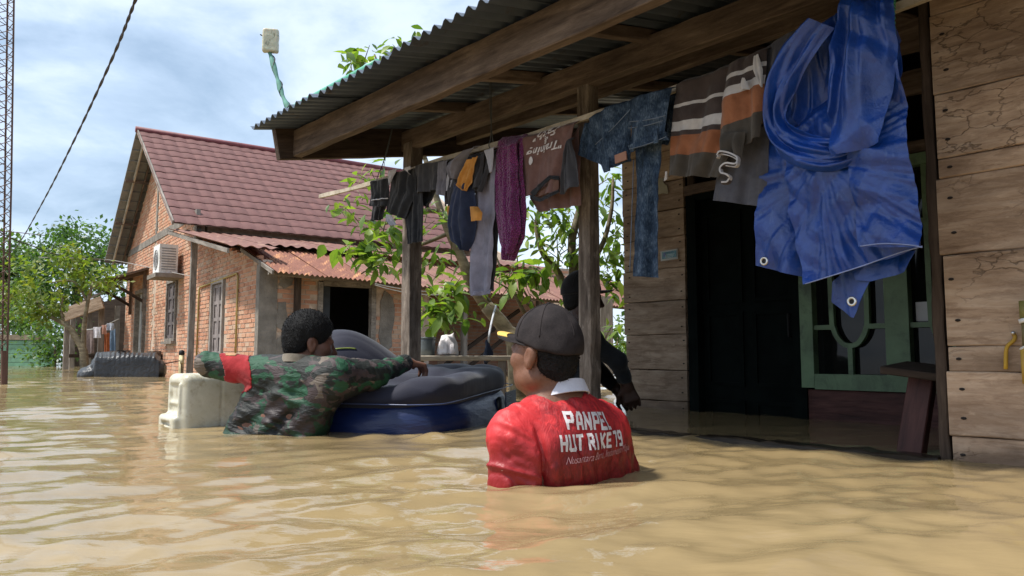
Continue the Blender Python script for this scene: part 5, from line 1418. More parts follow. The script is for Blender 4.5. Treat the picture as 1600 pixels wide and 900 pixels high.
mi2 = np.concatenate([mi, mi, np.full(len(F) - 2 * len(mi), 0)])
g.start(on_v(1058, 126, VPL)); mk("front", V, F, [ST_B, ST_W, ST_O, ST_G], g.root, True, midx=mi2)
V, F, rws, cls = band([(1140, 92), (1128, 160), (1122, 245)], [(1200, 70), (1196, 150), (1190, 215)], 40, amp=0.012, v=VPL - 0.085, freq=1.6, bulge=0.03)
mi = np.select([y_ < 0.18, y_ < 0.22, y_ < 0.33, y_ < 0.43, y_ < 0.72], [0, 1, 0, 1, 2], 3)
mk("sleeve", V, F, [ST_B, ST_W, ST_O, ST_G], g.root, True, midx=np.concatenate([mi, mi, np.full(len(F) - 2 * len(mi), 0)]))
g.add("sleeve_cuff", ST_G, [(1126, 210), (1124, 240)], [(1163, 205), (1158, 246)], seed=41, v=VPL - 0.11, rows=14, cols=16, hang=False, amp=0.01, bulge=0.03)
def ribbon(name, ptsx, w, v, mat, parent, n=40):
    c = spline([(x, y, 0) for x, y in ptsx], n); P = np.zeros((n, 3, 3))
    for i in range(n):
        for j in range(3):
            P[i, j] = on_v(c[i][0], c[i][1], v - 0.006 * math.sin(i * 0.5)) + (VV * 0.01 * (j - 1)) + ZZ * 0
    V, F = shell(P, w); return mk(name, V, F, mat, parent, True)
cu = [(1122, 243), (1126, 237), (1140, 239), (1153, 246), (1151, 256), (1136, 255), (1127, 262), (1128, 270), (1135, 272), (1141, 277), (1138, 284), (1129, 285)]
ribbon("cuff_edge", cu, 0.006, VPL - 0.13, ST_W, g.root)
ribbon("cuff_edge", [(x, y + 2.4) for x, y in cu], 0.0035, VPL - 0.127, ST_B, g.root)
ribbon("cuff_edge", [(x, y + 4.4) for x, y in cu[:6]], 0.003, VPL - 0.13, ST_W, g.root)
g.add("collar", ST_W, [(1178, 88), (1176, 110), (1186, 132)], [(1184, 84), (1190, 108), (1190, 136)], seed=42, v=VPL - 0.115, rows=16, cols=8, amp=0.004, hang=False)
g.add("collar", ST_W, [(1160, 122), (1154, 136), (1157, 140)], [(1164, 122), (1168, 132), (1172, 140)], seed=43, v=VPL - 0.125, rows=12, cols=8, amp=0.004, hang=False)
g.add("hem", ST_W, [(1040, 268), (1036, 283)], [(1043, 268), (1042, 279)], seed=44, v=VPL - 0.02, rows=6, cols=5, hang=False, amp=0.002)
# 12 slate shirt behind the polo
g = Garment("slate_shirt", "dark slate grey shirt between the striped polo and the blue tarpaulin", "shirt")
g.add("front", C_SLATE, [(1140, 215), (1116, 270), (1109, 312)], [(1202, 180), (1198, 265), (1192, 323)], seed=45, amp=0.010, v=VPL - 0.01, freq=1.8)
g.add("shoulder", C_SLATE, [(1188, 76), (1192, 110), (1196, 150)], [(1262, 32), (1240, 90), (1215, 150)], seed=46, amp=0.008, v=VPL - 0.05, bulge=0.03)

# ------------------------------------------------------------------ blue tarpaulin
def m_tarp():
    t = MT("blue_tarp", 0.37, 0.65)
    n = t.noise(t.vec(), 7, 6, 0.6)
    c = t.ramp(n, [(0.3, (0.003, 0.026, 0.15)), (0.7, (0.007, 0.058, 0.32))])
    w1 = t.noise(t.vec((18, 18, 500)), 1, 2); cr = t.noise(t.warpvec(t.vec(), 0.12, 7), 16, 7, 0.62)
    c = t.mix(t.ramp(t.noise(t.vec((60, 60, 8)), 1.0, 6, 0.7), [(0.60, 0.0), (0.74, 0.4)]), c, (0.13, 0.22, 0.46))
    t.col(c)
    t.bump(t.math('ADD', t.math('ADD', cr, t.math('MULTIPLY', w1, 0.06)), t.math('MULTIPLY', t.noise(t.vec(), 70, 4, 0.6), 0.25)), 0.34, 0.02)
    return t.m
TARP = m_tarp()
tp = thing("blue_tarpaulin", on_v(1320, 30, VPL), "shiny blue tarpaulin bundled over the pole in front of the green window", "tarpaulin")
KNOT = (1292, 255)
def tri(x): return 2 * np.abs(2 * (x - np.floor(x + 0.5))) - 1
def crumple(P, seed, a=1.0):
    """flat facets that meet in sharp creases, as stiff plastic sheet folds"""
    rng = np.random.RandomState(seed + 500); u, z = P @ UU, P[..., 2]; s = 0
    w = 0.22 * vnoise(P * 4.0, seed + 60)
    for k in range(11):
        L = math.exp(rng.uniform(math.log(0.07), math.log(0.45))); th = rng.normal(0, 0.7); ph = rng.uniform(0, 1)
        m = np.clip(vnoise(P * 4.5 + k * 7.3, seed + 70 + k) * 1.8 + 0.25, 0, 1)
        s = s + 0.058 * L * m * tri((u * math.cos(th) + z * math.sin(th)) / L + ph + w)
    return a * s
def tflap(L, Rr, v, seed, rows=110, cols=80, amp=0.02, freq=9.0, hang=True, bulge=0.0, knot=KNOT, cr=1.0):
    Lp, Rp = resample(L, rows), resample(Rr, rows)
    tt, ss = np.meshgrid(np.linspace(0, 1, rows), np.linspace(0, 1, cols), indexing='ij')
    Q = Lp[:, None] * (1 - ss[..., None]) + Rp[:, None] * ss[..., None]
    P = np.array([[on_v(x, y, v) for x, y in row] for row in Q])
    dx, dy = Q[..., 0] - knot[0], Q[..., 1] - knot[1]; dist = np.hypot(dx, dy); th = np.arctan2(dx, dy)
    rng = np.random.RandomState(seed); p0, p1 = rng.uniform(0, 1, 2)
    wob = 0.25 * vnoise(P * 5, seed + 3)
    ang3 = np.stack([th * freq * 0.55 + p0 * 9 + 0.5 * wob, dist / 260 + 0 * th, 0 * th], -1)
    fold = amp * np.clip(dist / 110, 0.15, 1.1) * (1.5 * np.abs(vnoise(ang3, seed + 30)) + 0.7 * np.abs(vnoise(ang3 * np.array((2.3, 1.6, 1)) + 4, seed + 31)) - 0.7)
    off = fold + crumple(P, seed, cr) - bulge * np.sin(np.pi * ss) * np.sin(np.pi * np.clip(tt * 0.9 + 0.1, 0, 1))
    if hang: off = off * np.clip(tt * 12, 0.15, 1) + 0.03 * np.clip(1 - tt * 14, 0, 1)
    V, F = shell(P + VV * off[..., None], 0.002)
    return mk("panel", V, F, TARP, tp, True)
tflap([(1222, 60), (1192, 200), (1186, 330), (1176, 414)], [(1275, 45), (1275, 240), (1265, 340), (1262, 434)], VPL - 0.00, 51, amp=0.012, cols=50)
tflap([(1225, 200), (1228, 300), (1240, 380), (1258, 445)], [(1398, 70), (1412, 200), (1432, 320), (1441, 386)], VPL - 0.085, 52, amp=0.014, bulge=0.05)
tflap([(1320, 215), (1327, 280), (1336, 345), (1344, 386)], [(1406, 95), (1416, 200), (1434, 325), (1441, 388)], VPL - 0.150, 53, amp=0.009, cols=60, bulge=0.03, hang=False)
tflap([(1340, 410), (1300, 440), (1297, 472), (1333, 496)], [(1400, 405), (1372, 420), (1356, 450), (1336, 497)], VPL - 0.01, 54, amp=0.010, cols=40, rows=50, hang=False, cr=0.6)
tflap([(1345, 395), (1335, 425), (1340, 438)], [(1432, 392), (1412, 425), (1362, 440)], VPL - 0.03, 58, amp=0.012, cols=40, rows=30, hang=False, cr=0.6)
tflap([(1308, -12), (1301, 60), (1290, 160), (1300, 245)], [(1392, -14), (1396, 60), (1392, 140), (1378, 225)], VPL - 0.19, 55, amp=0.040, freq=12, bulge=0.05, knot=(1345, -160))
tflap([(1256, 48), (1236, 110), (1232, 170), (1262, 225)], [(1312, 8), (1318, 100), (1316, 180), (1322, 240)], VPL - 0.10, 56, amp=0.05, freq=16, bulge=-0.03, knot=(1285, -120))
def loop_band(outer, inner, v, seed, bul=0.05, n=130, m=44):
    O = spline([(x, y, 0) for x, y in outer], n); I_ = spline([(x, y, 0) for x, y in inner], n); P = np.zeros((n, m, 3))
    s = np.linspace(0, 1, m)[None, :]; t = np.linspace(0, 1, n)[:, None]
    prof = bul * np.where(s < 0.3, np.sin(s / 0.3 * np.pi / 2), 1 - 0.8 * (s - 0.3) / 0.7) * (1 - 0.75 * t ** 3)
    for i in range(n):
        for j in range(m):
            q = O[i] * (1 - s[0, j]) + I_[i] * s[0, j]
            P[i, j] = on_v(q[0], q[1], v + 0.09 * (i / (n - 1)) ** 3)
    cre = 0.014 * tri(s * 2.3 + 0.9 * t + 0.2 * vnoise(P * 6, seed)) + 0.008 * tri(s * 4.1 - 2.2 * t)
    P = P + VV * (cre * np.clip(t * 8, 0.2, 1) - prof + crumple(P, seed, 0.8))[..., None]
    V, F = shell(P, 0.002); return mk("roll", V, F, TARP, tp, True)
loop_band([(1268, 34), (1226, 70), (1202, 130), (1196, 190), (1210, 232), (1240, 258), (1290, 268), (1335, 258), (1368, 240), (1382, 218)],
          [(1306, 45), (1270, 95), (1246, 135), (1230, 172), (1236, 192), (1262, 208), (1298, 218), (1330, 220), (1352, 212), (1372, 200)], VPL - 0.17, 57)
tflap([(1390, 30), (1394, 90), (1398, 140)], [(1402, 60), (1411, 112), (1404, 165)], VPL - 0.03, 59, amp=0.010, cols=20, rows=40)
EYE = m_plain("eyelet_metal", (0.62, 0.60, 0.55), 0.3, 0.5, 0.9, var=0.1)
for (px, py, v) in ((1194, 408, VPL - 0.055), (1331, 471, VPL - 0.055)):
    c = on_v(px, py, v); q = MB()
    q.tube([c + UU * 0.0125 * math.cos(a_) + ZZ * 0.0125 * math.sin(a_) for a_ in np.linspace(0, 6.2832, 19)], 0.0048, 6, False); q.build("eyelet", EYE, tp, True)
    q = MB(); k = [c + VV * 0.001 + UU * 0.010 * math.cos(a_) + ZZ * 0.010 * math.sin(a_) for a_ in np.linspace(0, 6.2832, 13)[:-1]]
    q.add(k, [tuple(range(12))[::-1]]); q.build("eyelet_hole", BLACK, tp)
HEM = m_plain("tarp_hem", (0.22, 0.27, 0.48), 0.6)
for pl_, v in (([(1258, 445), (1300, 432), (1350, 416), (1400, 398), (1441, 386)], VPL - 0.115), ([(1344, 386), (1380, 382), (1420, 384), (1441, 388)], VPL - 0.185)):
    q = MB(); q.tube(spline([on_v(x, y - 1.5, v) for x, y in pl_], 20), 0.0022, 5); q.build("hem", HEM, tp, True)

# ------------------------------------------------------------------ bench in the porch, hooks on the wall
be = thing("wooden_bench", at_z(1430, 705), "dark red brown wooden bench end with a splayed leg inside the porch", "bench")
b0, b1 = at_d(1397, 574, 2.92), at_d(1470, 583, 2.78)
b1 = b0 + nrm(b1 - b0) * 0.75
board("seat", b0, b1, nrm(VV * 0.9 + ZZ * 0.1), 0.20, 0.028, W_DARK, be, 0.002)
lt, lb_ = at_d(1443, 585, 2.86), at_z(1424, 707); lb_ = lb_ + (lb_ - lt) * 1.6
board("leg", lt, lb_, UU, 0.09, 0.05, W_RED, be, 0.002)
board("leg", lt - UU * 0.5, lb_ - UU * 0.45, UU, 0.09, 0.05, W_RED, be, 0.002)
hk = thing("yellow_strap", on_v(1580, 525, V0 - 0.02), "short yellow strap hanging from a bent nail on the plank wall", "strap")
q = MB(); q.tube(spline([on_v(x, y, V0 - 0.018) for x, y in ((1583, 520), (1586, 527), (1583, 533), (1575, 540), (1572, 550), (1571.5, 577))], 20), 0.006, 6); q.build("strap", m_plain("yellow_strap", (0.42, 0.25, 0.025), 0.6), hk, True)
q = MB(); q.tube([on_v(1583, 520, V0 + 0.01), on_v(1583, 520, V0 - 0.035)], 0.006, 7); q.build("nail_head", m_plain("steel_bright", (0.6, 0.6, 0.6), 0.3, 0.5, 0.9), hk, True)
pmp = thing("yellow_tool", on_v(1600, 540, V0 - 0.03), "olive and yellow tool handle with white bands hanging at the right picture edge", "tool")
def seg_tube(y0, y1, r, mat, nm, x0=1604, x1=1606):
    q = MB(); q.tube([on_v(x0, y0, V0 - 0.05), on_v(x1, y1, V0 - 0.05)], r, 10); q.build(nm, mat, pmp, True)
seg_tube(470, 497, 0.022, m_plain("olive_plastic", (0.20, 0.18, 0.05), 0.5), "grip"); seg_tube(497, 503, 0.024, WHITE_P, "band"); seg_tube(503, 540, 0.015, m_plain("olive_dark", (0.15, 0.12, 0.05), 0.6), "shaft")
seg_tube(540, 543, 0.022, WHITE_P, "band"); seg_tube(543, 600, 0.018, m_plain("yellow_plastic", (0.45, 0.28, 0.05), 0.5), "blade", 1604, 1608)
# ------------------------------------------------------------------ lettering, projected on to the cloth it is printed on
GLY = {'P': [[(0, 0), (0, 1), (.55, 1), (.6, .9), (.6, .55), (.55, .45), (0, .45)]], 'A': [[(0, 0), (.1, .85), (.2, 1), (.42, 1), (.52, .85), (.62, 0)], [(.07, .32), (.55, .32)]],
       'N': [[(0, 0), (0, 1), (.6, 0), (.6, 1)]], 'E': [[(.58, 1), (0, 1), (0, 0), (.58, 0)], [(0, .5), (.48, .5)]], 'L': [[(0, 1), (0, 0), (.55, 0)]],
       'H': [[(0, 0), (0, 1)], [(.6, 0), (.6, 1)], [(0, .5), (.6, .5)]], 'U': [[(0, 1), (0, .1), (.1, 0), (.5, 0), (.6, .1), (.6, 1)]], 'T': [[(0, 1), (.62, 1)], [(.31, 1), (.31, 0)]],
       'R': [[(0, 0), (0, 1), (.55, 1), (.6, .9), (.6, .6), (.55, .5), (0, .5)], [(.3, .5), (.62, 0)]], 'I': [[(.1, 0), (.1, 1)]], 'K': [[(0, 0), (0, 1)], [(.6, 1), (.05, .5), (.62, 0)]],
       '7': [[(0, 1), (.6, 1), (.25, 0)]], '9': [[(.6, .5), (.1, .5), (0, .6), (0, .9), (.1, 1), (.5, 1), (.6, .9), (.6, .1), (.5, 0), (.05, 0)]], ' ': []}
ADV = {'I': 0.42, ' ': 0.38}
def stroke_text(s, h, w, sl=0.0):
    """quads (k, 4, 2) of block letters, width centred on 0"""
    Q = []; x = 0
    for ch in s:
        for pl_ in GLY[ch]:
            for (a, b) in zip(pl_[:-1], pl_[1:]):
                a, b = np.array(a) * h * np.array((0.95, 1)), np.array(b) * h * np.array((0.95, 1)); d = b - a; L = np.linalg.norm(d); d = d / L; n = np.array((-d[1], d[0])) * w / 2
                k = max(1, int(L / 0.006)); a = a - d * w * 0.48; b = b + d * w * 0.48
                for i in range(k):
                    p, q = a + (b - a) * i / k, a + (b - a) * (i + 1) / k
                    Q.append([p - n + (x, 0), q - n + (x, 0), q + n + (x, 0), p + n + (x, 0)])
        x += ADV.get(ch, 0.97) * h
    Q = np.array(Q); Q[..., 0] -= (x - 0.2 * h) / 2; Q[..., 0] += Q[..., 1] * sl
    return Q
def font_mesh(s, size, shear, offset=0.0):
    cu_ = bpy.data.curves.new("lettering", 'FONT'); cu_.body = s; cu_.size = size; cu_.shear = shear; cu_.align_x = 'CENTER'; cu_.offset = offset; cu_.resolution_u = 3
    o = bpy.data.objects.new("lettering", cu_); COL.objects.link(o)
    me = bpy.data.meshes.new_from_object(o.evaluated_get(bpy.context.evaluated_depsgraph_get()))
    V = np.array([v.co[:2] for v in me.vertices]); F = [tuple(p.vertices) for p in me.polygons]
    bpy.data.objects.remove(o); bpy.data.curves.remove(cu_); bpy.data.meshes.remove(me)
    return V, F
def bvh_of(o):
    off = np.array(WM[o.name].translation)
    return BVHTree.FromPolygons([tuple(np.array(v.co) + off) for v in o.data.vertices], [tuple(p.vertices) for p in o.data.polygons])
def project(bv, O, ax, ay, dn, pts, lift):
    out = []; last = None
    for (x, y) in pts:
        o = np.asarray(O) + ax * x + ay * y
        hit = bv.ray_cast(Vector(o), Vector(dn), 3.0)
        if hit[0] is None: out.append(None); continue
        n = Vector(hit[1]); n = n if n.dot(Vector(dn)) < 0 else -n
        out.append(np.array(hit[0] + n * lift))
    return out
def print_faces(name, bv, O, ax, ay, dn, V, F, mat, parent, lift=0.0022):
    P = project(bv, O, ax, ay, dn, V, lift)
    keep = [f for f in F if all(P[i] is not None for i in f)]
    P = [p if p is not None else np.zeros(3) + np.asarray(O) for p in P]
    return mk(name, P, keep, mat, parent)
PRINT_W = m_plain("white_print", (0.62, 0.58, 0.58), 0.6, var=0.12, scale=40)
# the handwriting on the brown shirt, which hangs upside down
bv9 = bvh_of(shirt9)
c9 = on_v(853, 222, VPL - 0.05) - VV * 0.25
for txt, size, dx, dy in (("\"Training", 0.075, -0.005, 0.02), ("&", 0.06, -0.01, -0.030), ("Faith\"", 0.080, -0.005, -0.085)):
    V, F = font_mesh(txt, size, 0.35, 0.0012)
    V = V + np.array((dx, dy)); V = -V                   # turned upside down
    V[:, 1] -= 0.35 * V[:, 0] * 0 - 0.0
    print_faces("lettering", bv9, c9, -UU, ZZ + UU * 0.0, VV, V * np.array((0.9, 0.72)), F, PRINT_W, root9, 0.006)
q9 = [(-0.105 + 0.012 * math.cos(t), -0.075 + 0.022 * math.sin(t)) for t in np.linspace(0, 6.283, 13)[:-1]]
print_faces("print_leaf", bv9, c9, -UU, ZZ, VV, q9, [tuple(range(12))], PRINT_W, root9, 0.006)

# ------------------------------------------------------------------ mattress
mt = thing("air_mattress", at_z(690, 678), "inflated navy blue air mattress floating in front of the soldier", "air mattress")
MC = np.array((-0.325, 3.45, 0.0)); ang = R(17)
mx = np.array((-math.cos(ang), math.sin(ang), 0)); my = np.array((math.sin(ang), math.cos(ang), 0)); mz = nrm(ZZ - my * 0.045)
my = nrm(my + ZZ * 0.045)
MW, ML = 1.02, 1.25
def matt(zc_, hz, rad, inset, cutk):
    S = SDF((-1.65, 3.2, -0.3), (0.2, 5.15, 0.5), 0.0125).frame(MC, mx, my, mz)
    S.rbox((MW / 2, ML / 2, zc_), (MW / 2 - inset, ML / 2 - inset, hz), rad)
    for sx, sy in ((-1, -1), (1, -1), (-1, 1), (1, 1)):
        S.cut((MW / 2 + sx * (MW / 2 - 0.07), ML / 2 + sy * (ML / 2 - 0.07), 0), nrm((sx, sy, 0)), cutk)
    return S
S = matt(0.015, 0.125, 0.118, -0.016, 0.16); V, F = S.mesh()
t = MT("navy_vinyl", 0.36, 0.45); n = t.noise(t.vec(), 3, 4)
t.col(t.ramp(n, [(0.3, (0.006, 0.014, 0.062)), (0.7, (0.010, 0.022, 0.095))])).bump(t.noise(t.vec((3, 3, 14)), 2, 5), 0.25, 0.03)
mk("side_wall", V, F, t.m, mt, True)
S = matt(0.178, 0.082, 0.074, -0.004, 0.16)
def dents(q):
    x, y, z = q.T
    top = np.clip((z - 0.145) / 0.06, 0, 1)
    g = np.cos(2 * np.pi * (y + 0.03 * np.sin(4 * x)) / 0.32) * 0.5 + 0.5
    d = 0.030 * g ** 2 + 0.024 * (0.5 + 0.5 * np.cos(2 * np.pi * x / 0.255)) ** 3 * (0.5 + 0.5 * g)
    press = 0.030 * np.exp(-((x - 0.22) ** 2 + (y - 0.50) ** 2) / 0.02) + 0.05 * np.exp(-((x - 0.75) ** 2 + (y - 0.3) ** 2) / 0.06)
    arm = 0.06 * np.exp(-((x - 0.37) ** 2 + (y - 0.10) ** 2) / 0.016) + 0.045 * np.exp(-((x - 0.28) ** 2 + (y - 0.30) ** 2) / 0.014)
    edge = np.clip(np.minimum(np.minimum(x, MW - x), np.minimum(y, ML - y)) / 0.12, 0, 1)
    return top * edge * (d + press) + top * arm + 0.003 * fbm(q * 9, 2, 4)
S.warp(dents, 0.09); V, F = S.mesh()
t = MT("navy_flock", 0.75, 0.3); n = t.noise(t.vec(), 120, 3); n2 = t.noise(t.vec(), 3, 5)
t.col(t.mix(t.math('MULTIPLY', n, 0.3), t.ramp(n2, [(0.3, (0.010, 0.011, 0.024)), (0.7, (0.018, 0.020, 0.038))]), (0.012, 0.012, 0.024))).set("Sheen Weight", 0.15).bump(n, 0.2, 0.003)
mk("flocked_top", V, F, t.m, mt, True)
FLOCK = t.m
def msurf(x, y, z): return MC + mx * x + my * y + mz * z
q = MB(); zz_ = 0.133
ring = [(0.16, -0.002), (0.5, -0.004), (0.86, -0.002), (0.98, 0.05), (1.022, 0.16), (1.022, 0.6), (1.022, 1.08), (0.97, 1.2), (0.86, 1.25), (0.16, 1.25), (0.05, 1.2), (-0.002, 1.09), (-0.003, 0.6), (-0.002, 0.16), (0.045, 0.045), (0.16, -0.002)]
q.tube([p - mz * 0.0 for p in spline([msurf(x, y, zz_) for x, y in ring], 120)], 0.003, 6, False); q.build("seam", m_plain("seam_blue", (0.05, 0.07, 0.16), 0.35, 0.5), mt, True)
vc = msurf(-0.014, 0.84, 0.045)
q = MB(); q.tube([vc + mx * 0.01, vc - mx * 0.006, vc - mx * 0.012], [0.047, 0.047, 0.040], 18); q.build("valve", m_plain("valve_black", (0.008, 0.009, 0.012), 0.5), mt, True)
lb0 = msurf(-0.012, 1.05, 0.05); q = MB(); q.obox(lb0, my, mx, mz, 0.10, 0.003, 0.055); lbl = q.build("label", m_plain("label_grey", (0.035, 0.045, 0.075), 0.5), mt)
q = MB()
for k, (y0, ln_, z0) in enumerate(((1.0, .06, .085), (1.0, .09, .075), (1.0, .05, .065), (1.0, .08, .04), (1.0, .07, .03), (1.0, .09, .02))): q.obox(msurf(-0.0155, y0 - 0.03 + ln_ / 2, z0), my, mx, mz, ln_ / 2, 0.0008, 0.0022)
q.build("label_print", m_plain("label_print", (0.25, 0.28, 0.34), 0.5), lbl)
hc = at_d(556, 563, 4.30); hc[2] = 0.30
S = SDF(hc - np.array((0.5, 0.35, 0.3)), hc + np.array((0.5, 0.35, 0.32)), 0.012).frame(hc, nrm((0.96, 0.28, 0)), nrm((-0.28, 0.96, 0)), ZZ)
S.ell((-0.08, 0, -0.02), (0.24, 0.19, 0.225)).ell((0.08, 0.02, -0.07), (0.22, 0.18, 0.17), k=0.1)
S.warp(lambda p: 0.003 * np.exp(-((p[:, 1] + 0.10 + 0.25 * p[:, 0] ** 2) / 0.006) ** 2) + 0.003 * np.exp(-((p[:, 1] + 0.15) / 0.006) ** 2) + 0.003 * fbm(p * 8, 2, 2))
V, F = S.mesh(); hr = mk("raised_headrest", V, F, FLOCK, mt, True)
bvh_hr = bvh_of(hr)
q = MB(); pts = []
for px, py in ((508, 549), (520, 546), (532, 544.5), (545, 544), (556, 545)):
    d = ray(px, py); h = bvh_hr.ray_cast(Vector(CAMP), Vector(d), 10)
    if h[0] is not None: pts.append(np.array(h[0]) - nrm(d) * 0.003)
if len(pts) > 2:
    q.tube(spline(pts, 16), 0.0045, 6); q.build("piping", m_plain("lime_piping", (0.22, 0.26, 0.05), 0.6), hr, True)

# ------------------------------------------------------------------ jerrycan
jc = at_z(284, 669); ja = R(38)
jx = np.array((math.cos(ja), math.sin(ja), 0)); jy = np.array((-math.sin(ja), math.cos(ja), 0))
S = SDF(jc + np.array((-0.45, -0.2, -0.2)), jc + np.array((0.55, 0.75, 0.36)), 0.0062).frame(jc, jx, jy, ZZ)
S.rbox((0.21, 0.155, 0.06), (0.21, 0.155, 0.205), 0.038)
S.rbox((-0.006, 0.165, 0.165), (0.022, 0.09, 0.045), 0.015, 0.02, sub=True)
S.rbox((-0.010, 0.165, 0.085), (0.025, 0.09, 0.02), 0.010, 0.02, sub=True)
S.rbox((0.0, 0.17, 0.01), (0.038, 0.145, 0.045), 0.02, 0.02)
S.rbox((0.0, 0.04, 0.13), (0.012, 0.014, 0.09), 0.008, 0.01)
S.rbox((-0.045, 0.17, 0.012), (0.03, 0.085, 0.012), 0.006, 0.008, sub=True)
S.warp(lambda p: 0.0035 * np.exp(-((p[:, 0] - 0.19) / 0.006) ** 2) + 0.003 * fbm(p * 9, 3, 7) + 0.002 * np.exp(-((p[:, 2] - 0.09) / 0.008) ** 2) * 0.4, 0.03)
V, F = S.mesh()
t = MT("white_jerrycan", 0.42, 0.45)
n = t.noise(t.vec(), 6, 8, 0.7); n2 = t.noise(t.vec((14, 14, 14)), 1, 7, 0.75)
c = t.ramp(n, [(0.35, (0.46, 0.43, 0.32)), (0.65, (0.60, 0.58, 0.49))])
c = t.mix(t.ramp(n2, [(0.50, 0.0), (0.68, 0.85)]), c, (0.27, 0.22, 0.125))
geo = t.N.new("ShaderNodeNewGeometry"); t.col(c); t.set("Subsurface Weight", 0.25); t.b.inputs["Subsurface Radius"].default_value = (0.03, 0.025, 0.015)
t.bump(n2, 0.15, 0.004)
tag(mk("jerrycan", V, F, t.m, None, True, org=jc), "big scuffed white plastic jerrycan floating on its side under the soldier's elbow", "jerrycan")

# ------------------------------------------------------------------ things at the back: bench, bin, sack, hanging cloth, floating boards
bb = thing("plank_bench", at_d(720, 575, 5.5), "pale plank bench standing behind the air mattress", "bench")
b0, b1 = at_d(640, 559.5, 5.45), at_d(800, 559.5, 5.75); board("seat", b0, b1, nrm((0, 1, 0)), 0.26, 0.035, W_POLE, bb, 0.002)
for t_ in (0.08, 0.9):
    for s in (-0.09, 0.09): p_ = b0 + (b1 - b0) * t_ + np.array((0, s, 0)); board("leg", p_ - ZZ * 0.02, p_ - ZZ * 1.4, (1, 0, 0), 0.06, 0.05, W_GREY, bb)
bz = b0[2] + 0.019
def lathe(name, c, prof, mat, parent=None, n=24, wob=0.0, seed=0):
    rng = np.random.RandomState(seed); V, F = [], []
    for i, (r, z) in enumerate(prof):
        for j in range(n):
            a_ = 2 * math.pi * j / n; rr_ = r * (1 + wob * math.sin(3 * a_ + i) * 0.5 + wob * rng.uniform(-1, 1) * 0.6)
            V.append(c + np.array((rr_ * math.cos(a_), rr_ * math.sin(a_), z)))
    for i in range(len(prof) - 1):
        for j in range(n): F.append((i * n + j, i * n + (j + 1) % n, (i + 1) * n + (j + 1) % n, (i + 1) * n + j))
    F.append(tuple(range(n))[::-1]); F.append(tuple(range((len(prof) - 1) * n, len(prof) * n)))
    return mk(name, V, F, mat, parent, True, org=c if parent is None else None)
c = at_d(668, 560, 5.5); c[2] = bz
bn = thing("grey_bin", c, "dark grey plastic bin standing left of the white sack on the bench", "bin")
GP = m_plain("grey_bin_plastic", (0.085, 0.10, 0.105), 0.45, 0.4, var=0.3)
lathe("tub", c, [(0.050, 0.0), (0.053, 0.05), (0.055, 0.10), (0.056, 0.125), (0.051, 0.126), (0.048, 0.06), (0.045, 0.02)], GP, bn, wob=0.02)
lathe("rim", c, [(0.056, 0.118), (0.061, 0.121), (0.061, 0.131), (0.055, 0.132)], GP, bn)
c = at_d(699, 560, 5.5); c[2] = bz
S = SDF(c - np.array((0.16, 0.14, 0.05)), c + np.array((0.16, 0.14, 0.24)), 0.005).frame(c, (1, 0, 0), (0, 1, 0), ZZ)
S.ell((0, 0, 0.06), (0.075, 0.065, 0.085), 0.03).ell((0.005, 0, 0.02), (0.075, 0.07, 0.04), 0.03)
S.cap((-0.03, 0, 0.11), (-0.055, 0, 0.165), 0.022, 0.005, 0.03).cap((0.03, 0, 0.12), (0.045, 0, 0.165), 0.022, 0.005, 0.03).cap((0, 0, 0.11), (-0.005, 0, 0.14), 0.025, 0.01, 0.03)
S.cut((0, 0, 0.0), (0, 0, -1)); S.warp(lambda p: 0.012 * ridge(p * np.array((16, 16, 8)), 3, 3))
V, F = S.mesh(); tag(mk("white_sack", V, F, m_plain("white_bag", (0.66, 0.62, 0.63), 0.45, var=0.08), None, True, org=c), "small knotted white plastic sack on the bench beside the grey bin", "sack")
hc_ = thing("navy_cloth", at_d(764, 535, 5.9), "small navy blue cloth tied to a white cord hanging from the tree", "cloth")
q = MB(); q.tube(spline([at_d(775, 478, 6.4), at_d(769, 500, 6.1), at_d(765, 520, 5.9), at_d(763, 536, 5.9)], 12), 0.009, 6); q.build("cord", m_plain("cord_white", (0.45, 0.46, 0.5), 0.7), hc_, True)
c = at_d(761, 549, 5.9)
S = SDF(c - 0.15, c + 0.15, 0.006).frame(c, (1, 0, 0), (0, 1, 0), ZZ)
S.cap((0, 0, 0.075), (0.0, 0, -0.06), 0.018, 0.034, 0.02).cap((0.0, 0, 0.07), (0.03, 0, -0.03), 0.015, 0.02, 0.02).cap((-0.01, 0, -0.03), (-0.015, 0, -0.095), 0.02, 0.01, 0.02)
S.warp(lambda p: 0.010 * ridge(p * np.array((30, 30, 9)), 5, 2)); V, F = S.mesh(); mk("cloth", V, F, C_NAVY, hc_, True)
# boards and rubbish afloat between post and house
fl = [((940, 607), (986, 612), 0.05, 0.02, "pale painted board floating by the corner of the plank wall", m_plain("pale_board", (0.50, 0.54, 0.58), 0.6)),
      ((936, 603), (962, 597), 0.07, 0.02, "brown board floating just behind the pale one", W_GREY), ((950, 598), (984, 603), 0.06, 0.015, "dark broken board floating farthest from the porch post", W_BEAM), ((941, 595), (965, 593), 0.05, 0.04, "short pale stick lying on the floating boards", W_POLE)]
for k, (a_, b_, h_, th_, lb_, mt_) in enumerate(fl):
    p0, p1 = at_z(a_[0], a_[1], 0.004 + 0.012 * (k == 3)), at_z(b_[0], b_[1], 0.004)
    o = board("floating_board", p0, p1, np.cross(nrm(p1 - p0), ZZ), h_, th_, mt_, None, 0.003); tag(o, lb_, "board", "boards floating by the plank wall")
q = MB(); q.tube(spline([at_d(938, 586, 6.2), at_d(960, 587, 6.2), at_d(990, 586, 6.3)], 8), 0.009, 6); tag(q.build("rope", m_plain("grey_rope", (0.3, 0.3, 0.3), 0.8), None, True), "grey rope stretched low between the porch post and the plank wall", "rope")
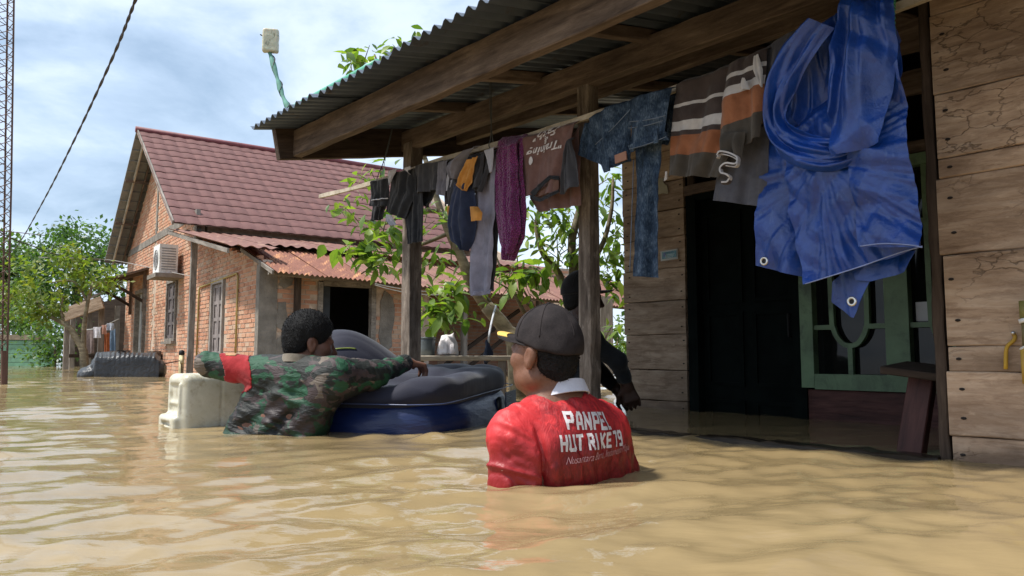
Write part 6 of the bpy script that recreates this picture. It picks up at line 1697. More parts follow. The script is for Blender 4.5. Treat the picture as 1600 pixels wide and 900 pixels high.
st_ = at_d(947, 500, 9); board_o = board("stake", st_ + ZZ * 0.28, st_ - ZZ * 1.6, (1, 0, 0), 0.15, 0.12, W_GREY, None); tag(board_o, "grey wooden stake standing behind the porch post beyond the leaves", "post")

# ------------------------------------------------------------------ people
def m_skin(name, c, c2):
    t = MT(name, 0.46, 0.4); n = t.noise(t.vec(), 11, 7, 0.65); n2 = t.noise(t.vec(), 420, 3, 0.7); n3 = t.noise(t.vec(), 55, 4, 0.6)
    col = t.ramp(n, [(0.3, c), (0.7, c2)])
    col = t.mix(t.ramp(n3, [(0.5, 0.0), (0.75, 0.35)]), col, tuple(np.asarray(c) * np.array((0.8, 0.6, 0.55))))
    col = t.mix(t.ramp(n2, [(0.52, 0.0), (0.70, 0.45)]), col, tuple(np.asarray(c) * 0.5))
    t.col(col).set("Subsurface Weight", 0.05); t.b.inputs["Subsurface Radius"].default_value = (0.012, 0.005, 0.003)
    t.set("Roughness", t.math('ADD', 0.34, t.math('MULTIPLY', n3, 0.3)))
    return t.bump(t.math('ADD', t.math('MULTIPLY', n2, 0.6), t.math('MULTIPLY', n3, 1.0)), 0.4, 0.003).m
SKIN_A = m_skin("tan_skin", (0.13, 0.056, 0.031), (0.20, 0.092, 0.053))
SKIN_B = m_skin("brown_skin", (0.12, 0.052, 0.032), (0.18, 0.083, 0.052))
SKIN_C = m_skin("dark_skin", (0.034, 0.017, 0.012), (0.055, 0.027, 0.02))
def m_hair():
    t = MT("black_hair", 0.6, 0.2); n = t.noise(t.vec(), 130, 4, 0.7)
    return t.col(t.ramp(n, [(0.35, (0.004, 0.004, 0.004)), (0.75, (0.014, 0.013, 0.014))])).bump(n, 0.9, 0.008).m
HAIR = m_hair()
def head(S, Hc, f, up=ZZ, sc=1.0):
    f = nrm(f); r = nrm(np.cross(f, up)); u = np.cross(r, f)
    old = (S.O, S.M); S.frame(Hc, r, f, u)
    e = lambda c, rr_, k=0.02, **kw: S.ell(np.array(c) * sc, np.array(rr_) * sc, k, **kw)
    e((0, -0.012, 0.035), (0.076, 0.098, 0.088)); e((0, 0.032, -0.035), (0.060, 0.070, 0.085), 0.03); e((0, 0.048, -0.085), (0.043, 0.046, 0.034), 0.03)
    for s in (-1, 1):
        e((s * 0.045, 0.055, -0.022), (0.024, 0.032, 0.028), 0.02); e((s * 0.054, 0.015, -0.075), (0.014, 0.035, 0.022), 0.03)
    S.cap(np.array((-0.034, 0.083, 0.012)) * sc, np.array((0.034, 0.083, 0.012)) * sc, 0.013 * sc, k=0.015)
    S.cap(np.array((0, 0.094, 0.004)) * sc, np.array((0, 0.114, -0.032)) * sc, 0.008 * sc, 0.013 * sc, k=0.012)
    for s in (-1, 1):
        e((s * 0.012, 0.102, -0.036), (0.009, 0.010, 0.008), 0.008)
        e((s * 0.031, 0.097, -0.006), (0.017, 0.014, 0.010), 0.010, sub=True); e((s * 0.031, 0.081, -0.006), (0.013, 0.012, 0.010), 0.003)
        e((s * 0.077, -0.006, -0.010), (0.011, 0.021, 0.034), 0.006, rot=np.array(((1, 0, 0), (0, .97, .25), (0, -.25, .97))))
        e((s * 0.077, -0.002, -0.038), (0.008, 0.011, 0.012), 0.006); e((s * 0.0885, 0.001, -0.006), (0.006, 0.011, 0.020), 0.004, sub=True)
    S.cap(np.array((-0.018, 0.093, -0.060)) * sc, np.array((0.018, 0.093, -0.060)) * sc, 0.008 * sc, k=0.006); S.cap(np.array((-0.016, 0.091, -0.071)) * sc, np.array((0.016, 0.091, -0.071)) * sc, 0.008 * sc, k=0.006)
    e((0, 0.082, -0.097), (0.020, 0.016, 0.015), 0.015)
    S.frame(*[old[0]], *old[1])
    return r, f, u
def hand(S, w, d, n, curl=0.5, sc=1.0, spread=0.05, thumb=1):
    """palm from the wrist along d, back of the hand facing n; fingers bend away from n"""
    d = nrm(d); n = nrm(np.asarray(n) - d * (np.asarray(n) @ d)); l = np.cross(d, n); w = np.asarray(w, float)
    S.frame((0, 0, 0), (1, 0, 0), (0, 1, 0), (0, 0, 1))
    S.cap(w - d * 0.02, w + d * 0.02, 0.026 * sc, 0.026 * sc, 0.02)
    for k in (-1.5, -0.5, 0.5, 1.5): S.cap(w + d * 0.015 + l * k * 0.010, w + d * 0.083 * sc + l * k * 0.0205 * sc, 0.016 * sc, 0.0125 * sc, 0.012)
    for i, (k, L) in enumerate(zip((-1.5, -0.5, 0.5, 1.5), (0.072, 0.086, 0.080, 0.062))):
        p = w + d * (0.085 - abs(k) * 0.004) * sc + l * k * 0.0215 * sc; a_ = 0.25 + curl * 0.5 + 0.08 * i; dd = d + l * k * spread
        for q_, (fr_, rr_) in enumerate(((0.46, 0.0105), (0.30, 0.0092), (0.24, 0.0082))):
            v_ = nrm(dd * math.cos(a_) - n * math.sin(a_)); p2 = p + v_ * L * fr_ * sc
            S.cap(p, p2, rr_ * sc, rr_ * 0.92 * sc, 0.004); p = p2; a_ += curl * 0.8
    p = w + d * 0.025 + l * thumb * 0.024 * sc; p2 = p + nrm(d * 0.6 + l * thumb * 0.8 - n * 0.25) * 0.038 * sc; p3 = p2 + nrm(d * 0.95 + l * thumb * 0.2 - n * 0.3) * 0.030 * sc
    S.cap(p, p2, 0.014 * sc, 0.0115 * sc, 0.012); S.cap(p2, p3, 0.0112 * sc, 0.009 * sc, 0.004)
    S.cap(p3, p3 + nrm(d - n * 0.5) * 0.018 * sc, 0.009 * sc, 0.0075 * sc, 0.004)
def build_cap(Hc, r, f, u, sc, parent, mat, tilt=0.20, brim_mat=None, patch=None, h=0.0045):
    S = SDF(Hc - 0.2 * sc, Hc + 0.22 * sc, h).frame(Hc, r, f, u)
    S.ell(np.array((0, -0.014, 0.040)) * sc, np.array((0.088, 0.112, 0.110)) * sc, 0.01)
    S.ell(np.array((0, -0.025, 0.0)) * sc, np.array((0.086, 0.100, 0.085)) * sc, 0.03)
    S.cut(np.array((0, 0, 0.018)) * sc, nrm((0, tilt * 1.1, -1)), 0.01)
    S.warp(lambda p: 0.003 * ridge(p * np.array((14, 14, 10)), 8, 2) + 0.002 * fbm(p * 24, 2, 3)
           + 0.004 * np.exp(-((p[:, 1] + 0.115 * sc) / 0.03) ** 2 - (p[:, 0] / 0.035) ** 2 - ((p[:, 2] + 0.015) / 0.03) ** 2))
    V, F = S.mesh(); dome = mk("cap", V, F, mat, parent, True)
    nr, nc = 9, 25; P = np.zeros((nr, nc, 3)); U = np.zeros((nr, nc, 3))
    for i in range(nr):
        for j in range(nc):
            th = R(-78 + 156 * j / (nc - 1)); s = i / (nr - 1)
            ri = np.array((0.082 * math.sin(th), -0.014 + 0.102 * math.cos(th)))
            ro = np.array((0.086 * math.sin(th), -0.014 + (0.102 + 0.080) * math.cos(th) ** 0.75 if math.cos(th) > 0 else 0))
            q_ = (ri * (1 - s) + ro * s) * sc
            z = (0.048 + 0.012 * s - 0.026 * (q_[0] / (0.08 * sc)) ** 2) * sc
            P[i, j] = Hc + r * q_[0] + f * q_[1] + u * z
    V, F = shell(P, 0.005); br = mk("brim", V, F, brim_mat or mat, dome, True)
    if patch is not None:
        a0, a1, b0, b1 = patch[0]; Q = P[a0:a1, b0:b1] + u * 0.004
        V, F = shell(Q, 0.002); mk("brim_patch", V, F, patch[1], dome, True)
    bvd = bvh_of(dome); top = Hc + (f * -0.014 + u * 0.16) * sc
    for k in range(6):
        a_ = R(k * 60 + 20); pts = []
        for t in np.linspace(0.03, 1.38, 24):
            dd = (r * math.cos(a_) + f * math.sin(a_)) * math.sin(t) + u * math.cos(t)
            o = Hc + (f * -0.014 + u * 0.03) * sc; hh = bvd.ray_cast(Vector(o + dd * 0.4), Vector(-dd))
            if hh[0] is not None: pts.append(np.array(hh[0]) + dd * 0.0003)
        if len(pts) > 4:
            q = MB(); q.tube(pts, 0.0019, 5); q.build("seam", mat, dome, True)
    q = MB(); q.tube([Hc + (f * -0.014 + u * 0.145) * sc, Hc + (f * -0.014 + u * 0.1535) * sc], [0.009, 0.006], 10); q.build("button", mat, dome, True)
    return dome
def hair_cap(Hc, r, f, u, sc, parent, grow, curl, face=0.045, low=-0.06, h=0.0045, amp=0.006, fq=75):
    S = SDF(Hc - 0.19 * sc, Hc + 0.21 * sc, h).frame(Hc, r, f, u)
    S.ell(np.array((0, -0.014, 0.040)) * sc, (np.array((0.078, 0.100, 0.088)) + np.array((grow * 0.8, grow, grow * 1.5))) * sc, 0.01)
    S.ell(np.array((0, -0.045, -0.02)) * sc, np.array((0.066, 0.066, 0.075)) * sc, 0.03)
    S.cut(np.array((0, face, 0.02)) * sc, nrm((0, 1, -0.55)), 0.012); S.cut(np.array((0, 0.0, low)) * sc, nrm((0, 0.55, -1)), 0.012)
    for s in (-1, 1): S.ell(np.array((s * 0.085, 0.0, -0.03)) * sc, np.array((0.03, 0.034, 0.05)) * sc, 0.006, sub=True)
    S.warp(lambda p: amp * ridge(p * fq, 6, 2) + amp * 0.7 * fbm(p * fq * 0.45, 2, 8))
    V, F = S.mesh(); return mk("hair", V, F, HAIR, parent, True)
I3 = ((1, 0, 0), (0, 1, 0), (0, 0, 1))

def wet_cloth(t, c, z0=0.10, dark=0.5, rough=0.5, bscale=(1, 1, 1), bs=0.5):
    """cloth soaked up from the water line: darker and smoother there; fine wrinkles in relief"""
    ge = t.N.new("ShaderNodeNewGeometry"); sz = t.N.new("ShaderNodeSeparateXYZ"); t.L.new(ge.outputs["Position"], sz.inputs[0])
    n = t.noise(t.vec((9, 9, 9)), 1.0, 5, 0.6)
    wm = t.ramp(t.math('SUBTRACT', sz.outputs[2], t.math('MULTIPLY', n, z0 * 1.3)), [(0.0, 1.0), (z0 * 0.55, 0.0)])
    c = t.mix(t.math('MULTIPLY', wm, 1.0), c, t.mix(1.0, c, (dark, dark, dark), 'MULTIPLY'))
    t.set("Roughness", t.math('SUBTRACT', rough, t.math('MULTIPLY', wm, 0.12)))
    a1 = t.noise(t.warpvec(t.vec(bscale), 0.5, 2.0), 1.0, 5, 0.55, 0.8); ri = t.math('ABSOLUTE', t.math('SUBTRACT', a1, 0.5))
    a2 = t.noise(t.vec((400, 400, 400)), 1.0, 2)
    t.col(c).bump(t.math('ADD', t.math('MULTIPLY', ri, 2.0), t.math('MULTIPLY', a2, 0.06)), bs, 0.022)
def strands(name, src, parent, n, L, w, seed, up=0.4, mat=None):
    """short hairs standing on a hair surface, one mesh"""
    rng = np.random.RandomState(seed); me = src.data; off = np.array(WM[src.name].translation)
    co = np.array([v.co for v in me.vertices]) + off; no = np.array([v.normal for v in me.vertices])
    i = rng.randint(0, len(co), n); V = []; F = []
    for k, q in enumerate(i):
        p, nn = co[q], no[q]; d = nrm(nn + rng.normal(0, 0.55, 3)); s = nrm(np.cross(d, rng.normal(0, 1, 3))) * w; l = L * rng.uniform(0.5, 1.2)
        m = p + d * l * 0.6; e = m + nrm(d + rng.normal(0, 0.9, 3)) * l * 0.5
        b = len(V); V += [p - s, p + s, m - s * 0.8, m + s * 0.8, e]; F += [(b, b + 1, b + 3, b + 2), (b + 2, b + 3, b + 4)]
    return tag(mk(name, V, F, mat or HAIR, parent), kind="stuff")
# the man in the red shirt, seen from behind
def red_man():
    N = np.array((0.145, 2.27, 0.225)); a_ = R(37)
    r = np.array((math.cos(a_), math.sin(a_), 0)); f = np.array((-math.sin(a_), math.cos(a_), 0))
    Hc = np.array((0.095, 2.255, 0.366)); hf = nrm((-0.78, 0.62, 0.03)); sc = 0.985
    def torso(S, o, sl):
        S.frame(N, r, f, ZZ)
        S.ell((0, 0.02, -0.24), (0.195 + o, 0.125 + o, 0.27), 0.05); S.cap((-0.150, 0.0, -0.095), (0.150, 0.0, -0.095), 0.068 + o, k=0.06)
        S.ell((0, -0.035, -0.15), (0.165 + o, 0.088 + o, 0.14), 0.06); S.ell((0, 0.01, -0.035), (0.10 + o, 0.075 + o, 0.055), 0.05)
        for s in (-1, 1):
            S.cap((s * 0.04, -0.005, -0.025), (s * 0.165, 0, -0.088), 0.048 + o, 0.050 + o, 0.05)
            S.cap((s * 0.180, 0.0, -0.112), (s * (0.212 if s < 0 else 0.245), -0.02, -0.30), 0.062 + o + sl, 0.060 + o + sl, 0.035 + 8 * sl)
            if sl: S.cap((s * 0.150, -0.030, -0.15), (s * 0.165, -0.035, -0.34), 0.052, 0.056, 0.05)
    S = SDF((-0.28, 1.95, -0.42), (0.62, 2.72, 0.60), 0.0046)
    torso(S, -0.008, 0)
    S.frame((0, 0, 0), *I3); S.cap(Hc + np.array((0.012, -0.006, -0.06)), N + np.array((0.0, 0.0, -0.03)), 0.056, 0.064, 0.04)
    S.frame(N, r, f, ZZ)
    for s in (-1, 1): S.cap((s * 0.22, -0.01, -0.26), (s * 0.20, 0.15, -0.38), 0.045, 0.036, 0.02)
    hr_, hf_, hu_ = head(S, Hc, hf, ZZ, sc)
    V, F = S.mesh()
    body = mk("person", V, F, SKIN_A, None, True, org=(N[0], N[1], 0))
    tag(body, "person seen from behind in a red printed shirt and dark cap, chest deep in water", "person")
    S = SDF((-0.30, 1.93, -0.42), (0.64, 2.74, 0.32), 0.0046)
    torso(S, 0.005, 0.004)
    def folds(p):
        x, y, z = p.T
        arm = np.clip((-x - 0.12) / 0.06, 0, 1)
        w1 = 0.007 * arm * ridge(np.stack([(z * 0.8 + x * 0.9) * 27 + y * 8, (x - z) * 5, y * 6], 1), 11, 2)
        crease = 0.012 * np.exp(-((x + 0.150 + 0.12 * (z + 0.1)) / 0.011) ** 2) * np.clip((-z - 0.04) / 0.05, 0, 1)
        cuff = -0.007 * np.exp(-((z + 0.185 + 0.3 * (x + 0.2)) / 0.007) ** 2) * np.clip((-x - 0.15) / 0.03, 0, 1)
        low = np.clip((-z - 0.10) / 0.12, 0, 1)
        w2 = 0.010 * low * ridge(np.stack([x * 24 + z * 6, y * 10, z * 5], 1), 3, 2)
        w3 = 0.009 * ridge(np.stack([x * 9 + z * 8, y * 8, z * 7 - x * 6], 1), 5, 3)
        diag = 0.006 * np.exp(-((z + 0.165 + 0.9 * (x + 0.02) ** 1) / 0.010) ** 2) * np.clip(1 - np.abs(x + 0.03) / 0.09, 0, 1)
        return w1 + crease + cuff + w2 + w3 - diag
    S.warp(folds, 0.03)
    S.frame(N, r, f, ZZ); S.cap((0.0, 0.0, 0.03), (0, 0.005, -0.03), 0.066, 0.064, 0.008, sub=True)
    V, F = S.mesh()
    t = MT("red_jersey", 0.48, 0.4)
    v = t.vec((1, 1, 1), rot=(0, 0, -a_))
    feather = t.noise(t.warpvec(t.vec((24, 24, 7), rot=(0, 0, 0)), 1.6, 0.9), 1.0, 6, 0.65, 1.4)
    sx = t.N.new("ShaderNodeSeparateXYZ"); t.L.new(v, sx.inputs[0])
    msk = t.ramp(t.math('ADD', sx.outputs[0], t.math('MULTIPLY', feather, 0.05)), [(0.0, 0.0), (0.5, 1.0)])
    mskv = t.N.new("ShaderNodeMapRange"); t.L.new(sx.outputs[0], mskv.inputs[0]); mskv.inputs[1].default_value = -0.15; mskv.inputs[2].default_value = -0.11
    pat = t.ramp(feather, [(0.40, 0.0), (0.50, 1.0), (0.56, 0.3), (0.64, 1.0)])
    c = t.mix(t.math('MULTIPLY', pat, t.math('MULTIPLY', mskv.outputs[0], 0.75)), (0.52, 0.028, 0.031), (0.17, 0.012, 0.016))
    wet_cloth(t, c, 0.11, 0.5, 0.55, (8, 8, 4), 0.35)
    shirt = mk("shirt", V, F, t.m, body, True)
    q = MB()
    for rr_, zz_ in ((0.0, 0.0),):
        pts = [N + r * 0.070 * math.cos(x) + f * (0.068 * math.sin(x) + 0.002) + ZZ * (0.004 - 0.012 * math.sin(x)) for x in np.linspace(0, 6.283, 40)]
    P = np.zeros((5, 40, 3))
    for i in range(5):
        for j in range(40):
            x = 2 * math.pi * j / 39; k = i / 4; rad = 0.084 - 0.016 * k
            P[i, j] = N + r * rad * 1.02 * math.cos(x) + f * (rad * math.sin(x)) + ZZ * (0.006 + 0.036 * k - 0.026 * math.sin(x))
    V, F = shell(P, 0.005); mk("collar", V, F, m_cloth("white_collar", (0.60, 0.60, 0.68), (0.72, 0.72, 0.80)), body, True)
    bv = bvh_of(shirt)
    O = N - f * 0.5
    for txt, h_, w_, x0, z0, rot in (("PANPEL", 0.040, 0.0096, 0.022, -0.074, -0.06), ("HUT RI KE 79", 0.036, 0.0088, 0.030, -0.128, -0.01)):
        Q = stroke_text(txt, h_, w_, 0.0)
        V = Q.reshape(-1, 2) * np.array((0.79, 1.0)); ca, sa = math.cos(rot), math.sin(rot)
        V = np.stack([V[:, 0] * ca - V[:, 1] * sa + x0, V[:, 0] * sa + V[:, 1] * ca + z0], 1)
        F = [(4 * i, 4 * i + 1, 4 * i + 2, 4 * i + 3) for i in range(len(Q))]
        print_faces("lettering", bv, O, r, ZZ, f, V, F, PRINT_W, shirt, 0.003)
    V, F = font_mesh("Nusantara Baru, Indonesia Maju", 0.0235, 0.45, -0.0002)
    V = V * np.array((0.92, 1.25)) + np.array((0.052, -0.158)); V[:, 1] += 0.06 * (V[:, 0] - 0.05)
    print_faces("lettering", bv, O, r, ZZ, f, V, F, m_plain("pink_print", (0.55, 0.30, 0.32), 0.6), shirt, 0.0032)
    hh_ = hair_cap(Hc, hr_, hf_, hu_, sc, body, -0.001, 1, face=0.060, low=-0.050, amp=0.002, fq=130)
    strands('hair_strands', hh_, hh_, 5000, 0.008, 0.0006, 5)
    t = MT("faded_black_cap", 0.9, 0.2); n = t.noise(t.vec(), 22, 6, 0.65); n2 = t.noise(t.vec(), 300, 2)
    t.col(t.ramp(t.math('ADD', t.math('MULTIPLY', n, 0.7), t.math('MULTIPLY', n2, 0.3)), [(0.35, (0.013, 0.0105, 0.011)), (0.7, (0.036, 0.029, 0.029))])).bump(n2, 0.3, 0.003)
    build_cap(Hc, hr_, hf_, hu_, sc, body, t.m, patch=((4, 9, 6, 14), m_plain("yellow_patch", (0.60, 0.40, 0.10), 0.6)))
red_man()

# the soldier leaning on the mattress
def m_camo():
    t = MT("camouflage", 0.6, 0.35)
    def blob(sc, off, th):
        mp_ = t.N.new("ShaderNodeMapping"); mp_.inputs["Location"].default_value = off; mp_.inputs["Scale"].default_value = (1, 1, 1.5); t.L.new(t.tc.outputs["Object"], mp_.inputs[0])
        n = t.noise(t.warpvec(mp_.outputs[0], 0.05, 16), sc, 2.5, 0.5, 0.6)
        return t.ramp(n, [(th, 0.0), (th + 0.012, 1.0)])
    c = t.mix(blob(9.5, (1, 2, 3), 0.50), (0.015, 0.018, 0.016), (0.064, 0.046, 0.047))
    c = t.mix(blob(8.5, (7, 3, 9), 0.53), c, (0.016, 0.078, 0.038))
    c = t.mix(blob(10.0, (4, 8, 1), 0.625), c, (0.155, 0.125, 0.10))
    c = t.mix(blob(10.0, (9, 1, 5), 0.58), c, (0.018, 0.022, 0.020))
    n = t.noise(t.vec(), 30, 4); c = t.mix(t.math('MULTIPLY', n, 0.3), c, (0.015, 0.016, 0.015))
    wet_cloth(t, c, 0.16, 0.5, 0.66, (5, 5, 13), 0.6)
    return t.m
CAMO = m_camo()
def soldier():
    SL, SR = np.array((-1.165, 3.57, 0.275)), np.array((-0.80, 3.43, 0.265))
    N = np.array((-0.985, 3.50, 0.335))
    EL, HL = np.array((-1.445, 3.60, 0.318)), np.array((-1.36, 3.86, 0.255))
    ER, WR = np.array((-0.64, 3.60, 0.275)), np.array((-0.535, 3.83, 0.322))
    Hc = np.array((-0.950, 3.56, 0.420)); hf = nrm((0.90, 0.44, -0.14)); sc = 1.08
    def torso(S, o):
        S.frame((0, 0, 0), *I3)
        S.cap(SL + (0.03, 0, -0.02), (-1.33, 3.60, -0.18), 0.078 + o, 0.105 + o, 0.06); S.cap(SR + (-0.03, 0, -0.02), (-1.03, 3.53, -0.18), 0.078 + o, 0.105 + o, 0.06)
        S.cap(N + (0, 0.02, -0.10), (-1.18, 3.58, -0.18), 0.11 + o, 0.125 + o, 0.06); S.cap(SL, SR, 0.068 + o, k=0.05)
        for P_ in (SL, SR): S.cap(N + (P_ - N) * 0.25 + (0, 0, -0.02), P_ + (0, 0, 0.0), 0.05 + o, 0.056 + o, 0.05)
    def arms(S, o, cuff=0.0):
        S.cap(SL, EL, 0.062 + o, 0.048 + o, 0.04); S.cap(EL, HL, 0.047 + o, 0.036 + o, 0.02)
        S.cap(SR, ER, 0.066 + o, 0.050 + o, 0.04)
        if cuff: S.cap(SR + (-0.02, 0.0, -0.06), ER + (-0.04, -0.02, -0.035), 0.070, 0.040, 0.05)
        S.cap(SR, ER, 0.062 + o, 0.047 + o, 0.04); S.cap(ER, WR - nrm(WR - ER) * 0.012 * (cuff > 0), 0.046 + o, 0.030 + o + cuff, 0.02)
    S = SDF((-1.62, 3.25, -0.32), (-0.30, 4.12, 0.66), 0.0062)
    torso(S, -0.008); arms(S, -0.006)
    S.cap(Hc + np.array((-0.02, -0.01, -0.06)), N + np.array((0, 0.0, -0.04)), 0.056, 0.062, 0.04)
    hr_, hf_, hu_ = head(S, Hc, hf, ZZ, sc)
    hand(S, WR, nrm((0.72, 0.66, -0.10)), nrm((-0.2, -0.35, 0.9)), curl=0.75, sc=1.1, thumb=-1)
    hand(S, HL, nrm((0.5, 0.8, -0.2)), ZZ, curl=0.6, sc=1.0)
    V, F = S.mesh(); body = mk("person", V, F, SKIN_B, None, True, org=(-1.18, 3.58, 0))
    tag(body, "person in green and brown camouflage uniform leaning over the air mattress, bareheaded", "person")
    S = SDF((-1.64, 3.22, -0.32), (-0.40, 4.05, 0.50), 0.0062)
    torso(S, 0.006); arms(S, 0.011, 0.006)
    S.frame((0, 0, 0), *I3); S.cap(N + (0, 0, 0.10), N + (0, 0.0, -0.02), 0.066, 0.062, 0.008, sub=True)
    def folds(p):
        x, y, z = p.T
        tors = np.clip((0.30 - z) / 0.1, 0, 1) * np.clip((-0.86 - x) / 0.06, 0, 1)
        d1 = (z + 0.45 * x + 0.2 * y)
        w = 0.011 * tors * ridge(np.stack([d1 * 28, x * 4.5 - z * 3, y * 5], 1), 3, 2)
        w += 0.006 * tors * np.sin(60 * (z - 0.38 * (x + 1.1)) + 3 * np.sin(9 * x)) * np.clip((-0.0 + 0.28 - z) / 0.2, 0, 1)
        arm = np.clip((x + 0.86) / 0.06, 0, 1)
        w += 0.008 * arm * ridge(np.stack([(x * 0.7 + y * 0.8) * 17 + z * 9, z * 10, x * 7], 1), 5, 2)
        la = np.clip((-1.22 - x) / 0.05, 0, 1) * np.clip((z - 0.2) / 0.05, 0, 1)
        w += 0.006 * la * ridge(np.stack([x * 22 + z * 8, y * 8, z * 8], 1), 7, 2)
        return w + 0.003 * fbm(p * 22, 2, 4)
    S.warp(folds, 0.04)
    V, F = S.mesh(); V_j, F_j = V, F; jk = mk("jacket", V, F, CAMO, body, True)
    P = np.zeros((4, 36, 3)); nx_, ny_ = nrm((0.94, -0.35, 0)), nrm((0.35, 0.94, 0))
    for i in range(4):
        for j in range(36):
            x = 2 * math.pi * j / 35; k = i / 3; rad = 0.074 - 0.006 * k
            P[i, j] = N + nx_ * rad * math.cos(x) + ny_ * rad * math.sin(x) + ZZ * (-0.015 + 0.036 * k - 0.012 * math.sin(x))
    V, F = shell(P, 0.006); mk("collar", V, F, m_cloth("collar_khaki", (0.20, 0.17, 0.13), (0.27, 0.235, 0.19)), body, True)
    # red armband with a yellow stripe round the left upper arm
    ax_ = nrm(EL - SL); up_ = nrm(ZZ - ax_ * (ZZ @ ax_)); sd_ = np.cross(ax_, up_); L_ = np.linalg.norm(EL - SL)
    jV, jF = V_j, F_j
    jN = np.zeros_like(jV); fn_ = np.cross(jV[jF[:, 2]] - jV[jF[:, 0]], jV[jF[:, 3]] - jV[jF[:, 1]])
    for k in range(4): np.add.at(jN, jF[:, k], fn_)
    jN /= np.linalg.norm(jN, axis=1)[:, None] + 1e-12
    rel = jV - SL; tt_ = rel @ ax_ / L_; an_ = np.arctan2(rel @ sd_, rel @ up_); rad_ = np.linalg.norm(rel - np.outer(rel @ ax_, ax_), axis=1)
    def wrap(nm, mat, t0, t1, skew, a0, a1, lift):
        """a band of cloth cut to lie over the sleeve"""
        tq = tt_ - skew * np.cos(an_ - 0.6) + 0.02 * np.sin(an_ * 3)
        ok = (tq > t0) & (tq < t1) & (rad_ < 0.11) & (an_ > a0) & (an_ < a1)
        f = jF[ok[jF].all(1)]; used = np.unique(f); mp_ = -np.ones(len(jV), int); mp_[used] = np.arange(len(used))
        top = jV[used] + jN[used] * (lift + 0.002 * fbm(jV[used] * 40, 2, 3))[:, None]; f = mp_[f]; n_ = len(used)
        e = np.concatenate([f[:, [0, 1]], f[:, [1, 2]], f[:, [2, 3]], f[:, [3, 0]]]); key = {(x, y) for x, y in e.tolist()}
        rim = [(x, y) for x, y in key if (y, x) not in key]
        F2 = f.tolist() + [[y, x, x + n_, y + n_] for x, y in rim]
        return mk(nm, np.concatenate([top, top - jN[used] * (lift + 0.001)]), F2, mat, body, True)
    wrap("armband", m_cloth("red_felt", (0.30, 0.020, 0.024), (0.42, 0.032, 0.036)), 0.16, 0.70, 0.13, -9, 9, 0.0035)
    wrap("armband_patch", m_cloth("ochre_patch", (0.42, 0.22, 0.11), (0.52, 0.29, 0.15)), 0.38, 0.60, 0.13, -0.5, 0.45, 0.0065)
    w0 = WR + nrm(WR - ER) * 0.035 
    hh_ = hair_cap(Hc, hr_, hf_, hu_, sc, body, 0.011, 1, face=0.062, low=-0.030, amp=0.0025, fq=130, h=0.0042)
    strands('hair_strands', hh_, hh_, 9000, 0.006, 0.0008, 3)
soldier()

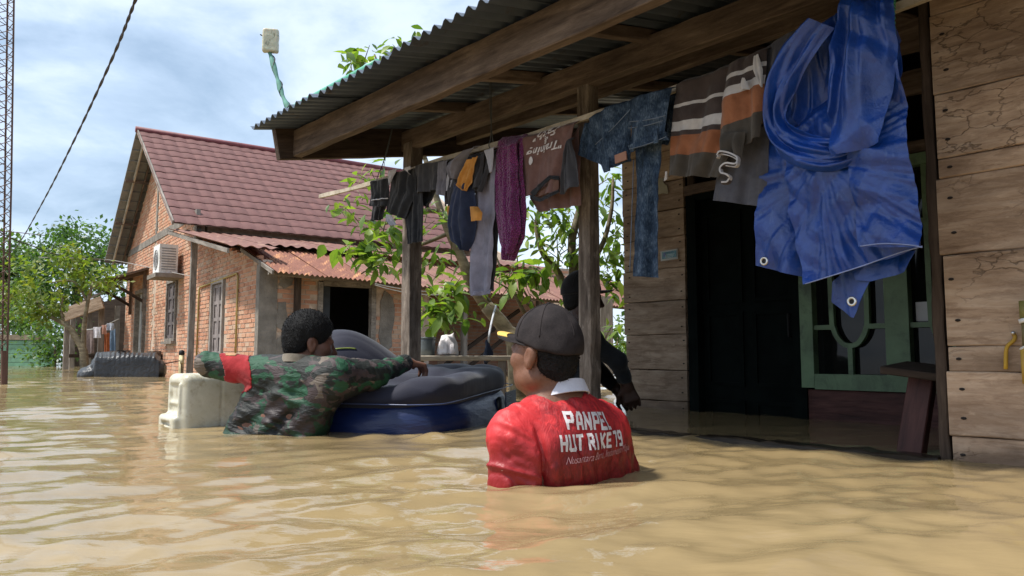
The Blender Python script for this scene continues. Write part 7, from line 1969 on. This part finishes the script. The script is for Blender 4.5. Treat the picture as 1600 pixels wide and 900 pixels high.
# the man in dark clothes behind the porch post
def dark_man():
    Hc = np.array((0.405, 4.30, 0.690)); hf = nrm((0.97, 0.10, -0.12)); sc = 1.03; N = np.array((0.375, 4.32, 0.525))
    SL, SR = np.array((0.33, 4.47, 0.46)), np.array((0.40, 4.14, 0.455))
    E_, W_ = np.array((0.575, 4.16, 0.335)), np.array((0.635, 4.22, 0.20))
    def torso(S, o):
        S.frame((0, 0, 0), *I3); S.cap(SL, SR, 0.065 + o, k=0.05); S.cap(N + (0, 0, -0.09), (0.30, 4.30, -0.25), 0.12 + o, 0.13 + o, 0.05)
        S.cap(SR, (0.33, 4.20, -0.2), 0.075 + o, 0.085 + o, 0.05); S.cap(SL, (0.27, 4.42, -0.2), 0.075 + o, 0.085 + o, 0.05)
        S.cap(N + (0, 0.02, -0.02), SL, 0.05 + o, 0.055 + o, 0.05); S.cap(N + (0, -0.02, -0.02), SR, 0.05 + o, 0.055 + o, 0.05)
    S = SDF((0.05, 3.95, -0.35), (0.85, 4.68, 0.90), 0.007)
    torso(S, -0.008); S.cap(SR, E_, 0.055, 0.044, 0.03); S.cap(E_, W_, 0.043, 0.030, 0.02); S.cap(SL, (0.50, 4.5, 0.28), 0.055, 0.044, 0.03); S.cap((0.50, 4.5, 0.28), (0.62, 4.4, 0.15), 0.043, 0.03, 0.02)
    S.cap(Hc + np.array((-0.02, 0, -0.06)), N + np.array((0, 0, -0.04)), 0.055, 0.06, 0.04)
    hr_, hf_, hu_ = head(S, Hc, hf, ZZ, sc); hand(S, W_, nrm((0.28, 0.05, -0.9)), nrm((-0.1, -0.85, 0.3)), curl=0.55, sc=1.12); hand(S, (0.62, 4.4, 0.15), nrm((0.6, 0, -0.7)), (0, -1, 0), curl=0.4)
    V, F = S.mesh(); body = mk("person", V, F, SKIN_C, None, True, org=(0.3, 4.3, 0))
    tag(body, "person in dark clothes and black cap half hidden behind the right porch post", "person")
    S = SDF((0.03, 3.92, -0.35), (0.85, 4.70, 0.62), 0.007); torso(S, 0.006); S.cap(SR, E_, 0.066, 0.056, 0.03); S.cap(E_, E_ + (W_ - E_) * 0.72, 0.055, 0.045, 0.02); S.cap(SL, (0.50, 4.5, 0.28), 0.066, 0.055, 0.03); S.cap((0.50, 4.5, 0.28), (0.58, 4.42, 0.19), 0.054, 0.044, 0.02)
    S.frame((0, 0, 0), *I3); S.cap(N + (0, 0, 0.1), N + (0, 0, -0.02), 0.062, 0.06, 0.008, sub=True)
    S.warp(lambda p: 0.008 * ridge(p * np.array((9, 9, 14)), 4, 2)); V, F = S.mesh(); mk("jacket", V, F, m_cloth("black_jacket", (0.010, 0.012, 0.015), (0.018, 0.022, 0.025)), body, True)
    P = np.zeros((4, 30, 3))
    for i in range(4):
        for j in range(30):
            x = 2 * math.pi * j / 29; P[i, j] = N + np.array((0.07 * math.cos(x), 0.072 * math.sin(x), -0.015 + 0.05 * i / 3))
    V, F = shell(P, 0.006); mk("collar", V, F, m_cloth("dark_green", (0.012, 0.035, 0.028), (0.02, 0.05, 0.04)), body, True)
    build_cap(Hc, hr_, hf_, hu_, sc, body, m_cloth("black_cap", (0.010, 0.010, 0.012), (0.018, 0.018, 0.02)), h=0.006)
    hair_cap(Hc, hr_, hf_, hu_, sc, body, 0.003, 1, face=0.05, low=-0.05, amp=0.003, h=0.006)
dark_man()
